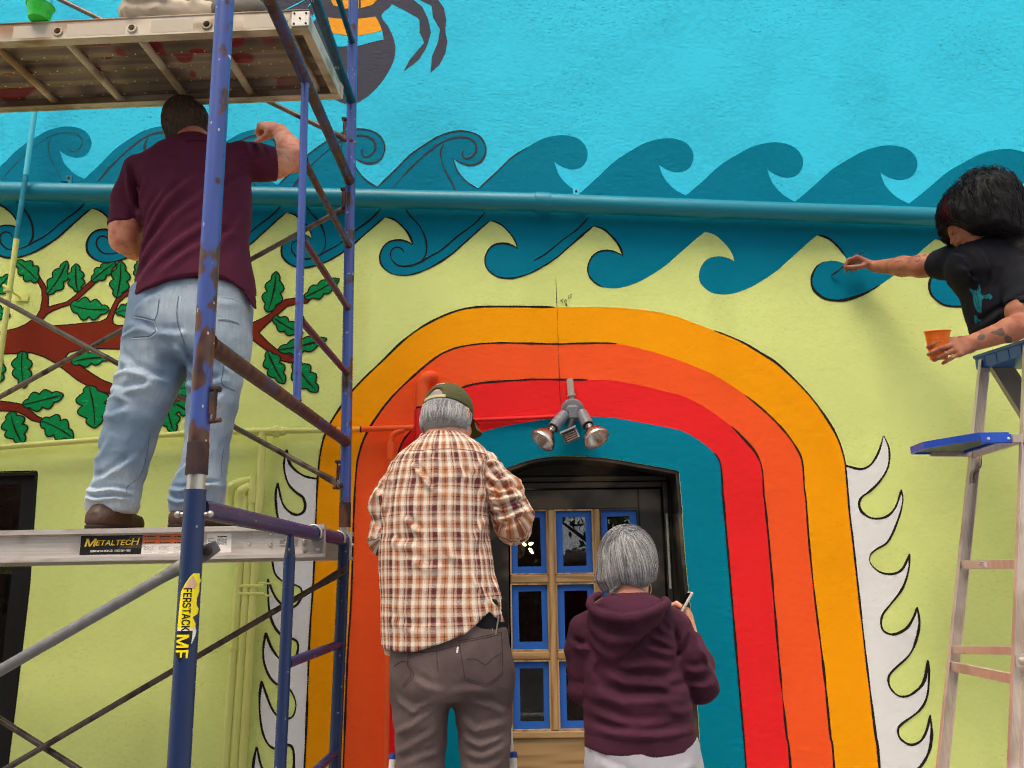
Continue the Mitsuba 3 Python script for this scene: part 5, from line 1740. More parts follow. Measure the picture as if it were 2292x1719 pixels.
def strands(field, n, seed, origin, start, axes, down, length, step=0.012, lift=(0.001, 0.006), r=0.0010, wander=0.25, part=None, tip=0.35, swirl=0.0):
    """Hair combed over a field: each strand starts near 'start' (a function of the generator) and runs on the surface away from 'origin' and along 'down'."""
    g = np.random.default_rng(seed)
    P = np.array([start(g) for _ in range(n)])
    L = g.uniform(*length, n)
    lf = g.uniform(*lift, n)
    W = g.normal(size=(n, 3)) * wander
    down = unit(down)
    paths = [P]
    e = 0.004

    def grad(p):
        return np.column_stack([field.base(p + np.eye(3)[i] * e) - field.base(p - np.eye(3)[i] * e) for i in range(3)]) / (2 * e)
    m = int(max(length) / step)
    for i in range(m + 1):
        d0, gn = field.base(P), grad(P)
        gn /= np.linalg.norm(gn, axis=1, keepdims=True) + 1e-9
        P = P - gn * (d0 - lf)[:, None]
        if i == 0:
            paths = [P]
        out = P - origin
        out /= np.linalg.norm(out, axis=1, keepdims=True) + 1e-9
        dirn = out * 0.55 + down * (0.5 + 0.9 * i / m) + W + swirl * np.cross(gn, down)
        dirn = dirn - gn * np.sum(dirn * gn, 1, keepdims=True)
        dirn /= np.linalg.norm(dirn, axis=1, keepdims=True) + 1e-9
        P = P + dirn * step
        paths.append(P)
    paths = np.array(paths)                                  # steps, n, 3
    V, Fc, at = [], [], 0
    for j in range(n):
        k = max(4, int(L[j] / step))
        p = paths[:k + 1, j]
        taper = np.concatenate([np.full(len(p) - 3, 1.0), [0.85, 0.6, tip]]) * r * (0.7 + 0.6 * ((j * 37) % 11) / 11)
        t = np.gradient(p, axis=0)
        t /= np.linalg.norm(t, axis=1, keepdims=True) + 1e-9
        a = np.cross(t, [0.3, 0.8, 0.52])
        a /= np.linalg.norm(a, axis=1, keepdims=True) + 1e-9
        b = np.cross(t, a)
        ring = [p + taper[:, None] * (math.cos(q) * a + math.sin(q) * b) for q in (0, 2.094, 4.189)]
        v = np.stack(ring, 1).reshape(-1, 3)
        i0 = np.arange(len(p) - 1)[:, None] * 3
        q = np.concatenate([np.stack([i0[:, 0] + x, i0[:, 0] + y, i0[:, 0] + 3 + y, i0[:, 0] + 3 + x], 1) for x, y in ((0, 1), (1, 2), (2, 0))])
        V.append(v)
        Fc.append(np.vstack([q[:, [0, 1, 2]], q[:, [0, 2, 3]]]) + at)
        at += len(v)
    return trimesh.Trimesh(np.vstack(V), np.vstack(Fc), process=False)


# ---- cloth and skin
def cloth(key, c, var=0.82, rough=0.85, sheen=0.3, f=(60, 60, 60)):
    ca, cb = C(c), C(c) * var

    def fn(p, n, uv):
        g = FB(p.x * 9, p.y * 9, p.z * 9, 2)
        w = N(p.x * f[0] * 7, p.y * f[1] * 7, p.z * f[2] * 7)
        return MX(ca, cb, dr.clip(0.55 * g + 0.5 * w, 0, 1))
    return proc_mat(key, fn, rough=rough, spec=0.2, sheen=sheen)


def skin(key, c, red):
    ca, cb = C(c), C(red)

    def fn(p, n, uv):
        g = FB(p.x * 28, p.y * 28, p.z * 28, 3)
        h = SS(0.62, 0.8, N(p.x * 160, p.y * 160, p.z * 160))
        return MX(MX(ca, cb, SS(0.35, 0.7, g)), ca * 0.8, h * 0.3)
    return proc_mat(key, fn, rough=0.5, spec=0.4)


skin('skin_pink', (226, 158, 130), (206, 122, 98))
skin('skin_fair', (228, 172, 146), (212, 142, 116))
skin('skin_tan', (168, 110, 84), (146, 86, 66))
cloth('shirt_maroon', (92, 36, 62), 0.8)


def denim_fn(p, n, uv):
    g = FB(p.x * 6, p.y * 6, p.z * 4, 3)
    w = N(p.x * 420, p.y * 420, p.z * 160)
    t = N(p.x * 180, p.y * 180, p.z * 26)
    return MX(MX(C((184, 200, 216)), C((124, 146, 172)), SS(0.36, 0.66, g)), C((100, 122, 152)), 0.24 * w + 0.22 * t)


proc_mat('denim_pale', denim_fn, rough=0.85, spec=0.15, sheen=0.2)
plain('denim_seam', (84, 100, 126), 0.9, spec=0.1)
plain('denim_seam_light', (198, 210, 222), 0.9, spec=0.1)
plain('hair_brown', (80, 66, 58), 0.6, spec=0.25)
plain('hair_brown_light', (122, 104, 92), 0.55, spec=0.25)


def boot_fn(p, n, uv):
    return MX(C((84, 62, 54)), C((58, 42, 38)), FB(p.x * 30, p.y * 30, p.z * 30, 3))


proc_mat('boot_leather', boot_fn, rough=0.55)
plain('boot_sole', (44, 36, 34), 0.8)
# ---------------------------------------------------------------- man on the scaffold: maroon T-shirt, pale jeans
AM = (230, 200, 3.19)
am = lambda *f: S(AM, *f)
M1 = thing('person', 'man in maroon T-shirt and pale jeans standing on the scaffold with one arm raised', 'person')
Y1 = 3.08


def am_rows(Y, spec):
    out = []
    for cy, xl, xr, ry in spec:
        (a, y), (b, _) = am(xl, cy, xr, cy)
        out.append(row(y, a, b, Y, ry))
    return out


T1 = Field(0.03)
T1.loft(am_rows(Y1, [(352, 585, 745, 0.058), (378, 530, 815, 0.080), (410, 440, 900, 0.095), (470, 340, 985, 0.110), (545, 245, 1030, 0.122), (650, 225, 1050, 0.130), (780, 250, 1058, 0.134), (920, 290, 1046, 0.134), (1060, 308, 1036, 0.136),
                      (1180, 300, 1042, 0.142), (1300, 275, 1060, 0.148), (1420, 250, 1078, 0.152), (1540, 232, 1092, 0.150), (1640, 226, 1100, 0.148)]), e=2.3, cap=0.012)
sl = [pt(*am(270, 590)[0], Y1), pt(*am(205, 790)[0], Y1 + 0.005), pt(*am(168, 965)[0], Y1 + 0.01)]
T1.chain(sl, [0.066, 0.070, 0.066], k=0.03)
sr = [pt(*am(985, 500)[0], Y1), pt(*am(1110, 525)[0], Y1 + 0.04), pt(*am(1222, 535)[0], Y1 + 0.075)]
T1.chain(sr, [0.070, 0.068, 0.064], k=0.03)
hx = np.array([pt(*am(x, y)[0], Y1)[[0, 2]] for x, y in ((180, 1570), (225, 1562), (400, 1500), (560, 1455), (700, 1422), (840, 1402), (960, 1425), (1040, 1480), (1085, 1560), (1110, 1590), (1160, 1590))])
T1.cut(lambda P: np.interp(P[:, 0], hx[:, 0], hx[:, 1]) - P[:, 2] + np.where(P[:, 1] > Y1, 0.05, 0), 0.003)


def plane_cut(p, n):
    p, n = np.asarray(p, float), unit(n)
    return lambda P: (P - p) @ n


def near_cut(p, n, rad):
    p, n = np.asarray(p, float), unit(n)

    def fn(P):
        q = P - p
        return np.where(np.linalg.norm(q, axis=1) < rad, q @ n, -1.0)
    return fn


T1.cut(near_cut(sl[2] + unit(sl[2] - sl[1]) * 0.004, unit(sl[2] - sl[1]) + [0.25, 0, -0.1], 0.105), 0.004)
T1.cut(near_cut(sr[2] + unit(sr[2] - sr[1]) * 0.002, unit(sr[2] - sr[1]) + [0.1, -0.1, 0], 0.10), 0.004)
for pl, w, a in (([(300, 1290), (420, 1080), (560, 900), (740, 740)], 0.016, 0.011), ([(290, 1400), (450, 1190), (620, 1010), (820, 850)], 0.017, 0.010), ([(330, 1120), (430, 960), (540, 830)], 0.014, 0.011),
                 ([(285, 1000), (330, 860), (400, 730)], 0.014, 0.010), ([(340, 1460), (520, 1290), (700, 1150), (900, 1010)], 0.017, 0.008), ([(520, 1420), (700, 1280), (880, 1160), (1010, 1090)], 0.016, 0.007),
                 ([(880, 900), (960, 790), (1030, 700), (1080, 640)], 0.015, 0.010), ([(900, 1240), (980, 1100), (1030, 960)], 0.015, 0.007), ([(235, 700), (262, 800), (275, 900), (285, 960)], 0.012, 0.011),
                 ([(225, 600), (240, 700), (262, 830)], 0.010, 0.008), ([(1040, 420), (1065, 450), (1080, 500)], 0.009, 0.007), ([(1110, 410), (1130, 440), (1150, 480)], 0.009, 0.007), ([(1170, 410), (1190, 440), (1205, 480)], 0.008, 0.006),
                 ([(1000, 600), (1060, 560), (1150, 540)], 0.012, 0.006), ([(400, 640), (520, 620), (660, 640)], 0.02, 0.005), ([(470, 500), (600, 470), (720, 480)], 0.02, 0.004), ([(90, 860), (170, 890), (260, 940)], 0.010, 0.004)):
    T1.fold(crease([am(x, y)[0] for x, y in pl], Y1, w, a * 1.5, 0.8, Y1 - 0.02))
T1.fold(rumple(0.006, 9, 9, 5, 3))
add('shirt', T1.mesh(0.0075), 'shirt_maroon', M1, smooth=True)
plain('shirt_seam', (70, 26, 46), 0.9, spec=0.1)
for k, poly in enumerate(([(232, 1540), (400, 1478), (560, 1432), (700, 1400), (840, 1381), (960, 1402), (1050, 1450)], [(590, 372), (660, 366), (735, 368)], [(215, 570), (218, 640), (232, 720), (262, 830), (282, 930)], [(80, 915), (160, 945), (270, 985)])):
    m = stitch(T1, [am(x, y)[0] for x, y in poly], 0.0011 if k != 1 else 0.0022, 0.0002)
    if m:
        add('seam', m, 'shirt_seam', M1, smooth=True)

# bare arms and neck, one body with the head
H1 = Field(0.02)
hc = pt(*am(600, 264)[0], Y1 + 0.045)
f1, u1 = unit([-0.10, 0.96, 0.12]), unit([-0.12, -0.10, 1.0])
head_into(H1, hc, f1, u1, 1.03)
H1.cone(hc + u1 * -0.06 - f1 * 0.02, pt(*am(650, 400)[0], Y1 + 0.01), 0.060, 0.068, k=0.03)
H1.cone(pt(*am(650, 400)[0], Y1 + 0.01), pt(*am(640, 700)[0], Y1), 0.066, 0.085, k=0.03)
H1.chain([pt(*am(640, 520)[0], Y1), pt(*am(300, 600)[0], Y1), pt(*am(165, 985)[0], Y1 + 0.01), pt(*am(150, 1075)[0], Y1 + 0.02)], [0.07, 0.055, 0.056, 0.050], k=0.03)
el, wl = pt(*am(150, 1075)[0], Y1 + 0.02), pt(*am(330, 1190)[0], Y1 + 0.19)
H1.chain([el, (el * 0.55 + wl * 0.45), wl], [0.050, 0.048, 0.030], k=0.02)
hand_into(H1, wl + unit(wl - el) * 0.015, unit(wl - el) + [0.1, 0.2, 0.0], [0, -0.3, 1], 1, [(0.5, 0.7, 0.4)] * 4)
er, wr_ = pt(*am(1355, 505)[0], Y1 + 0.13), pt(*am(1268, 300)[0], Y1 + 0.27)
H1.chain([pt(*am(640, 540)[0], Y1), pt(*am(985, 500)[0], Y1), pt(*am(1222, 535)[0], Y1 + 0.075), er], [0.07, 0.056, 0.055, 0.048], k=0.03)
H1.chain([er, er * 0.6 + wr_ * 0.4 + [0.008, 0, 0], wr_], [0.047, 0.050, 0.032], k=0.02)
hf = unit(pt(*am(1120, 225)[0], Y1 + 0.33) - wr_)
hand_into(H1, wr_ + hf * 0.012, hf, unit([0.25, -0.75, 0.6]), -1, [(1.0, 1.4, 0.9), (1.1, 1.45, 0.9), (1.15, 1.45, 0.9), (1.2, 1.4, 0.9)], 0.04, 1.08, (0.35, 0.75))
add('body', H1.mesh(0.0055), 'skin_pink', M1, smooth=True)
W1 = Field(0.01)
hair1 = Field(0.01)
ax1 = [np.cross(f1, u1), f1, u1]
hair1.ell(hc + u1 * 0.012 - f1 * 0.010, np.array([0.088, 0.104, 0.104]) * 1.02, ax1)
hair1.ell(hc - u1 * 0.055 - f1 * 0.035, np.array([0.068, 0.062, 0.055]), ax1, k=0.03)
hair1.cut(plane_cut(hc + f1 * 0.055 + u1 * 0.02, unit(f1 * 0.9 - u1 * 0.45)), 0.01)
hair1.cut(plane_cut(hc - u1 * 0.098 - f1 * 0.02, unit(-u1 + f1 * 0.25)), 0.008)
hair1.fold(rumple(0.004, 45, 45, 30, 5))
hk = add('hair', hair1.mesh(0.006), 'hair_brown', M1, smooth=True)
crown = hc + u1 * 0.09 - f1 * 0.05


def on_head(g):
    v = unit(g.normal(size=3) + u1 * 0.35 - f1 * 0.8)
    return hc + v * 0.1


for mat, n, sd in (('hair_brown', 1500, 1), ('hair_brown_light', 700, 2)):
    add('strands', strands(hair1, n, sd, crown, on_head, ax1, -u1, (0.012, 0.022), step=0.005, lift=(0.0004, 0.003), r=0.0009, wander=0.6), mat, hk, kind='stuff')

# jeans
J1 = Field(0.03)
YJ = Y1 + 0.01
J1.loft([row(645, 302, 562, YJ, 0.128), row(690, 296, 560, YJ, 0.142), row(730, 291, 556, YJ, 0.150), row(775, 286, 553, YJ, 0.142), row(812, 284, 548, YJ, 0.115)], e=2.4, cap=0.03)
Lr = [(770, 286, 426), (805, 281, 420), (870, 262, 388), (930, 244, 360), (990, 232, 340), (1047, 220, 324), (1088, 213, 308), (1102, 204, 309), (1112, 209, 305), (1122, 200, 308), (1131, 206, 304), (1140, 203, 301)]
Rr = [(770, 424, 553), (805, 425, 547), (850, 425, 538), (905, 423, 528), (950, 422, 516), (1010, 418, 508), (1060, 405, 501), (1085, 396, 502), (1098, 389, 500), (1110, 393, 497), (1122, 384, 496), (1136, 386, 488), (1150, 388, 484)]
cl, rl = limb_rows(Lr, YJ, [0, 0, -0.02, -0.02, -0.01, 0, 0, 0, 0, 0, 0, 0])
cr, rr_ = limb_rows(Rr, YJ, [0, 0, -0.01, -0.015, -0.01, 0, 0, 0, 0, 0, 0, 0, 0])
J1.chain(cl, rl, k=0.010)
J1.chain(cr, rr_, k=0.010)
J1.cut(lambda P: 1.5 + 0.0 * P[:, 2] - P[:, 2] if False else (cl[-1][2] - 0.012) - P[:, 2], 0.004)
b1 = lambda *f: S(B1_, *f)
for pl, w, a in (([(1240, 700), (1400, 760), (1560, 820), (1660, 830)], 0.014, 0.010), ([(1660, 840), (1560, 760), (1470, 640)], 0.012, 0.007), ([(1150, 800), (1300, 780), (1420, 770)], 0.010, 0.008), ([(1640, 800), (1720, 820), (1800, 800)], 0.013, 0.010),
                 ([(1150, 960), (1300, 1100), (1480, 1160)], 0.013, 0.010), ([(1080, 1140), (1250, 1120), (1450, 1180), (1560, 1180)], 0.012, 0.012), ([(1060, 1250), (1220, 1310), (1420, 1260), (1520, 1200)], 0.014, 0.010), ([(1010, 1340), (1150, 1330), (1300, 1380)], 0.010, 0.006),
                 ([(980, 1470), (1120, 1500), (1300, 1440)], 0.012, 0.005), ([(1690, 900), (1740, 1000), (1790, 1130)], 0.012, 0.010), ([(1700, 1180), (1800, 1240), (1960, 1230), (2090, 1180)], 0.014, 0.012), ([(1960, 900), (2030, 1000), (2140, 1120)], 0.010, 0.007),
                 ([(1960, 1500), (2000, 1400), (2080, 1280)], 0.014, 0.010), ([(1320, 600), (1440, 520), (1560, 480)], 0.012, 0.005), ([(1980, 480), (2080, 530), (2160, 520)], 0.012, 0.005)):
    J1.fold(crease([b1(x, y)[0] for x, y in pl], YJ, w * 1.05, a * 1.15, 0.8, YJ - 0.06))
b5 = lambda *f: S(B5_, *f)
for pl, w, a in (([(900, 500), (1040, 470), (1180, 380), (1290, 280)], 0.012, 0.008), ([(820, 560), (960, 590), (1110, 570), (1220, 590)], 0.008, 0.009), ([(830, 630), (980, 660), (1120, 640), (1230, 650)], 0.007, 0.008), ([(900, 300), (1000, 260), (1100, 120)], 0.014, 0.005),
                 ([(1580, 560), (1700, 580), (1900, 530), (1990, 520)], 0.008, 0.010), ([(1560, 640), (1680, 680), (1800, 660)], 0.008, 0.009), ([(1640, 440), (1740, 360), (1900, 300)], 0.012, 0.006)):
    J1.fold(crease([b5(x, y)[0] for x, y in pl], YJ, w, a * 1.4, 0.8, YJ - 0.01))
J1.fold(rumple(0.008, 12, 12, 7, 8))
J1.fold(rumple(0.0022, 26, 26, 16, 9))
jk = add('trousers', J1.mesh(0.0075), 'denim_pale', M1, smooth=True)
for k, poly in enumerate(([(1600, 372), (1585, 480), (1590, 600), (1625, 720), (1662, 815)], [(1620, 372), (1606, 480), (1612, 600), (1645, 720)], [(1205, 545), (1300, 565), (1385, 586)], [(1205, 560), (1300, 580), (1378, 600)], [(1385, 586), (1410, 520), (1425, 400)],
                          [(1190, 755), (1280, 748), (1345, 742), (1410, 690)], [(1190, 740), (1280, 734), (1340, 728), (1398, 682)], [(1410, 690), (1392, 640), (1378, 600)], [(2010, 930), (1995, 1060), (1990, 1160), (2110, 1225)], [(2030, 960), (2140, 1030)], [(2030, 985), (2135, 1052)],
                          [(1955, 575), (2050, 580), (2150, 610)], [(1955, 590), (2050, 596), (2140, 624)], [(1975, 375), (2080, 390), (2160, 420)], [(1790, 372), (1776, 400), (1780, 440)])):
    m = stitch(J1, [b1(x, y)[0] for x, y in poly], 0.0015, 0.0004)
    if m:
        add('seam', m, 'denim_seam' if k % 2 == 0 else 'denim_seam_light', jk, smooth=True)
for poly in ([(1340, 60), (1310, 250), (1255, 420), (1150, 510), (1130, 570)], [(2000, 180), (1985, 330), (1990, 430)]):
    m = stitch(J1, [b5(x, y)[0] for x, y in poly], 0.0010, 0.0)
    if m:
        add('seam', m, 'denim_seam', jk, smooth=True)

# boots on the plank
plank_top = lambda p: (O + ez * PH)[2] + (p[0] - O[0]) / ex[0] * ex[2]


def boot(heel_px, toe_px, Yh, Yt, w, ankle_px):
    F = Field(0.015)
    h, t = pt(*heel_px, Yh), pt(*toe_px, Yt)
    zt_ = plank_top(h)
    h[2], t[2] = zt_ + 0.040, plank_top(t) + 0.034
    a = pt(*ankle_px, Yh + 0.02)
    d = unit([t[0] - h[0], t[1] - h[1], 0])
    F.cone(h, h + (t - h) * 0.55 + [0, 0, 0.004], 0.040, 0.042, flat=None)
    F.cone(h + (t - h) * 0.5, t, 0.044, 0.036, k=0.02)
    F.cone(h + d * 0.012 + [0, 0, 0.01], a - [0, 0, 0.012], 0.040, 0.031, k=0.02)
    F.cone(h + d * 0.03 + [0, 0, 0.05], h + (t - h) * 0.55 + [0, 0, 0.012], 0.045, 0.036, k=0.02)
    base = zt_ + 0.012
    F.cut(lambda P: base - P[:, 2], 0.006)
    F.fold(rumple(0.004, 30, 30, 30, 4))
    Sx = Field(0.01)
    Sx.cone(h - [0, 0, 0.02], h + (t - h) * 0.5 - [0, 0, 0.02], 0.042, 0.046)
    Sx.cone(h + (t - h) * 0.5 - [0, 0, 0.02], t - [0, 0, 0.016], 0.047, 0.041, k=0.02)
    Sx.cut(lambda P: np.maximum(zt_ + 0.0015 - P[:, 2], P[:, 2] - zt_ - 0.020), 0.003)
    return F, Sx, h, t, d


for hp, tp, Yh, Yt, apx in (((221, 1150), (300, 1165), 3.02, 3.20, (252, 1125)), ((405, 1150), (505, 1165), 3.05, 3.22, (432, 1130))):
    F, Sx, h, t, d = boot(hp, tp, Yh, Yt, 0.05, apx)
    bk_ = add('boot', F.mesh(0.006), 'boot_leather', M1, smooth=True)
    add('sole', Sx.mesh(0.005), 'boot_sole', bk_, smooth=40)
    m = h + (t - h) * 0.5 + [0, 0, 0.05]
    add('lace', cat([tube(spline([m, m + [0.02, -0.01, 0.018], m + [0.035, -0.012, 0.004], m + [0.02, -0.008, -0.006]], 5), 0.002, 6), tube(spline([m + d * 0.02 + [-0.02, 0, -0.008], m + d * 0.02 + [0.02, -0.012, -0.006]], 5), 0.002, 6)]), 'boot_sole', bk_, smooth=True)
# ---------------------------------------------------------------- man in the plaid shirt before the door
M2 = thing('person', 'man in olive cap, plaid shirt and grey brown trousers seen from behind at the door', 'person')
Y2 = 2.90
AP = (820, 850, 4.146)
ap = lambda *f: S(AP, *f)
CAPC = (940, 860, 6.8)
cpx = lambda *f: S(CAPC, *f)


def plaid(key):
    base, white, orange, maroon, dark, cream = C((208, 176, 158)), C((240, 228, 214)), C((198, 134, 98)), C((106, 52, 56)), C((54, 42, 50)), C((204, 166, 146))

    def band(t):
        t = t - dr.floor(t)
        s = lambda a, b: SS(a - 0.012, a + 0.012, t) * (1 - SS(b - 0.012, b + 0.012, t))
        c = cream
        c = MX(c, maroon, s(0.02, 0.22))
        c = MX(c, white, s(0.24, 0.37))
        c = MX(c, orange, s(0.41, 0.63))
        c = MX(c, white, s(0.66, 0.80))
        c = MX(c, base, s(0.82, 0.97))
        c = MX(c, dark, s(0.51, 0.55) + s(0.88, 0.925) + s(0.10, 0.13) * 0.7)
        return c

    def fn(p, n, uv):
        w = 0.012 * (FB(p.x * 7, p.y * 7, p.z * 7, 2) - 0.5)
        u, v = (uv.x + w) / 0.061, (uv.y + w) / 0.0735
        a, b = band(u), band(v + 0.3)
        th = 0.28 + 0.26 * SS(0.45, 0.55, N(uv.x * 900, uv.y * 900, 0))
        return MX(a, b, th)
    return proc_mat(key, fn, rough=0.85, spec=0.15, sheen=0.15)


plaid('plaid')
T2 = Field(0.03)


def ap_rows(Y, spec):
    return [row(ap(a, y)[0, 1], ap(a, y)[0, 0], ap(b, y)[0, 0], Y, ry) for y, a, b, ry in spec]


T2.loft(ap_rows(Y2, [(500, 560, 905, 0.062), (540, 500, 960, 0.078), (600, 420, 1050, 0.096), (680, 320, 1130, 0.108), (780, 235, 1165, 0.118), (900, 190, 1160, 0.126), (1050, 165, 1140, 0.132), (1200, 150, 1135, 0.136)])
        + [row(1180, 854, 1094, Y2, 0.137), row(1230, 849, 1099, Y2, 0.138), row(1290, 851, 1108, Y2, 0.140), row(1340, 853, 1122, Y2, 0.142), row(1400, 854, 1134, Y2, 0.143), row(1470, 855, 1138, Y2, 0.142)], e=2.3, cap=0.01)
hx2 = np.array([pt(x, y, Y2)[[0, 2]] for x, y in ((830, 1436), (850, 1440), (870, 1449), (900, 1453), (940, 1450), (1000, 1431), (1047, 1412), (1080, 1382), (1098, 1364), (1112, 1382), (1134, 1400), (1160, 1402))])
T2.cut(lambda P: np.interp(P[:, 0], hx2[:, 0], hx2[:, 1]) - P[:, 2] - np.where(P[:, 1] > Y2 + 0.03, 0.03, 0), 0.003)
for pl, w, a in (([(450, 820), (530, 920), (610, 1030), (640, 1060)], 0.008, 0.011), ([(390, 1300), (450, 1380), (540, 1450)], 0.010, 0.008), ([(660, 780), (680, 900), (690, 1020), (730, 1160)], 0.012, 0.008), ([(1100, 760), (1050, 880), (1080, 1020), (1120, 1150)], 0.013, 0.010),
                 ([(860, 840), (930, 930), (960, 980)], 0.009, 0.006), ([(700, 1400), (760, 1560), (860, 1700)], 0.013, 0.006), ([(1120, 1300), (1060, 1420), (1030, 1560)], 0.012, 0.007), ([(230, 900), (200, 1100), (180, 1300)], 0.012, 0.008), ([(560, 680), (640, 780), (690, 800)], 0.010, 0.006),
                 ([(250, 1500), (360, 1560), (520, 1560)], 0.014, 0.005), ([(450, 1700), (600, 1760), (760, 1750)], 0.014, 0.005)):
    T2.fold(crease([ap(x, y)[0] for x, y in pl], Y2, w, a * 1.5, 0.8, Y2 - 0.03))
for pl, w, a in (([(1060, 1290), (1085, 1330), (1110, 1360)], 0.007, 0.008), ([(1125, 1230), (1112, 1300), (1122, 1360)], 0.008, 0.007), ([(870, 1380), (940, 1410), (1010, 1390)], 0.012, 0.004)):
    T2.fold(crease(pl, Y2, w, a, 0.8, Y2 - 0.02))
T2.fold(rumple(0.005, 10, 10, 6, 21))
sm = T2.mesh(0.0075)
tc = np.array([pt(985, 1250, Y2)])[0]
th = np.arctan2((sm.vertices[:, 0] - tc[0]) / 0.215, -(sm.vertices[:, 1] - Y2) / 0.136)
uvs = np.column_stack([th * 0.170 + 0.012, sm.vertices[:, 2] * 0.84])
shk = add('shirt', sm, 'plaid', M2, smooth=True, uv=uvs)
plain('plaid_seam', (150, 104, 96), 0.9, spec=0.1)
for poly in ([(395, 660), (520, 655), (760, 640), (960, 655), (1100, 690)], [(1110, 700), (1070, 800), (1090, 950), (1130, 1120)], [(250, 760), (205, 880), (170, 1020)], [(1225, 1400), (1240, 1600), (1275, 1800)]):
    m = stitch(T2, [ap(x, y)[0] for x, y in poly], 0.0016, 0.0)
    if m:
        add('seam', m, 'plaid_seam', shk, smooth=True)


def sleeve(pts, radii, name, folds=(), cutn=None, shift=0.0):
    F = Field(0.02)
    F.chain(pts, radii, k=0.03)
    if cutn is not None:
        F.cut(near_cut(*cutn), 0.003)
    for fn in folds:
        F.fold(fn)
    F.fold(rumple(0.010, 16, 16, 16, 33))
    m = F.mesh(0.0065)
    P = np.asarray(pts)
    best, L = np.full(len(m.vertices), 9.0), np.zeros(len(m.vertices))
    ang, acc = np.zeros(len(m.vertices)), 0.0
    for i in range(len(P) - 1):
        a, b = P[i], P[i + 1]
        u, w, d = frame_of(b - a, (0, 1, 0))
        t = np.clip(((m.vertices - a) @ d) / np.linalg.norm(b - a), 0, 1)
        q = m.vertices - a - np.outer(t * np.linalg.norm(b - a), d)
        dist = np.linalg.norm(q, axis=1) - (radii[i] + (radii[i + 1] - radii[i]) * t)
        better = dist < best
        best = np.where(better, dist, best)
        L = np.where(better, acc + t * np.linalg.norm(b - a), L)
        ang = np.where(better, np.arctan2(q @ u, -(q @ w)), ang)
        acc += np.linalg.norm(b - a)
    add(name, m, 'plaid', M2, smooth=True, uv=np.column_stack([ang * 0.045 + shift, L * 0.84]))
    return F


lp_ = [pt(902, 1060, Y2), pt(869, 1125, Y2 - 0.005), pt(866, 1205, Y2 + 0.01), pt(880, 1216, Y2 + 0.20)]
sleeve(lp_, [0.052, 0.055, 0.052, 0.036], 'sleeve', [crease([(846, 1100), (870, 1140), (880, 1180)], Y2, 0.010, 0.009, 0.8, Y2), crease([(842, 1180), (860, 1210), (880, 1225)], Y2, 0.009, 0.009, 0.8, Y2)])
rp_ = [pt(1084, 1046, Y2), pt(1128, 1105, Y2 - 0.01), pt(1148, 1160, Y2 + 0.005), pt(1150, 1175, Y2 + 0.06), pt(1143, 1135, Y2 + 0.24)]
fl2 = []
for pl, w, a in (([(1105, 900), (1200, 960), (1330, 950)], 0.009, 0.010), ([(1110, 1010), (1230, 1080), (1350, 1050), (1430, 1080)], 0.009, 0.013), ([(1120, 1120), (1230, 1140), (1340, 1110), (1460, 1110)], 0.009, 0.013), ([(1150, 1200), (1260, 1240), (1380, 1200), (1490, 1170)], 0.010, 0.013),
                 ([(1190, 1300), (1290, 1310), (1400, 1260), (1520, 1220)], 0.010, 0.012), ([(1260, 1420), (1360, 1380), (1460, 1320)], 0.010, 0.008), ([(1100, 800), (1180, 780), (1250, 800)], 0.009, 0.007)):
    fl2.append(crease([ap(x, y)[0] for x, y in pl], Y2, w, a * 1.3, 0.8, Y2 + 0.02))
sleeve(rp_, [0.054, 0.060, 0.063, 0.056, 0.038], 'sleeve', fl2, shift=0.02)

# collar: a folded band round the neck
H2 = Field(0.02)
hc2 = pt(1003, 931, Y2 + 0.045)
f2 = unit([0.36, 0.86, -0.30])
u2 = unit([0.06, 0.30, 1.0])
nb2 = pt(985, 1002, Y2 + 0.0)
head_into(H2, hc2, f2, u2, 1.0)
H2.cone(hc2 - u2 * 0.05 - f2 * 0.02, nb2, 0.056, 0.062, k=0.03)
H2.cone(nb2, pt(985, 1120, Y2), 0.062, 0.08, k=0.02)
H2.chain([pt(985, 1060, Y2), lp_[0], lp_[1], lp_[2], lp_[3]], [0.06, 0.045, 0.042, 0.040, 0.028], k=0.02)
H2.chain([pt(985, 1060, Y2), rp_[0], rp_[1], rp_[2], rp_[4]], [0.06, 0.045, 0.042, 0.042, 0.028], k=0.02)
for (w0, w1, sd) in ((lp_[2], lp_[3], 1), (rp_[3], rp_[4], -1)):
    d = unit(w1 - w0)
    hand_into(H2, w1 + d * 0.02, d, [0.3 * -sd, -0.3, 0.9], sd, [(0.5, 0.7, 0.4)] * 4)
add('body', H2.mesh(0.0055), 'skin_fair', M2, smooth=True)
C2 = Field(0.01)
ring = []
for k in range(26):
    a = 2 * math.pi * k / 26
    ring.append(nb2 + np.array([math.sin(a) * 0.074 + 0.012, -math.cos(a) * 0.070, 0.030 + 0.020 * -math.cos(a) - 0.012 * math.sin(a)]))
for k in range(26):
    a = 2 * math.pi * k / 26
    C2.cone(ring[k], ring[(k + 1) % 26], 0.0085, 0.0085, k=0.004)
    o = np.array([math.sin(a), -math.cos(a), 0])
    b0, b1_ = ring[k] + o * 0.014 - [0, 0, 0.032], ring[(k + 1) % 26] + np.array([math.sin(a + 0.24), -math.cos(a + 0.24), 0]) * 0.014 - [0, 0, 0.032]
    C2.cone(b0, b1_, 0.0065, 0.0065, k=0.012)
    C2.cone(ring[k] + o * 0.006 - [0, 0, 0.016], ring[(k + 1) % 26] + o * 0.006 - [0, 0, 0.016], 0.008, 0.008, k=0.01)
cm = C2.mesh(0.005)
th = np.arctan2(cm.vertices[:, 0] - nb2[0], -(cm.vertices[:, 1] - nb2[1]))
add('collar', cm, 'plaid', M2, smooth=True, uv=np.column_stack([th * 0.08 + 0.03, cm.vertices[:, 2] * 1.0 + 0.05]))

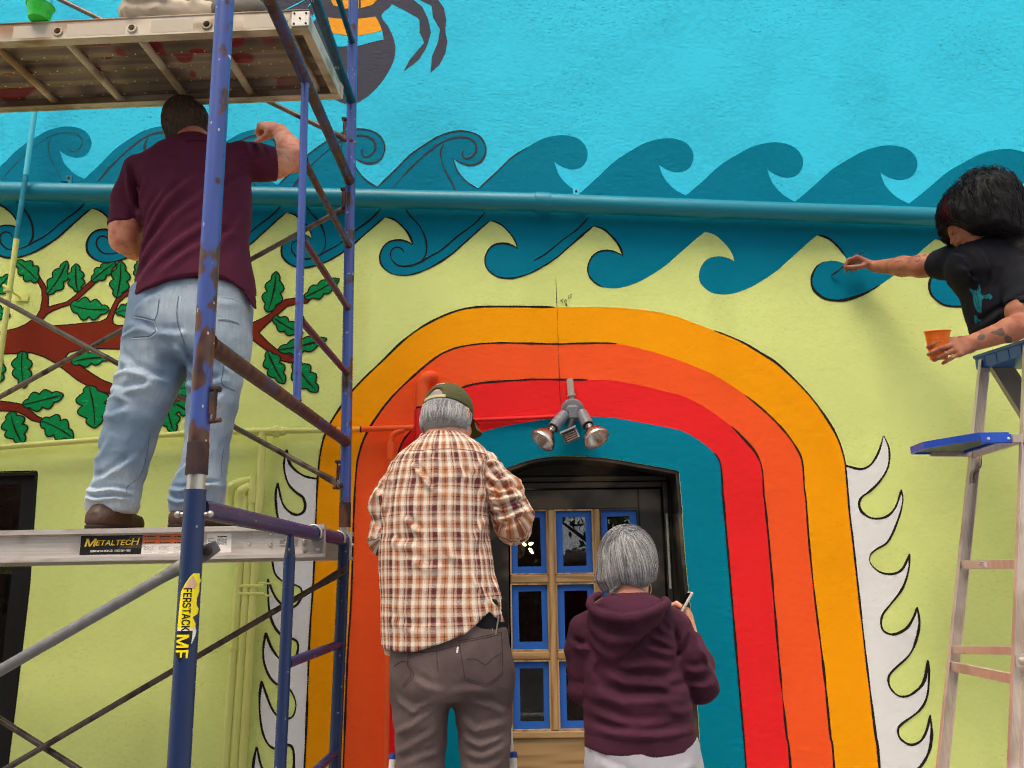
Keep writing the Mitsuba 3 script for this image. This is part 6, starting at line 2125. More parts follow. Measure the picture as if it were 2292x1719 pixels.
# hair, cap
cloth('cap_olive', (94, 92, 62), 0.84)
plain('cap_dark', (26, 26, 24), 0.8)
plain('cap_strap', (202, 192, 146), 0.7)
plain('hair_grey', (146, 146, 150), 0.5, spec=0.3)
plain('hair_grey_light', (186, 186, 190), 0.5, spec=0.3)
plain('hair_grey_dark', (104, 104, 110), 0.5, spec=0.3)
ax2 = [np.cross(f2, u2), f2, u2]
r2 = ax2[0]
hair2 = Field(0.01)
hair2.ell(hc2 + u2 * 0.006 - f2 * 0.006, np.array([0.081, 0.100, 0.098]), ax2)
hair2.ell(hc2 - u2 * 0.045 - f2 * 0.034, np.array([0.072, 0.068, 0.052]), ax2, k=0.03)
hair2.cut(plane_cut(hc2 + f2 * 0.040, unit(f2 * 0.95 - u2 * 0.3)), 0.008)
hair2.cut(plane_cut(hc2 - u2 * 0.088 - f2 * 0.03, unit(-u2 + f2 * 0.10 + r2 * 0.30)), 0.006)
hk2 = add('hair', hair2.mesh(0.0055), 'hair_grey', M2, smooth=True)


def back_head(c, f, u, lo, hi):
    def s(g):
        a = g.uniform(-1.9, 1.9)
        r = np.cross(f, u)
        return c + unit(-f * math.cos(a) + r * math.sin(a) + u * g.uniform(lo, hi)) * 0.1
    return s


for mat, n, sd in (('hair_grey', 700, 3), ('hair_grey_light', 800, 4), ('hair_grey_dark', 560, 5)):
    add('strands', strands(hair2, n, sd, hc2 + u2 * 0.1, back_head(hc2, f2, u2, -0.28, 0.10), ax2, -u2, (0.035, 0.065), step=0.009, lift=(0.0006, 0.006), r=0.0009, wander=0.16), mat, hk2, kind='stuff')
cap = Field(0.01)
cu = unit(u2 - f2 * 0.05)
cap.ell(hc2 + u2 * 0.020 - f2 * 0.002, np.array([0.0865, 0.1065, 0.099]), ax2)
cap.cut(plane_cut(hc2 + u2 * 0.012, unit(-u2 - f2 * 0.06)), 0.003)
cap.ell(hc2 - f2 * 0.112 + u2 * 0.030 - r2 * 0.010, np.array([0.034, 0.040, 0.036]), ax2, k=0.004, sub=True)
ck = add('cap', cap.mesh(0.005), 'cap_olive', M2, smooth=40)
st = [hc2 + unit(-f2 * math.cos(a) + r2 * math.sin(a)) * np.array(0.1) * 1.0 for a in (0,)]
sp_ = []
for a in np.linspace(-0.62, 0.42, 12):
    d = -f2 * math.cos(a) * 0.1060 + r2 * math.sin(a) * 0.0862
    sp_.append(hc2 + d + u2 * 0.0215)
sb = []
for i, p in enumerate(sp_):
    n_ = unit(p - hc2 - u2 * 0.02)
    sb += [p + u2 * 0.0055, p - u2 * 0.0055, p + u2 * 0.0055 + n_ * 0.0025, p - u2 * 0.0055 + n_ * 0.0025]
fs = []
for i in range(len(sp_) - 1):
    a, b = i * 4, (i + 1) * 4
    fs += [[a + 2, a + 3, b + 3], [a + 2, b + 3, b + 2], [a, b, b + 1], [a, b + 1, a + 1], [a, a + 2, b + 2], [a, b + 2, b], [a + 1, b + 1, b + 3], [a + 1, b + 3, a + 3]]
add('strap', trimesh.Trimesh(np.array(sb), np.array(fs), process=False), 'cap_strap', ck)
# brim
V, Fc = [], []
na, nr = 18, 5
for lay in (0, 1):
    for i in range(na):
        a = -1.05 + 2.1 * i / (na - 1)
        for j in range(nr):
            q = j / (nr - 1)
            rad = 1 + 0.74 * q * math.cos(a * 1.35) ** 0.8
            V.append(hc2 + (f2 * math.cos(a) * 0.1035 + r2 * math.sin(a) * 0.0845) * rad + u2 * (0.016 - 0.018 * q - 0.030 * (math.sin(a) ** 2) * (0.4 + q) - lay * 0.003))
idx = lambda l, i, j: l * na * nr + i * nr + j
for i in range(na - 1):
    for j in range(nr - 1):
        Fc += [[idx(0, i, j), idx(0, i + 1, j), idx(0, i + 1, j + 1)], [idx(0, i, j), idx(0, i + 1, j + 1), idx(0, i, j + 1)], [idx(1, i, j), idx(1, i + 1, j + 1), idx(1, i + 1, j)], [idx(1, i, j), idx(1, i, j + 1), idx(1, i + 1, j + 1)]]
    j = nr - 1
    Fc += [[idx(0, i, j), idx(1, i + 1, j), idx(1, i, j)], [idx(0, i, j), idx(0, i + 1, j), idx(1, i + 1, j)]]
bm = trimesh.Trimesh(np.array(V), np.array(Fc), process=False)
bm.fix_normals()
add('brim', bm, 'cap_olive', ck, smooth=40)
plain('cap_thread', (232, 230, 220), 0.6)
tm = meshkit.text_mesh('RANCH', 0.0085, 0.0005, True)
v = tm.vertices
wid = v[:, 0].max()
aa = (v[:, 0] - wid * 0.40) / 0.092
el_ = (v[:, 1]) / 0.1 + 0.62
base_ = hc2 + u2 * 0.020 - f2 * 0.002
dirs = (-np.outer(np.cos(aa) * np.cos(el_), f2) * 0.1065 + np.outer(np.sin(aa) * np.cos(el_), r2) * 0.0865 + np.outer(np.sin(el_), u2) * 0.099)
tm.vertices = base_ + dirs * (1.006 + (v[:, 2] * 4)[:, None])
add('lettering', tm, 'cap_thread', ck)
gl_ = hc2 + r2 * 0.078 + f2 * 0.02 - u2 * 0.002
add('glasses_arm', tube([gl_ + f2 * 0.075 + u2 * 0.003, gl_ + f2 * 0.02, gl_ - f2 * 0.03 + u2 * 0.001, gl_ - f2 * 0.045 - u2 * 0.018], 0.0022, 8), 'cap_dark', M2, smooth=True)

# trousers
def twill_fn(p, n, uv):
    g = FB(p.x * 7, p.y * 7, p.z * 6, 3)
    w = N(p.x * 380, p.y * 380, p.z * 200)
    return MX(MX(C((124, 108, 108)), C((92, 78, 80)), SS(0.3, 0.75, g)), C((62, 54, 56)), 0.35 * w)


proc_mat('trouser_brown', twill_fn, rough=0.85, spec=0.15, sheen=0.2)
plain('trouser_seam', (66, 56, 58), 0.9, spec=0.1)
plain('undershirt', (34, 34, 36), 0.9, spec=0.1)
J2 = Field(0.025)
YJ2 = Y2 + 0.005
J2.loft([row(1395, 884, 1134, YJ2, 0.122), row(1440, 878, 1138, YJ2, 0.132), row(1480, 876, 1144, YJ2, 0.140), row(1520, 878, 1147, YJ2, 0.138), row(1560, 882, 1145, YJ2, 0.110)], e=2.4, cap=0.02)
L2 = [(1510, 878, 1012), (1560, 880, 1008), (1600, 883, 1000), (1660, 886, 996), (1719, 888, 991), (1800, 890, 986), (1950, 893, 982), (2080, 893, 980)]
R2_ = [(1510, 1005, 1148), (1560, 1012, 1146), (1600, 1022, 1144), (1660, 1030, 1141), (1719, 1036, 1136), (1800, 1040, 1133), (1950, 1046, 1130), (2080, 1048, 1128)]
cl2, rl2 = limb_rows(L2, YJ2)
cr2, rr2 = limb_rows(R2_, YJ2)
J2.chain(cl2, rl2, k=0.012)
J2.chain(cr2, rr2, k=0.012)
a8 = lambda *f: S(A8, *f)
for pl, w, a in (([(520, 1200), (640, 1290), (800, 1190)], 0.012, 0.010), ([(500, 1440), (620, 1380), (780, 1260)], 0.010, 0.010), ([(510, 1560), (640, 1480), (790, 1400)], 0.010, 0.009), ([(560, 1620), (700, 1560), (800, 1540)], 0.010, 0.008), ([(900, 1300), (1010, 1400), (1190, 1360)], 0.011, 0.010),
                 ([(920, 1440), (1040, 1490), (1200, 1440)], 0.010, 0.011), ([(930, 1540), (1060, 1560), (1200, 1500)], 0.010, 0.010), ([(940, 1640), (1080, 1630), (1190, 1590)], 0.010, 0.008), ([(980, 1210), (1100, 1250), (1200, 1310)], 0.011, 0.008), ([(640, 1080), (740, 1140), (830, 1160)], 0.012, 0.008), ([(870, 1170), (960, 1150), (1100, 1160)], 0.012, 0.007)):
    J2.fold(crease([a8(x, y)[0] for x, y in pl], YJ2, w, a * 0.8, 0.7, YJ2 - 0.05))
J2.fold(rumple(0.006, 11, 11, 8, 41))
tk = add('trousers', J2.mesh(0.0075), 'trouser_brown', M2, smooth=True)
for k, poly in enumerate(([(902, 872), (1030, 850), (1165, 818)], [(904, 884), (1030, 862), (1165, 832)], [(905, 880), (925, 1000), (942, 1112)], [(942, 1112), (1010, 1138), (1075, 1152), (1130, 1120), (1172, 1082)], [(950, 1100), (1012, 1124), (1072, 1138), (1125, 1108), (1164, 1072)], [(1168, 818), (1174, 950), (1174, 1082)],
                          [(955, 985), (1010, 985), (1068, 1018), (1120, 975), (1168, 950)], [(500, 1032), (550, 1000), (590, 1005)], [(608, 940), (596, 1010), (622, 1088), (560, 1160)], [(596, 940), (584, 1010), (608, 1080), (552, 1150)], [(765, 930), (770, 990), (776, 1062)], [(500, 925), (620, 945), (765, 935), (890, 900)])):
    m = stitch(J2, [a8(x, y)[0] for x, y in poly], 0.0011, 0.0)
    if m:
        add('seam', m, 'trouser_seam', tk, smooth=True)
q = J2.hit(*a8(896, 928)[0])
if q is not None:
    add('tag', put(bevel_box((0.006, 0.002, 0.018), 0.0005), q - [0, 0.0015, 0], np.array([1, 0, -0.15]), np.array([0, 1.0, 0]), np.array([0.15, 0, 1.0])), 'sticker_white', tk)
U2 = Field(0.01)
U2.loft([row(1340, 1000, 1132, Y2 + 0.02, 0.121), row(1405, 1000, 1137, Y2 + 0.02, 0.125), row(1424, 1000, 1136, Y2 + 0.02, 0.124)], cap=0.006)
add('undershirt', U2.mesh(0.007), 'undershirt', M2, smooth=True)
q = J2.hit(*a8(1140, 812)[0])
if q is not None:
    q = q - [0, 0.006, 0]
    add('pocket_pen', cat([rod(q - [0.004, 0, 0.01], q + [0.006, -0.002, 0.045], 0.0025), tube(q + np.array([[math.sin(a) * 0.008 - 0.022, -0.004, math.cos(a) * 0.008 + 0.004] for a in np.linspace(0, 6.0, 12)]), 0.0012, 6), rod(q + [-0.022, -0.004, 0.01], q + [-0.018, -0.004, 0.032], 0.001)]), 'zinc', M2, smooth=50)
for cs in (cl2, cr2):
    foot = cs[-1].copy()
    F = Field(0.02)
    h = np.array([foot[0], YJ2 - 0.02, 0.45])
    F.cone(h, h + [0.0, 0.14, 0.0], 0.042, 0.044)
    F.cone(h + [0, 0.13, 0], h + [0, 0.22, -0.004], 0.046, 0.036, k=0.02)
    F.cone(h, np.array([foot[0], YJ2, max(foot[2] + 0.05, 0.56)]), 0.04, 0.045, k=0.02)
    F.cut(lambda P: 0.413 - P[:, 2], 0.004)
    add('shoe', F.mesh(0.008), 'boot_leather', M2, smooth=True)
    lo_ = Field(0.01)
    lo_.cone(foot + [0, 0, 0.03], [foot[0], YJ2, 0.55], 0.075, 0.078)
    add('trouser_leg', lo_.mesh(0.009), 'trouser_brown', M2, smooth=True)

# folding step ladder he stands on
plain('ladder_white', (226, 222, 216), 0.4)
plain('cap_blue', (36, 70, 160), 0.4)
SL = thing('step_ladder', 'low white step ladder with blue end caps under the man in plaid', 'ladder')
tipb = pt(1149, 1683, Y2 + 0.16)
for xx, mirror in ((tipb[0], 1), (pt(880, 1683, Y2 + 0.16)[0], -1)):
    tpt = np.array([xx, tipb[1], tipb[2]])
    foot = np.array([xx + 0.03 * mirror, Y2 - 0.18, 0.03])
    k = add('rail', rod(foot, tpt - unit(tpt - foot) * 0.012, 0.0115, 16), 'ladder_white', SL, smooth=40)
    add('end_cap', lathe([(0, 0.0118), (0.1, 0.0135), (0.8, 0.0135), (1, 0.010), (1, 0)], tpt - unit(tpt - foot) * 0.02, tpt, 16), 'cap_blue', k, smooth=40)
    add('foot_cap', lathe([(0, 0), (0, 0.016), (1, 0.014), (1, 0.0118)], foot - [0, 0, 0.028], foot + unit(tpt - foot) * 0.02, 16), 'cap_blue', k, smooth=40)
    rt_ = np.array([pt(1139, 1620, Y2 + 0.34)[0] if mirror == 1 else xx, Y2 + 0.34, pt(1139, 1600, Y2 + 0.34)[2]])
    add('rear_rail', rod([xx + 0.02 * mirror, Y2 + 0.62, 0.01], rt_, 0.0115, 16), 'ladder_white', SL, smooth=40)
wx = (tipb[0] + pt(880, 1683, Y2 + 0.16)[0]) / 2
ww_ = tipb[0] - wx
for zz, yy in ((0.395, Y2 + 0.06), (0.2, Y2 - 0.09)):
    add('tread', box_at(wx - ww_ - 0.006, wx + ww_ + 0.006, yy - 0.10, yy + 0.13, zz - 0.02, zz + 0.012, 0.006), 'ladder_white', SL)
# ---------------------------------------------------------------- woman in the plum hooded sweatshirt
W1 = thing('person', 'grey haired woman in a plum hooded sweatshirt holding up a phone', 'person')
Y3 = 2.85
AW = (1240, 1160, 2.9675)
aw = lambda *f: S(AW, *f)


def hood_fn(p, n, uv):
    g = FB(p.x * 8, p.y * 8, p.z * 8, 2)
    w = N(p.x * 520, p.y * 520, p.z * 300)
    return MX(MX(C((74, 36, 56)), C((54, 24, 40)), SS(0.3, 0.75, g)), C((90, 54, 72)), 0.35 * w)


proc_mat('hood_plum', hood_fn, rough=0.9, spec=0.15, sheen=0.5)


def rib_fn(p, n, uv):
    return dr.abs(dr.sin(p.x * 420)) * 0.0012


proc_mat('hood_rib', hood_fn, rough=0.9, spec=0.15, sheen=0.5, bump=rib_fn, scale=1.0, eps=0.0008)
cloth('sweat_grey', (172, 172, 184), 0.86)


def aw_rows(Y, spec):
    return [row(aw(a, y)[0, 1], aw(a, y)[0, 0], aw(b, y)[0, 0], Y, ry) for y, a, b, ry in spec]


HD = Field(0.03)
HD.loft(aw_rows(Y3, [(500, 375, 625, 0.060), (540, 300, 700, 0.082), (590, 240, 775, 0.102), (660, 190, 820, 0.116), (760, 165, 835, 0.126), (860, 180, 830, 0.132), (980, 195, 838, 0.138), (1080, 198, 862, 0.144), (1180, 200, 892, 0.150), (1280, 203, 912, 0.154), (1370, 206, 926, 0.154), (1420, 212, 922, 0.150)]), e=2.35, cap=0.012)
ls = [pt(*aw(205, 735)[0], Y3), pt(*aw(168, 860)[0], Y3 + 0.01), pt(*aw(165, 1000)[0], Y3 + 0.02), pt(*aw(178, 1140)[0], Y3 + 0.03), pt(*aw(215, 1190)[0], Y3 + 0.22)]
HD.chain(ls, [0.052, 0.041, 0.037, 0.037, 0.032], k=0.02)
rs3 = [pt(*aw(790, 720)[0], Y3), pt(*aw(890, 930)[0], Y3), pt(*aw(975, 1110)[0], Y3 + 0.02)]
HD.chain(rs3, [0.056, 0.051, 0.049], k=0.02)
wr3 = pt(*aw(915, 815)[0], Y3 + 0.17)
HD.chain([rs3[2], rs3[2] * 0.5 + wr3 * 0.5 + [0.012, 0.02, 0], wr3], [0.048, 0.045, 0.033], k=0.02)
HD.cut(near_cut(wr3 + unit(wr3 - rs3[2]) * 0.012, unit(wr3 - rs3[2]), 0.07), 0.004)
for pl, w, a in (([(230, 1120), (420, 1180), (640, 1170), (860, 1200)], 0.015, 0.011), ([(215, 1250), (330, 1290), (480, 1330), (700, 1320)], 0.014, 0.009), ([(300, 1000), (440, 1060), (620, 1070), (800, 1050)], 0.014, 0.011), ([(560, 830), (660, 870), (740, 890)], 0.012, 0.011), ([(590, 760), (680, 800), (745, 850)], 0.011, 0.012),
                 ([(640, 700), (710, 760), (760, 840)], 0.011, 0.010), ([(440, 960), (580, 940), (720, 960)], 0.013, 0.008), ([(640, 1080), (740, 1120), (860, 1130)], 0.012, 0.009), ([(700, 1230), (800, 1250), (900, 1240)], 0.012, 0.008), ([(230, 1360), (400, 1385), (640, 1390), (880, 1370)], 0.013, 0.010),
                 ([(850, 1000), (930, 1010), (1010, 990)], 0.012, 0.008), ([(880, 1100), (970, 1110), (1070, 1080)], 0.012, 0.008), ([(950, 860), (985, 900), (1010, 960)], 0.009, 0.008), ([(740, 720), (760, 820), (745, 920)], 0.010, 0.012), ([(860, 740), (820, 820), (760, 900)], 0.008, 0.008), ([(110, 830), (160, 860), (220, 850)], 0.011, 0.010), ([(260, 900), (230, 1000), (260, 1100)], 0.014, 0.008)):
    HD.fold(crease([aw(x, y)[0] for x, y in pl], Y3, w, a * 1.2, 0.8, Y3 - 0.0))
HD.fold(rumple(0.007, 8, 8, 10, 51))
add('sweatshirt', HD.mesh(0.0075), 'hood_plum', W1, smooth=True)
HB = Field(0.01)
HB.loft([row(aw(0, y)[0, 1], aw(a, y)[0, 0], aw(b, y)[0, 0], Y3, ry) for y, a, b, ry in ((1392, 208, 932, 0.150), (1420, 206, 938, 0.154), (1470, 206, 941, 0.153), (1520, 208, 942, 0.150), (1534, 212, 940, 0.146))], e=2.35, cap=0.008)
zc1, zc2 = pt(*aw(205, 1478)[0], Y3), pt(*aw(940, 1530)[0], Y3)
HB.cut(lambda P: zc1[2] + (P[:, 0] - zc1[0]) * (zc2[2] - zc1[2]) / (zc2[0] - zc1[0]) - 0.012 + 0.02 * ((P[:, 0] - zc1[0]) * (P[:, 0] - zc2[0])) * 4 - P[:, 2], 0.004)
HB.fold(rumple(0.004, 9, 9, 4, 52))
add('hem_band', HB.mesh(0.007), 'hood_rib', W1, smooth=True)
# hood lying on the back
HO = Field(0.02)
YH = Y3 - 0.128
ys_ = [(560, 262, 742, 0.050), (620, 238, 738, 0.058), (680, 240, 690, 0.060), (740, 250, 630, 0.056), (800, 268, 570, 0.050), (860, 295, 500, 0.044), (910, 325, 440, 0.036), (940, 352, 400, 0.026)]
HO.loft([row(aw(0, y)[0, 1], aw(a, y)[0, 0], aw(b, y)[0, 0], YH + 0.02, ry) for y, a, b, ry in ys_], e=2.0, cap=0.02)
rim = [aw(x, y)[0] for x, y in ((300, 512), (250, 540), (245, 580), (290, 628), (390, 658), (500, 664), (610, 640), (700, 600), (750, 570), (735, 545))]
rimY = [0.02, -0.01, -0.045, -0.07, -0.085, -0.09, -0.08, -0.055, -0.01, 0.03]
rp3 = spline(np.array([pt(*q, YH + dy + 0.025) for q, dy in zip(rim, rimY)]), 3)
HO.chain(rp3, [0.0095] * len(rp3), k=0.010)
inn = [pt(*aw(x, y)[0], YH + dy + 0.03) for x, y, dy in ((330, 590, -0.01), (430, 622, -0.03), (540, 620, -0.035), (640, 590, -0.01))]
HO.ell(pt(*aw(490, 560)[0], YH + 0.005), [0.098, 0.062, 0.034], k=0.015, sub=True)
lo3 = spline(np.array([pt(*aw(x, y)[0], YH - 0.01 + dy) for x, y, dy in ((235, 640, 0.05), (290, 740, 0.0), (370, 800, -0.02), (470, 805, -0.025), (560, 770, -0.01), (700, 650, 0.04))]), 3)
HO.chain(lo3, [0.008] * len(lo3), k=0.02)
lo4 = spline(np.array([pt(*aw(x, y)[0], YH + dy) for x, y, dy in ((235, 760, 0.05), (300, 850, 0.01), (370, 900, 0.0), (430, 890, 0.0), (500, 830, 0.0))]), 3)
HO.chain(lo4, [0.007] * len(lo4), k=0.02)
HO.fold(rumple(0.005, 12, 12, 12, 53))
add('hood', HO.mesh(0.006), 'hood_plum', W1, smooth=True)

# head, hands
B3 = Field(0.02)
hc3 = pt(*aw(492, 285)[0], Y3 + 0.03)
f3 = unit([0.62, 0.70, -0.36])
u3 = unit([0.12, 0.30, 1.0])
head_into(B3, hc3, f3, u3, 0.97)
nb3 = pt(*aw(492, 560)[0], Y3 + 0.005)
B3.cone(hc3 - u3 * 0.05 - f3 * 0.015, nb3, 0.052, 0.062, k=0.03)
B3.cone(nb3, pt(*aw(500, 760)[0], Y3), 0.06, 0.07, k=0.02)
B3.chain([pt(*aw(500, 760)[0], Y3), rs3[0], rs3[1], rs3[2], wr3], [0.06, 0.04, 0.038, 0.036, 0.027], k=0.02)
B3.chain([pt(*aw(500, 760)[0], Y3), ls[0], ls[1], ls[3], ls[4]], [0.06, 0.04, 0.03, 0.03, 0.026], k=0.02)
ph0, ph1 = pt(1517, 1377, Y3 + 0.19), pt(1545.5, 1326.5, Y3 + 0.19)
pd = unit(ph1 - ph0)
hand_into(B3, wr3 + np.array([0.004, 0.01, 0.014]), unit([-0.06, 0.28, 1.0]), unit([0.92, -0.38, 0.10]), -1, [(0.75, 0.85, 0.6), (0.8, 0.95, 0.6), (0.85, 1.0, 0.6), (0.9, 1.0, 0.6)], 0.05, 0.96, (0.55, 0.55))
hl = ls[4]
hand_into(B3, hl + [0.01, 0.03, 0], unit([0.3, 0.9, 0.2]), [0, -0.2, 1], 1, [(0.5, 0.6, 0.4)] * 4, 0.1, 0.95)
add('body', B3.mesh(0.0052), 'skin_fair', W1, smooth=True)
hr3 = Field(0.012)
ax3 = [np.cross(f3, u3), f3, u3]
r3 = ax3[0]
YHr = Y3 + 0.03
hr3.ell(hc3 + u3 * 0.012 - f3 * 0.004, np.array([0.084, 0.103, 0.105]), ax3)
hr3.loft([row(aw(0, y)[0, 1], aw(a, y)[0, 0], aw(b, y)[0, 0], YHr, ry) for y, a, b, ry in ((86, 440, 540, 0.035), (100, 405, 570, 0.060), (130, 365, 600, 0.080), (175, 335, 628, 0.096), (235, 318, 650, 0.104), (295, 306, 662, 0.106), (345, 292, 668, 0.104), (390, 285, 664, 0.098), (430, 300, 650, 0.090), (465, 320, 610, 0.080))], e=2.0, cap=0.01, k=0.02)
# nape: the hair ends higher in the middle and swings forward at the right
nape = np.array([pt(*aw(x, y)[0], Y3)[[0, 2]] for x, y in ((250, 480), (330, 480), (385, 470), (430, 420), (480, 415), (530, 435), (575, 462), (620, 430), (650, 400), (700, 390))])
hr3.cut(lambda P: np.interp(P[:, 0], nape[:, 0], nape[:, 1]) - P[:, 2], 0.006)
hr3.ell(hc3 + f3 * 0.120 - u3 * 0.050 + r3 * 0.0, [0.070, 0.06, 0.080], ax3, k=0.01, sub=True)
hr3.ell(hc3 + r3 * 0.085 + f3 * 0.012 - u3 * 0.026, [0.020, 0.022, 0.030], ax3, k=0.006, sub=True)
for pl, w, a in (([(500, 330), (490, 380), (520, 430)], 0.006, 0.007), ([(450, 310), (470, 360), (460, 410)], 0.006, 0.006), ([(560, 300), (540, 360), (580, 420)], 0.006, 0.007), ([(340, 330), (330, 400), (370, 450)], 0.007, 0.006), ([(620, 250), (640, 320), (630, 380)], 0.006, 0.006), ([(420, 120), (390, 220), (370, 320)], 0.006, 0.004)):
    hr3.fold(crease([aw(x, y)[0] for x, y in pl], Y3, w, a, 0.8, Y3 + 0.05))
hk3 = add('hair', hr3.mesh(0.0055), 'hair_grey', W1, smooth=True)
cr3 = pt(*aw(455, 105)[0], Y3 - 0.03)


def bob(g):
    v = unit(g.normal(size=3) + [0.0, -0.4, 1.1])
    return hc3 + v * 0.105


for mat, n, sd in (('hair_grey', 1300, 6), ('hair_grey_light', 1000, 7), ('hair_grey_dark', 800, 8)):
    add('strands', strands(hr3, n, sd, cr3, bob, ax3, np.array([0.10, 0, -1.0]), (0.08, 0.19), step=0.011, lift=(0.0006, 0.007), r=0.0008, wander=0.08, swirl=0.12), mat, hk3, kind='stuff')
ec = pt(*aw(630, 465)[0], Y3 - 0.005)
plain('earring_silver', (222, 206, 190), 0.2, 0.9)
add('earring', tube(np.array([[math.cos(a) * 0.008, 0.005 * math.cos(a), math.sin(a) * 0.021] for a in np.linspace(0, 2 * math.pi, 20)]) + ec, 0.0012, 6), 'earring_silver', W1, smooth=True)
# phone
plain('phone_shell', (206, 200, 196), 0.35)
plain('phone_screen', (14, 14, 18), 0.08)
PHN = thing('phone', 'pale phone held up edge-on in the hand of the grey haired woman', 'phone')
pn = unit(np.cross(pd, [0, 1.0, 0]))
py = np.cross(pn, pd) * -1
mid = ph1 - pd * 0.072
add('case', put(bevel_box((0.0095, 0.072, 0.148), 0.003), mid, pn, np.cross(pd, pn), pd), 'phone_shell', PHN, smooth=20)
add('screen', put(bevel_box((0.0006, 0.064, 0.138), 0.0002), mid + pn * (-0.0051 if pn[0] > 0 else 0.0051), pn, np.cross(pd, pn), pd), 'phone_screen', PHN)
# trousers
G3 = Field(0.03)
G3.loft([row(1640, 1312, 1555, Y3, 0.136), row(1672, 1312, 1562, Y3, 0.150), row(1719, 1311, 1572, Y3, 0.156), row(1790, 1312, 1580, Y3, 0.150), row(1830, 1315, 1578, Y3, 0.12)], e=2.3, cap=0.02)
c3a, r3a = limb_rows([(1800, 1312, 1448), (1950, 1318, 1440), (2150, 1325, 1425), (2420, 1335, 1415)], Y3)
c3b, r3b = limb_rows([(1800, 1450, 1580), (1950, 1458, 1575), (2150, 1462, 1562), (2420, 1470, 1550)], Y3)
G3.chain(c3a, r3a, k=0.012).chain(c3b, r3b, k=0.012)
G3.fold(crease([(1330, 1690), (1400, 1720), (1460, 1760)], Y3, 0.012, 0.007, 0.8, Y3))
G3.fold(crease([(1540, 1690), (1480, 1715), (1440, 1760)], Y3, 0.012, 0.007, 0.8, Y3))
G3.fold(rumple(0.007, 12, 12, 9, 55))
add('trousers', G3.mesh(0.008), 'sweat_grey', W1, smooth=True)
for cs in (c3a, c3b):
    x = cs[-1][0]
    lo_ = Field(0.02)
    lo_.cone(cs[-1] + [0, 0, 0.02], [x, Y3, 0.10], 0.058, 0.055)
    add('trouser_leg', lo_.mesh(0.009), 'sweat_grey', W1, smooth=True)
    F = Field(0.02)
    F.cone([x, Y3 - 0.02, 0.045], [x, Y3 + 0.12, 0.042], 0.038, 0.040).cone([x, Y3 + 0.12, 0.042], [x, Y3 + 0.18, 0.036], 0.04, 0.032, k=0.02).cone([x, Y3, 0.05], [x, Y3, 0.11], 0.04, 0.04, k=0.02)
    F.cut(lambda P: 0.002 - P[:, 2], 0.003)
    add('shoe', F.mesh(0.009), 'boot_leather', W1, smooth=True)
# ---------------------------------------------------------------- tall step ladder at the right
AL = (1740, 370, 4.007)
al = lambda *f: S(AL, *f)
LC = (1990, 690, 4.149)
lc_ = lambda *f: S(LC, *f)
F6 = (1850, 960, 2.1855)
f6 = lambda *f: S(F6, *f)


def ladder_fn(p, n, uv):
    g = N(p.x * 200, p.y * 200, p.z * 3)
    st = SS(0.5, 0.75, FB(p.x * 8, p.y * 8, p.z * 6, 3))
    return MX(MX(C((214, 206, 200)), C((198, 184, 174)), g), C((158, 140, 126)), st * 0.5)


proc_mat('ladder_alu', ladder_fn, rough=0.3, metallic=0.4)
plain('ladder_blue', (28, 84, 150), 0.38)
plain('tray_blue', (34, 84, 204), 0.35)
plain('tray_under', (58, 72, 92), 0.5)
LD = thing('step_ladder', 'tall aluminium step ladder with blue top and paint tray at the right', 'ladder')
fx0, fx1 = pt(2198, 836, 3.45), pt(2106, 1719, 3.50)
ext = lambda a, b, z: a + (b - a) * (z - a[2]) / (b[2] - a[2])
fr_t, fr_b = ext(fx0, fx1, 2.375), ext(fx0, fx1, 0.01)
nx0, nx1 = pt(2287, 1000, 3.10), pt(2264, 1719, 3.0)
nr_t, nr_b = ext(nx0, nx1, 2.350), ext(nx0, nx1, 0.01)
nr_t[0] = fr_t[0]


def rail_(a, b, name, w=0.055, h=0.022, mat='ladder_alu'):
    return add(name, channel(a, b, w, h, (1, 0.0, 0), 0.0022), mat, LD)


rail_(fr_b, fr_t, 'rear_rail', 0.040)
rail_(nr_b, nr_t, 'rear_rail', 0.040)
mx = fr_t[0] + 0.085
fx_t, fx_b = np.array([fr_t[0] + 0.055, fr_t[1] + 0.01, 2.375]), np.array([mx + (mx - fr_b[0]) * 1.7 + 0.1, fr_b[1] + 0.02, 0.01])
gx_t, gx_b = np.array([fr_t[0] + 0.055, nr_t[1] - 0.03, 2.350]), np.array([mx + (mx - nr_b[0]) * 1.7 + 0.1, nr_b[1] - 0.05, 0.01])
plain('rail_dark', (150, 146, 138), 0.4, 0.2)
rail_(fx_b, fx_t, 'front_rail', 0.085, 0.028, 'rail_dark')
rail_(gx_b, gx_t, 'front_rail', 0.085, 0.028, 'rail_dark')
for k in range(7):
    z = 0.30 + 0.30 * k
    a, b = ext(fx_t, fx_b, z), ext(gx_t, gx_b, z)
    add('step', beam(a - [0, 0.01, 0], b + [0, 0.01, 0], 0.085, 0.028, (1, 0, 0), 0.003), 'ladder_alu', LD)
# plastic top
cy0, cy1 = nr_t[1] - 0.055, fr_t[1] + 0.05
ccx0, ccx1 = fr_t[0] - 0.012, fr_t[0] + 0.21
cap_m = trimesh.creation.extrude_polygon(sbox(ccx0, cy0, ccx1, cy1).buffer(-0.015).buffer(0.015), 0.046, engine='earcut')
cap_m.apply_translation([0, 0, 2.350])


def tilt(m):
    v = m.vertices.copy()
    v[:, 2] -= (cy1 - v[:, 1]) * 0.085
    m.vertices = v
    return m


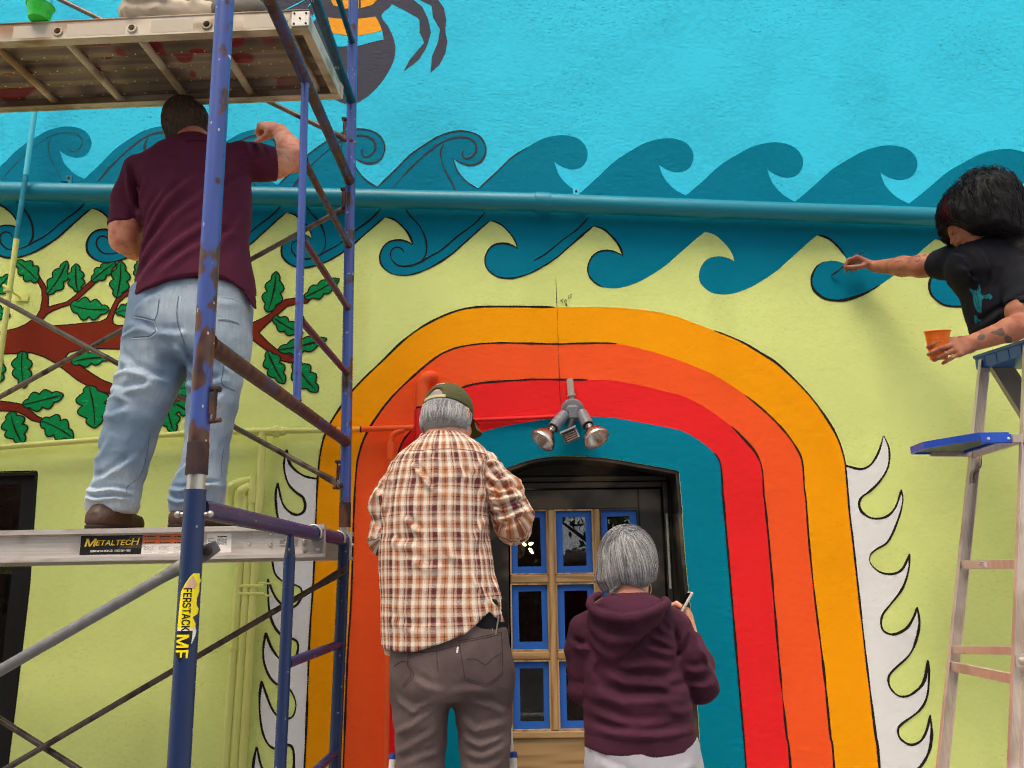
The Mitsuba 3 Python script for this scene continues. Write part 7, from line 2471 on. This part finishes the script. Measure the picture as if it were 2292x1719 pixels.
tilt(cap_m)
kc = add('top', cap_m, 'ladder_blue', LD, smooth=30)
add('top_lip', tilt(trimesh.creation.extrude_polygon(sbox(ccx0 - 0.006, cy0 - 0.006, ccx1 + 0.006, cy1 + 0.006).buffer(-0.02).buffer(0.02), 0.012, engine='earcut').apply_translation([0, 0, 2.3963])), 'ladder_blue', kc, smooth=30)
for k in range(4):
    yy = cy0 + 0.08 + k * (cy1 - cy0 - 0.16) / 3
    add('rib', tilt(box_at(ccx0 - 0.003, ccx0 + 0.001, yy - 0.004, yy + 0.004, 2.354, 2.393, 0.001)), 'ladder_blue', kc)


def hbar(pa, pb, w, name, mat='ladder_alu', off=0.0):
    a, b = np.asarray(pa, float), np.asarray(pb, float)
    return add(name, beam(a + [off, 0, 0], b + [off, 0, 0], w, 0.012, (0, 0, 1), 0.002), mat, LD)


def on_rail(a, b, ypix):
    lo, hi = 0.0, 2.5
    for _ in range(40):
        m = (lo + hi) / 2
        if project(ext(a, b, m))[1] > ypix:
            lo = m
        else:
            hi = m
    return ext(a, b, lo)


for ya, yb, w in ((1264, 1262, 0.034), (1454, 1456, 0.030)):
    a, b = on_rail(fr_t, fr_b, ya), on_rail(nr_t, nr_b, yb)
    hbar(a, b, w, 'cross_bar', off=-0.008)
    if ya == 1264:
        m = a + (b - a) * 0.46
        n_ = unit(np.cross(b - a, [0, 0, 1.0]))
        n_ = n_ if n_[1] < 0 else -n_
        lab = put(bevel_box((0.058, 0.001, 0.022), 0.0003), m + [-0.0155, 0, 0], unit(b - a), np.array([1.0, 0, 0]), np.array([0, 0, 1.0]))
        kl = add('label', lab, 'sticker_white', LD)
        for q, (x0_, x1_) in enumerate(((-0.024, 0.010), (-0.024, 0.004), (-0.024, 0.012))):
            add('print_line', put(bevel_box((x1_ - x0_, 0.0008, 0.0028), 0.0001), m + [-0.0163, 0, 0.006 - q * 0.006] + unit(b - a) * (x0_ + x1_) / 2, unit(b - a), np.array([1.0, 0, 0]), np.array([0, 0, 1.0])), 'sticker_grey', kl)
a, b = on_rail(fr_t, fr_b, 1490), on_rail(nr_t, nr_b, 1520)
hbar(a, b, 0.036, 'diagonal_brace', off=-0.006)
c = on_rail(nr_t, nr_b, 1477)
add('spreader_plate', cat([box_at(c[0] - 0.022, c[0] + 0.022, c[1] - 0.034, c[1] - 0.031, c[2] - 0.022, c[2] + 0.022, 0.001), lathe([(0, 0), (0, 0.013), (0.5, 0.012), (1, 0.004), (1, 0)], c + [0, -0.034, 0], c + [0, -0.043, 0], 14)]), 'ladder_alu', LD, smooth=35)
add('spreader', beam(c + [0, -0.025, 0], ext(gx_t, gx_b, c[2] - 0.03) + [-0.03, 0.0, 0], 0.024, 0.004, (0, 0, 1), 0.001), 'ladder_alu', LD)
for q in range(2):
    c = on_rail(fr_t, fr_b, 1200 + q * 300)
    add('rivet', lathe([(0, 0), (0, 0.004), (1, 0.002), (1, 0)], c + [-0.012, -0.0005, 0], c + [-0.012, -0.004, 0], 8), 'lamp_dark', LD)

# paint tray folded out from the rear rails
TRY = f'{LD}__paint_tray'
tz = pt(2253, 968, 3.12)[2]
e0 = pt(2253, 968, 3.12)
tip = pt(2058, 990, 3.34)
yb_ = fr_t[1] + 0.02
outl = Polygon([(e0[0], 3.10), (e0[0] - 0.115, 3.10), (tip[0] + 0.02, 3.26), (tip[0], 3.31), (tip[0] + 0.006, yb_ - 0.03), (tip[0] + 0.03, yb_), (e0[0] + 0.02, yb_)]).buffer(-0.01).buffer(0.01)
slab_ = trimesh.creation.extrude_polygon(outl, 0.010, engine='earcut').apply_translation([0, 0, tz - 0.012])
add('paint_tray', slab_, 'tray_blue', LD)
rimm = trimesh.creation.extrude_polygon(outl.difference(outl.buffer(-0.012)), 0.026, engine='earcut').apply_translation([0, 0, tz - 0.030])
add('rim', rimm, 'tray_blue', TRY)
under = trimesh.creation.extrude_polygon(outl.buffer(-0.03), 0.012, engine='earcut').apply_translation([0, 0, tz - 0.0245])
add('well', under, 'tray_under', TRY)
add('side_plate', box_at(e0[0] - 0.115, e0[0] - 0.001, 3.088, 3.0985, tz - 0.044, tz - 0.010, 0.003), 'tray_blue', TRY)
for xx in (e0[0] - 0.090, e0[0] - 0.016):
    add('bolt', lathe([(0, 0), (0, 0.0055), (0.6, 0.005), (1, 0.002), (1, 0)], [xx, 3.0875, tz - 0.028], [xx, 3.081, tz - 0.028], 12), 'sticker_white', TRY)
add('tray_arm', cat([beam([e0[0] + 0.001, 3.092, tz - 0.027], ext(nr_t, nr_b, tz - 0.03) + [0.05, -0.02, 0], 0.030, 0.006, (0, 0, 1), 0.001)]), 'ladder_alu', LD)
a = on_rail(fr_t, fr_b, 1016)
b = ext(nr_t, nr_b, a[2] + 0.012)
hbar(a + [-0.002, -0.01, 0], b + [0.02, 0, 0], 0.036, 'cross_bar', off=-0.006)
hbar(a + [-0.18, -0.004, 0.004], a + [0.0, -0.004, 0.0], 0.026, 'tray_arm')
add('hook_tail', tube(spline([a + [0.02, -0.012, -0.01], a + [0.012, -0.016, -0.05], a + [-0.016, -0.014, -0.085], a + [-0.022, -0.012, -0.12]], 5), 0.005, 8), 'brace_brown', LD, smooth=50)

# ---------------------------------------------------------------- painter on the ladder
W2 = thing('person', 'black haired painter in a black T-shirt leaning over the ladder top with a brush', 'person')
Y4 = 3.28
cloth('shirt_black', (23, 24, 33), 0.7, sheen=0.1)


def alr(spec, e=None):
    out = []
    for cy, xl, xr, Y, ry in spec:
        (a, y), (b, _) = al(xl, cy, xr, cy)
        out.append(row(y, a, b, Y, ry))
    return out


T4 = Field(0.03)
T4.loft(alr([(640, 1740, 2240, Y4 - 0.02, 0.070), (700, 1640, 2330, Y4, 0.100), (790, 1560, 2400, Y4, 0.120), (900, 1520, 2440, Y4, 0.132), (1000, 1560, 2460, Y4, 0.138), (1080, 1630, 2470, Y4, 0.140), (1160, 1690, 2480, Y4, 0.142), (1260, 1710, 2500, Y4, 0.142), (1380, 1750, 2520, Y4, 0.142), (1500, 1785, 2540, Y4, 0.142), (1640, 1815, 2560, Y4, 0.142), (1740, 1830, 2570, Y4, 0.140)]), e=2.3, cap=0.015)
s4 = [pt(*al(1690, 860)[0], Y4 + 0.05), pt(*al(1540, 880)[0], Y4 + 0.12), pt(*al(1418, 890)[0], Y4 + 0.18)]
T4.chain(s4, [0.070, 0.064, 0.058], k=0.03)
n4 = [pt(*al(2250, 900)[0], Y4 - 0.10), pt(*al(2240, 1100)[0], Y4 - 0.17), pt(*al(2190, 1310)[0], Y4 - 0.22)]
T4.chain(n4, [0.080, 0.074, 0.066], k=0.03)
T4.cut(lambda P: np.where(P[:, 0] < ccx1 + 0.012, 2.462 - P[:, 2], -1.0), 0.004)
T4.cut(near_cut(s4[2] - unit(s4[2] - s4[1]) * 0.002, unit(s4[2] - s4[1]) + [0.1, 0, 0.15], 0.11), 0.004)
T4.cut(near_cut(n4[2] + unit(n4[2] - n4[1]) * 0.006, unit(n4[2] - n4[1]) + [-0.1, 0, 0], 0.13), 0.004)
for pl, w, a in (([(1500, 760), (1580, 900), (1640, 1080)], 0.010, 0.010), ([(1560, 960), (1600, 1040), (1680, 1100)], 0.009, 0.009), ([(1700, 860), (1740, 980), (1760, 1080)], 0.010, 0.008), ([(2030, 1300), (2100, 1340), (2210, 1330)], 0.008, 0.010), ([(2000, 1000), (2080, 1120), (2200, 1180)], 0.013, 0.009),
                 ([(1780, 1480), (1860, 1400), (1960, 1360)], 0.011, 0.009), ([(1440, 800), (1470, 880), (1480, 960)], 0.008, 0.007), ([(2050, 1240), (2120, 1270), (2210, 1260)], 0.008, 0.008), ([(1960, 860), (2080, 900), (2200, 890)], 0.014, 0.007)):
    T4.fold(crease([al(x, y)[0] for x, y in pl], Y4, w, a * 1.2, 0.8, Y4 + 0.02))
T4.fold(rumple(0.006, 10, 10, 8, 61))
tk4 = add('shirt', T4.mesh(0.0075), 'shirt_black', W2, smooth=True)

B4 = Field(0.02)
hc4 = pt(*al(1775, 562)[0], Y4 - 0.03)
f4 = unit([-0.66, 0.24, -0.70])
u4 = unit([-0.66, -0.12, 0.74])
head_into(B4, hc4, f4, u4, 1.05)
nb4 = pt(*al(2030, 790)[0], Y4)
B4.cone(hc4 - u4 * 0.04 - f4 * 0.03, nb4, 0.056, 0.066, k=0.03)
el4, wr4 = pt(*al(1290, 905)[0], Y4 + 0.22), pt(*al(868, 908)[0], WY - 0.11)
B4.chain([pt(*al(2050, 860)[0], Y4), s4[0], s4[2], el4], [0.07, 0.055, 0.046, 0.0475], k=0.03)
B4.chain([el4, el4 * 0.62 + wr4 * 0.38, wr4], [0.0465, 0.0435, 0.0265], k=0.02)
grip = pt(*al(625, 868)[0], WY - 0.055)
hf4 = unit(pt(*al(690, 812)[0], WY - 0.085) - wr4)
hand_into(B4, wr4 + hf4 * 0.004, hf4, unit([0.42, -0.36, 0.83]), -1, [(0.85, 0.75, 0.35), (1.0, 0.85, 0.45), (1.1, 1.0, 0.6), (1.2, 1.0, 0.6)], 0.06, 0.95, (0.45, 0.72))
el5, wr5 = pt(2338, 712, Y4 - 0.22), pt(*lc_(735, 335)[0], 2.99)
B4.chain([pt(*al(2100, 900)[0], Y4), n4[0], n4[2], el5], [0.07, 0.055, 0.050, 0.047], k=0.03)
B4.chain([el5, el5 * 0.55 + wr5 * 0.45, wr5], [0.048, 0.044, 0.030], k=0.02)
cup_t, cup_b = pt(*lc_(447, 208)[0], 2.965), pt(*lc_(462, 480)[0], 2.985)
hf5 = unit(pt(*lc_(560, 372)[0], 2.935) - wr5)
hand_into(B4, wr5 + hf5 * 0.004, hf5, unit([-0.12, -0.97, 0.10]), 1, [(0.25, 0.65, 0.55), (0.30, 0.65, 0.55), (0.32, 0.70, 0.55), (0.36, 0.70, 0.55)], 0.10, 1.0, (0.25, 0.85))
add('body', B4.mesh(0.0052), 'skin_tan', W2, smooth=True)
plain('hair_black', (15, 14, 18), 0.6, spec=0.2)
plain('hair_black_sheen', (26, 24, 32), 0.5, spec=0.25)
plain('hair_red', (62, 16, 22), 0.6, spec=0.2)
HR4 = Field(0.015)
ax4 = [np.cross(f4, u4), f4, u4]
HR4.loft(alr([(90, 1740, 1900, Y4 - 0.02, 0.030), (120, 1715, 1980, Y4 - 0.02, 0.070), (180, 1620, 2060, Y4 - 0.03, 0.110), (260, 1530, 2120, Y4 - 0.03, 0.138), (350, 1480, 2160, Y4 - 0.03, 0.150), (440, 1468, 2180, Y4 - 0.03, 0.154), (530, 1490, 2190, Y4 - 0.03, 0.154), (620, 1560, 2190, Y4 - 0.03, 0.150), (700, 1690, 2200, Y4 - 0.02, 0.140), (780, 1860, 2200, Y4, 0.110)]), e=2.0, cap=0.012)
hx4 = np.array([pt(*al(x, y)[0], Y4)[[0, 2]] for x, y in ((1400, 560), (1480, 560), (1525, 592), (1590, 640), (1680, 690), (1800, 715), (1880, 720), (1905, 750), (1930, 800), (2300, 800))])
HR4.cut(lambda P: np.interp(P[:, 0], hx4[:, 0], hx4[:, 1]) - P[:, 2], 0.006)
HR4.cone(pt(*al(1748, 112)[0], Y4 - 0.08), pt(*al(1900, 190)[0], Y4 - 0.08), 0.024, 0.040, k=0.012)
HR4.cone(pt(*al(2080, 500)[0], Y4 - 0.06), pt(*al(2150, 780)[0], Y4 - 0.09), 0.09, 0.06, k=0.03)
HR4.fold(rumple(0.014, 13, 13, 9, 62))
for pl, w, a in (([(1760, 180), (1850, 280), (1940, 420)], 0.007, 0.008), ([(1680, 220), (1660, 360), (1700, 520)], 0.008, 0.007), ([(1900, 200), (2020, 330), (2080, 520)], 0.008, 0.008), ([(1560, 300), (1540, 430), (1580, 560)], 0.007, 0.006)):
    HR4.fold(crease([al(x, y)[0] for x, y in pl], Y4, w, a, 0.8, Y4 + 0.05))
hk4 = add('hair', HR4.mesh(0.006), 'hair_black', W2, smooth=True)
part4 = pt(*al(1760, 150)[0], Y4 - 0.05)
hc4b = pt(*al(1850, 420)[0], Y4)


def mop(g):
    v = unit(g.normal(size=3) + [0.25, -0.5, 0.75])
    return hc4b + v * [0.15, 0.11, 0.14]


def redside(g):
    return pt(*al(g.uniform(1475, 1570), g.uniform(260, 400))[0], Y4 - 0.06)


for mat, n, sd, fn, ln in (('hair_black', 1200, 9, mop, (0.06, 0.16)), ('hair_black_sheen', 700, 10, mop, (0.06, 0.15)), ('hair_red', 150, 11, redside, (0.05, 0.11))):
    add('strands', strands(HR4, n, sd, part4, fn, ax4, np.array([0.12, 0, -1.0]), ln, step=0.013, lift=(0.0006, 0.011), r=0.0010, wander=0.30), mat, hk4, kind='stuff')
# loose flyaway hairs
fly = []
g = np.random.default_rng(77)
for i in range(46):
    a = g.uniform(-2.3, 0.9) if i < 34 else g.uniform(2.4, 3.6)
    c = hc4b + np.array([math.sin(a) * 0.155, g.uniform(-0.05, 0.03), math.cos(a) * 0.155])
    d = np.array([math.sin(a + g.uniform(-0.9, 0.9)), 0, math.cos(a + g.uniform(-0.9, 0.9))])
    L = g.uniform(0.02, 0.06)
    fly.append(tube(spline([c - d * 0.02, c + d * L * 0.4, c + d * L * 0.8 + [g.uniform(-0.012, 0.012), 0, -0.004], c + d * L + [g.uniform(-0.02, 0.02), 0, -0.014]], 3), 0.0005, 4, caps=False))
add('flyaway_hairs', cat(fly), 'hair_black', hk4, kind='stuff')
# tattoos: thin inked lines and blots on the skin
plain('tattoo_ink', (84, 60, 56), 0.6)
plain('tattoo_shade', (92, 72, 66), 0.6)


def decal(F, poly_px, cell=5.0, lift=0.0006):
    """A flat print on a surface: survey polygon cut into cells, each corner laid on the surface."""
    p = Polygon(poly_px).buffer(0)
    out = []
    x0_, y0_, x1_, y1_ = p.bounds
    cache = {}

    def on(x, y):
        k = (round(x, 2), round(y, 2))
        if k not in cache:
            cache[k] = F.hit(x, y)
        return cache[k]
    for i in range(int((x1_ - x0_) / cell) + 1):
        for j in range(int((y1_ - y0_) / cell) + 1):
            for gq in polys(p.intersection(sbox(x0_ + i * cell, y0_ + j * cell, x0_ + (i + 1) * cell, y0_ + (j + 1) * cell))):
                v, f = trimesh.creation.triangulate_polygon(gq, engine='earcut')
                q = [on(*a) for a in v]
                if any(a is None for a in q):
                    continue
                q = np.array([a + unit(EYE - a) * lift for a in q])
                m = trimesh.Trimesh(q, f, process=False)
                if (m.face_normals @ unit(EYE - q[0])).sum() < 0:
                    m.invert()
                out.append(m)
    return cat(out) if out else None


for poly in ([(1055, 868), (1085, 862), (1120, 852)], [(1140, 842), (1180, 828), (1230, 812)], [(1238, 830), (1262, 812), (1282, 826), (1270, 850), (1245, 866), (1234, 840)], [(1262, 815), (1256, 862)], [(1280, 800), (1320, 780), (1360, 782), (1392, 760)], [(1300, 812), (1340, 796)], [(1080, 950), (1090, 930), (1105, 918)], [(805, 885), (820, 900), (812, 876)]):
    m = stitch(B4, [al(x, y)[0] for x, y in poly], 0.0009, 0.0002, 4)
    if m:
        add('tattoo', m, 'tattoo_ink', W2, smooth=True)
for poly in ([(825, 260), (850, 242), (885, 245), (890, 275), (865, 295), (830, 290)], [(940, 225), (990, 205), (1040, 180), (1060, 200), (1075, 245), (1040, 255), (1000, 245)], [(1075, 260), (1110, 255), (1145, 290), (1120, 320), (1080, 310)], [(630, 262), (680, 248), (740, 250), (700, 262), (650, 270)]):
    m = decal(B4, [tuple(q) for q in spline(np.array([lc_(x, y)[0] for x, y in poly]), 4, True)], 4.0)
    if m is not None:
        add('tattoo', m, 'tattoo_shade', W2)
# teal emblem printed on the shirt front
plain('print_teal', (30, 112, 124), 0.8, spec=0.1)
for poly in ([(1812, 1062), (1826, 1110), (1822, 1150), (1842, 1168), (1900, 1158), (1905, 1172), (1850, 1190), (1832, 1215), (1830, 1322), (1800, 1318), (1772, 1280), (1756, 1215), (1752, 1160), (1722, 1120), (1722, 1100), (1762, 1118), (1790, 1128), (1800, 1090)],
             [(1880, 1160), (1905, 1150), (1932, 1180), (1908, 1212), (1900, 1190), (1860, 1200)], [(1768, 1340), (1785, 1350), (1800, 1380), (1830, 1385), (1826, 1400), (1796, 1400), (1780, 1425), (1765, 1400)]):
    m = decal(T4, [tuple(al(x, y)[0]) for x, y in poly], 4.0)
    if m is not None:
        add('shirt_print', m, 'print_teal', tk4)
plain('print_dark', (20, 34, 40), 0.8, spec=0.1)
for poly in ([(1785, 1150), (1800, 1210), (1815, 1290)], [(1770, 1190), (1785, 1240), (1800, 1290)], [(1850, 1180), (1890, 1176)], [(1805, 1100), (1808, 1140)]):
    m = stitch(T4, [al(x, y)[0] for x, y in poly], 0.0011, 0.0006, 4)
    if m:
        add('shirt_print', m, 'print_dark', tk4)
# jeans and shoes on the ladder steps, mostly outside the picture
JN = Field(0.03)
hp = np.array([ccx1 + 0.165, Y4, 2.34])
JN.ell(hp, [0.17, 0.14, 0.12])
stp = ext(fx_t, fx_b, 1.215)
for dy in (-0.10, 0.09):
    kn_ = np.array([hp[0] + 0.10, Y4 + dy, hp[2] - 0.40])
    an = np.array([stp[0] + 0.01, Y4 + dy - 0.02, 1.33])
    JN.chain([hp + [0.02, dy * 0.7, -0.02], kn_, an], [0.10, 0.075, 0.055], k=0.03)
JN.fold(rumple(0.006, 12, 12, 9, 66))
plain('jeans_navy', (38, 44, 66), 0.9, spec=0.1)
add('trousers', JN.mesh(0.01), 'jeans_navy', W2, smooth=True)
for dy in (-0.10, 0.09):
    F = Field(0.02)
    a = np.array([stp[0] + 0.06, Y4 + dy - 0.02, 1.272])
    F.cone(a, a - [0.14, 0, 0], 0.040, 0.036).cone(a - [0.03, 0, 0], a + [-0.03, 0, 0.07], 0.038, 0.04, k=0.02)
    F.cut(lambda P: 1.231 - P[:, 2], 0.004)
    add('shoe', F.mesh(0.009), 'boot_leather', W2, smooth=True)

# brush
plain('brush_handle', (52, 30, 34), 0.35)
plain('brush_hair', (24, 46, 62), 0.6)
BR = thing('paint_brush', 'thin dark paint brush in the hand of the painter on the ladder', 'brush')
bt, be = pt(*al(478, 992)[0], WY - 0.008), pt(*al(790, 760)[0], WY - 0.115)
bd = unit(be - bt)
add('handle', lathe([(0, 0.0026), (0.2, 0.0042), (0.5, 0.0034), (1, 0.0018), (1, 0)], bt + bd * 0.042, be, 12), 'brush_handle', BR, smooth=40)
add('bristles', lathe([(0, 0.0), (0.05, 0.0025), (0.5, 0.0062), (0.8, 0.0050), (1, 0.0036)], bt, bt + bd * 0.042, 12), 'brush_hair', BR, smooth=40)

# cups
def cup(name, label, a, b, rt, rb, mat, inner, paint_mat):
    t = thing(name, label, 'cup')
    d = unit(a - b)
    prof = [(0, 0), (0, rb * 0.96), (0.02, rb), (0.10, rb + (rt - rb) * 0.08)]
    for k in range(5):
        q = 0.30 + 0.11 * k
        r = rb + (rt - rb) * q
        prof += [(q, r), (q + 0.012, r - 0.0012), (q + 0.028, r)]
    prof += [(0.955, rt * 0.985), (0.965, rt + 0.0028), (0.985, rt + 0.0032), (1.0, rt + 0.001), (0.99, rt - 0.0015), (0.5, rb + (rt - rb) * 0.5 - 0.0018), (0.06, rb * 0.93), (0.05, 0)]
    add('shell', lathe(prof, b, a, 36), mat, t, smooth=30)
    add('paint', lathe([(0, 0), (0, rb + (rt - rb) * 0.55 - 0.004), (1, rb + (rt - rb) * 0.57 - 0.004), (1, 0)], b + (a - b) * 0.52, b + (a - b) * 0.55, 24), paint_mat, t, smooth=40)
    return t


scene['cup_orange'] = {'type': 'twosided', 'b': {'type': 'principled', 'base_color': rgb(lin((244, 116, 10))), 'roughness': 0.25, 'specular': 0.5, 'clearcoat': 0.4}}
scene['cup_green'] = {'type': 'twosided', 'b': {'type': 'principled', 'base_color': rgb(lin((44, 206, 60))), 'roughness': 0.25, 'specular': 0.5, 'clearcoat': 0.4}}
cup('plastic_cup', 'orange plastic cup held in the hand resting on the ladder top', cup_t, cup_b, 0.0435, 0.029, 'cup_orange', 'sticker_white', 'paint_ink')
ga = pt(87, 44, FR + 0.05)
ga[2] = up3(np.dot(ga - O2, ex2), 0.05, UH + 0.0066)[2]
gb = ga + [0, 0, 0.001]
gt = pt(*S(A1, 241, 38)[0], FR + 0.05)
gt = gb + [0, 0, gt[2] - gb[2]]
cup('plastic_cup', 'bright green plastic cup standing on the upper scaffold platform', gt, gb, 0.0445, 0.034, 'cup_green', 'sticker_white', 'paint_leaf')

# ---------------------------------------------------------------- person kneeling on the upper platform
K5 = thing('person', 'person in beige trousers kneeling on the upper scaffold platform, cut off by the picture top', 'person')
cloth('trouser_beige', (206, 190, 172), 0.82)
plain('jacket_grey', (92, 90, 88), 0.9, spec=0.1)
dz_ = lambda x, y: up3(np.dot(np.array([x, y, 0]) - O2, ex2), y - FR, UH + 0.004)[2]
KK = Field(0.03)
kn = pt(304, 12, FR + 0.13)
kn[2] = dz_(kn[0], kn[1]) + 0.070
hipk = pt(470, -150, FR + 0.24)
ank = pt(470, 20, FR + 0.08)
ank[2] = dz_(ank[0], ank[1]) + 0.052
KK.chain([kn + [0, 0, 0.008], kn * 0.5 + hipk * 0.5 + [0, 0, 0.0], hipk], [0.052, 0.078, 0.12], k=0.03)
KK.k = 0.004
KK.chain([kn + [0.03, -0.080, -0.034], kn * 0.4 + ank * 0.6 + [0, -0.035, -0.018], ank], [0.034, 0.038, 0.034], k=0.005)
KK.k = 0.03
kn2 = kn + [0.10, 0.20, 0.0]
ank2 = ank + [0.06, 0.17, 0]
KK.chain([kn2, hipk + [0.02, 0.06, 0]], [0.064, 0.12], k=0.03)
KK.chain([kn2, ank2], [0.050, 0.046], k=0.02)
KK.cut(lambda P: kn[2] - 0.068 - P[:, 2] + (P[:, 0] - kn[0]) * 0.0, 0.004)
for pl, w, a in (([(272, 30), (310, 20), (350, 14), (390, 10)], 0.009, 0.011), ([(290, 34), (330, 30), (400, 30)], 0.009, 0.010), ([(300, 8), (350, 0), (400, -14)], 0.010, 0.010), ([(380, 34), (400, 20), (430, 14)], 0.009, 0.010), ([(440, 30), (460, 10), (480, -10)], 0.009, 0.008)):
    KK.fold(crease(pl, FR + 0.1, w, a * 1.3, 0.8, FR + 0.25))
KK.fold(rumple(0.009, 16, 16, 16, 71))
add('trousers', KK.mesh(0.0075), 'trouser_beige', K5, smooth=True)
BK = Field(0.03)
ch = hipk + [-0.12, 0.05, 0.42]
BK.cone(hipk + [0, 0.02, 0.04], ch, 0.14, 0.16)
BK.cone(ch + [0, -0.16, 0.02], ch + [-0.22, -0.02, -0.16], 0.06, 0.05, k=0.03).cone(ch + [0, 0.18, 0.02], ch + [-0.22, 0.30, -0.10], 0.06, 0.05, k=0.03)
add('jacket', BK.mesh(0.012), 'jacket_grey', K5, smooth=True)
HK = Field(0.02)
head_into(HK, ch + [-0.08, 0.02, 0.26], [-0.5, 0.8, -0.2], [0, 0, 1])
HK.cone(ch + [-0.07, 0.02, 0.2], ch + [-0.02, 0.02, 0.08], 0.056, 0.06, k=0.03)
for q, sd in ((ch + [-0.22, -0.02, -0.16], 1), (ch + [-0.22, 0.30, -0.10], -1)):
    HK.cone(q, q + [-0.10, 0.16, 0.06], 0.042, 0.028, k=0.02)
    hand_into(HK, q + [-0.105, 0.175, 0.065], [-0.4, 0.9, 0.2], [0, 0, 1], sd, [(0.6, 0.8, 0.5)] * 4)
HK.cone(ch + [-0.02, 0.02, 0.08], ch, 0.06, 0.07, k=0.03)
HK.cone(ch, ch + [-0.22, -0.02, -0.16], 0.05, 0.042, k=0.03).cone(ch, ch + [-0.22, 0.30, -0.10], 0.05, 0.042, k=0.03)
add('body', HK.mesh(0.007), 'skin_fair', K5, smooth=True)
hh = Field(0.01)
hh.ell(ch + [-0.075, 0.01, 0.285], [0.086, 0.095, 0.09])
add('hair', hh.mesh(0.009), 'hair_brown', K5, smooth=True)
plain('shoe_grey', (104, 98, 92), 0.8)
for a, yy in ((ank, 0.0), (ank2, 0.0)):
    F = Field(0.02)
    b = a + [0.045, 0.0, 0.0]
    F.cone(b, b + [0.12, 0.0, 0.005], 0.044, 0.038).cone(b + [0.09, 0, 0.0], b + [0.10, 0.0, 0.05], 0.034, 0.03, k=0.02)
    F.cut(lambda P: kn[2] - 0.066 - P[:, 2], 0.004)
    add('shoe', F.mesh(0.008), 'shoe_grey', K5, smooth=True)

# ---------------------------------------------------------------- leafy trees across the street, mirrored in the door panes
scene['leaf_green'] = {'type': 'twosided', 'b': {'type': 'principled', 'base_color': rgb((0.11, 0.19, 0.05)), 'roughness': 0.3, 'specular': 0.6}}
scene['leaf_dark'] = {'type': 'principledthin', 'base_color': rgb((0.05, 0.09, 0.03)), 'roughness': 0.5, 'diff_trans': 0.5, 'spec_trans': 0.0}
plain('tree_bark', (84, 70, 58), 0.9, spec=0.1)
for i, (x, y, h, sp, lab) in enumerate(((1.9, -7.2, 6.2, 1.7, 'leafy green tree across the street, mirrored in the middle door panes'), (5.4, -8.0, 6.8, 2.0, 'large tree across the street to the right behind the camera'), (-2.6, -8.4, 7.2, 2.1, 'large dark tree across the street to the left behind the camera'), (-7.0, -8.0, 6.6, 2.0, 'far left tree across the street behind the camera'))):
    t = thing('street_tree', lab, 'tree', 'trees across the street')
    g = np.random.default_rng(200 + i)
    limbs = [tube(spline([[x, y, 0], [x + 0.05, y, h * 0.2], [x - 0.04, y + 0.05, h * 0.45], [x + 0.06, y, h * 0.75]], 4), np.linspace(0.17, 0.05, 13), 10)]
    for k in range(8):
        a, z = g.uniform(0, 6.28), h * g.uniform(0.2, 0.6)
        e_ = np.array([math.cos(a) * sp * 0.7, math.sin(a) * sp * 0.7, h * 0.18])
        limbs.append(tube([[x, y, z], np.array([x, y, z]) + e_ * 0.5 + [0, 0, 0.1], np.array([x, y, z]) + e_], [0.06, 0.04, 0.015], 7))
    add('trunk', cat(limbs), 'tree_bark', t, smooth=40)
    cl = np.array([[math.cos(a) * r, math.sin(a) * r, z] for a, r, z in zip(g.uniform(0, 6.28, 46), sp * np.sqrt(g.uniform(0.02, 1, 46)) * 0.85, g.uniform(0.16, 0.95, 46) * h)])
    n = 5200 if i == 0 else 4600
    c = cl[g.integers(0, 46, n)] + g.normal(size=(n, 3)) * 0.30 + [x, y, 0]
    c[:, 2] = np.maximum(c[:, 2], 0.35)
    d, s = g.normal(size=(n, 3)) + [0, 0, -0.6], g.normal(size=(n, 3))
    d /= np.linalg.norm(d, axis=1, keepdims=True)
    s = np.cross(d, s)
    s /= np.linalg.norm(s, axis=1, keepdims=True)
    L = g.uniform(0.09, 0.16, n)[:, None]
    v = np.stack([c - d * L * .6, c + s * L * 0.28, c + d * L * .7, c - s * L * 0.28], 1).reshape(-1, 3)
    q = np.arange(n) * 4
    half = n // 2
    f = np.vstack([np.stack([q, q + 1, q + 2], 1), np.stack([q, q + 2, q + 3], 1)])
    for mat, sel in (('leaf_green', f[:, 0] < half * 4), ('leaf_dark', f[:, 0] >= half * 4)):
        m = trimesh.Trimesh(v, f[sel], process=False)
        m.remove_unreferenced_vertices()
        add('crown', m, mat if i in (0, 1) else 'leaf_dark', t)

# the dark building across the street
OB = thing('brick_building', 'plain dark brick building across the street behind the camera', 'building')


def brick_fn(p, n, uv):
    r = dr.floor(p.z / 0.075)
    u = p.x / 0.22 + 0.5 * (r - 2 * dr.floor(r / 2))
    m = dr.maximum(SS(0.94, 0.98, u - dr.floor(u)), SS(0.86, 0.94, p.z / 0.075 - r))
    return MX(MX(C((96, 62, 52)), C((70, 46, 40)), mikit.cell_rand(dr.floor(u), r)), C((120, 112, 104)), m)


proc_mat('dark_brick', brick_fn, rough=0.9, spec=0.1)
add('wall', box_at(-18, 0.75, -18, -10.5, 0.01, 5.2), 'dark_brick', OB)
add('cornice', box_at(-18.1, 0.85, -18.1, -10.35, 5.203, 5.5), 'black_frame', OB)
for k in range(6):
    x = -16.5 + k * 2.9
    w = add('window', box_at(x, x + 1.3, -10.497, -10.45, 1.0, 2.9), 'black_frame', OB)
    add('pane', box_at(x + 0.08, x + 1.22, -10.449, -10.44, 1.08, 2.82), 'phone_screen', w)
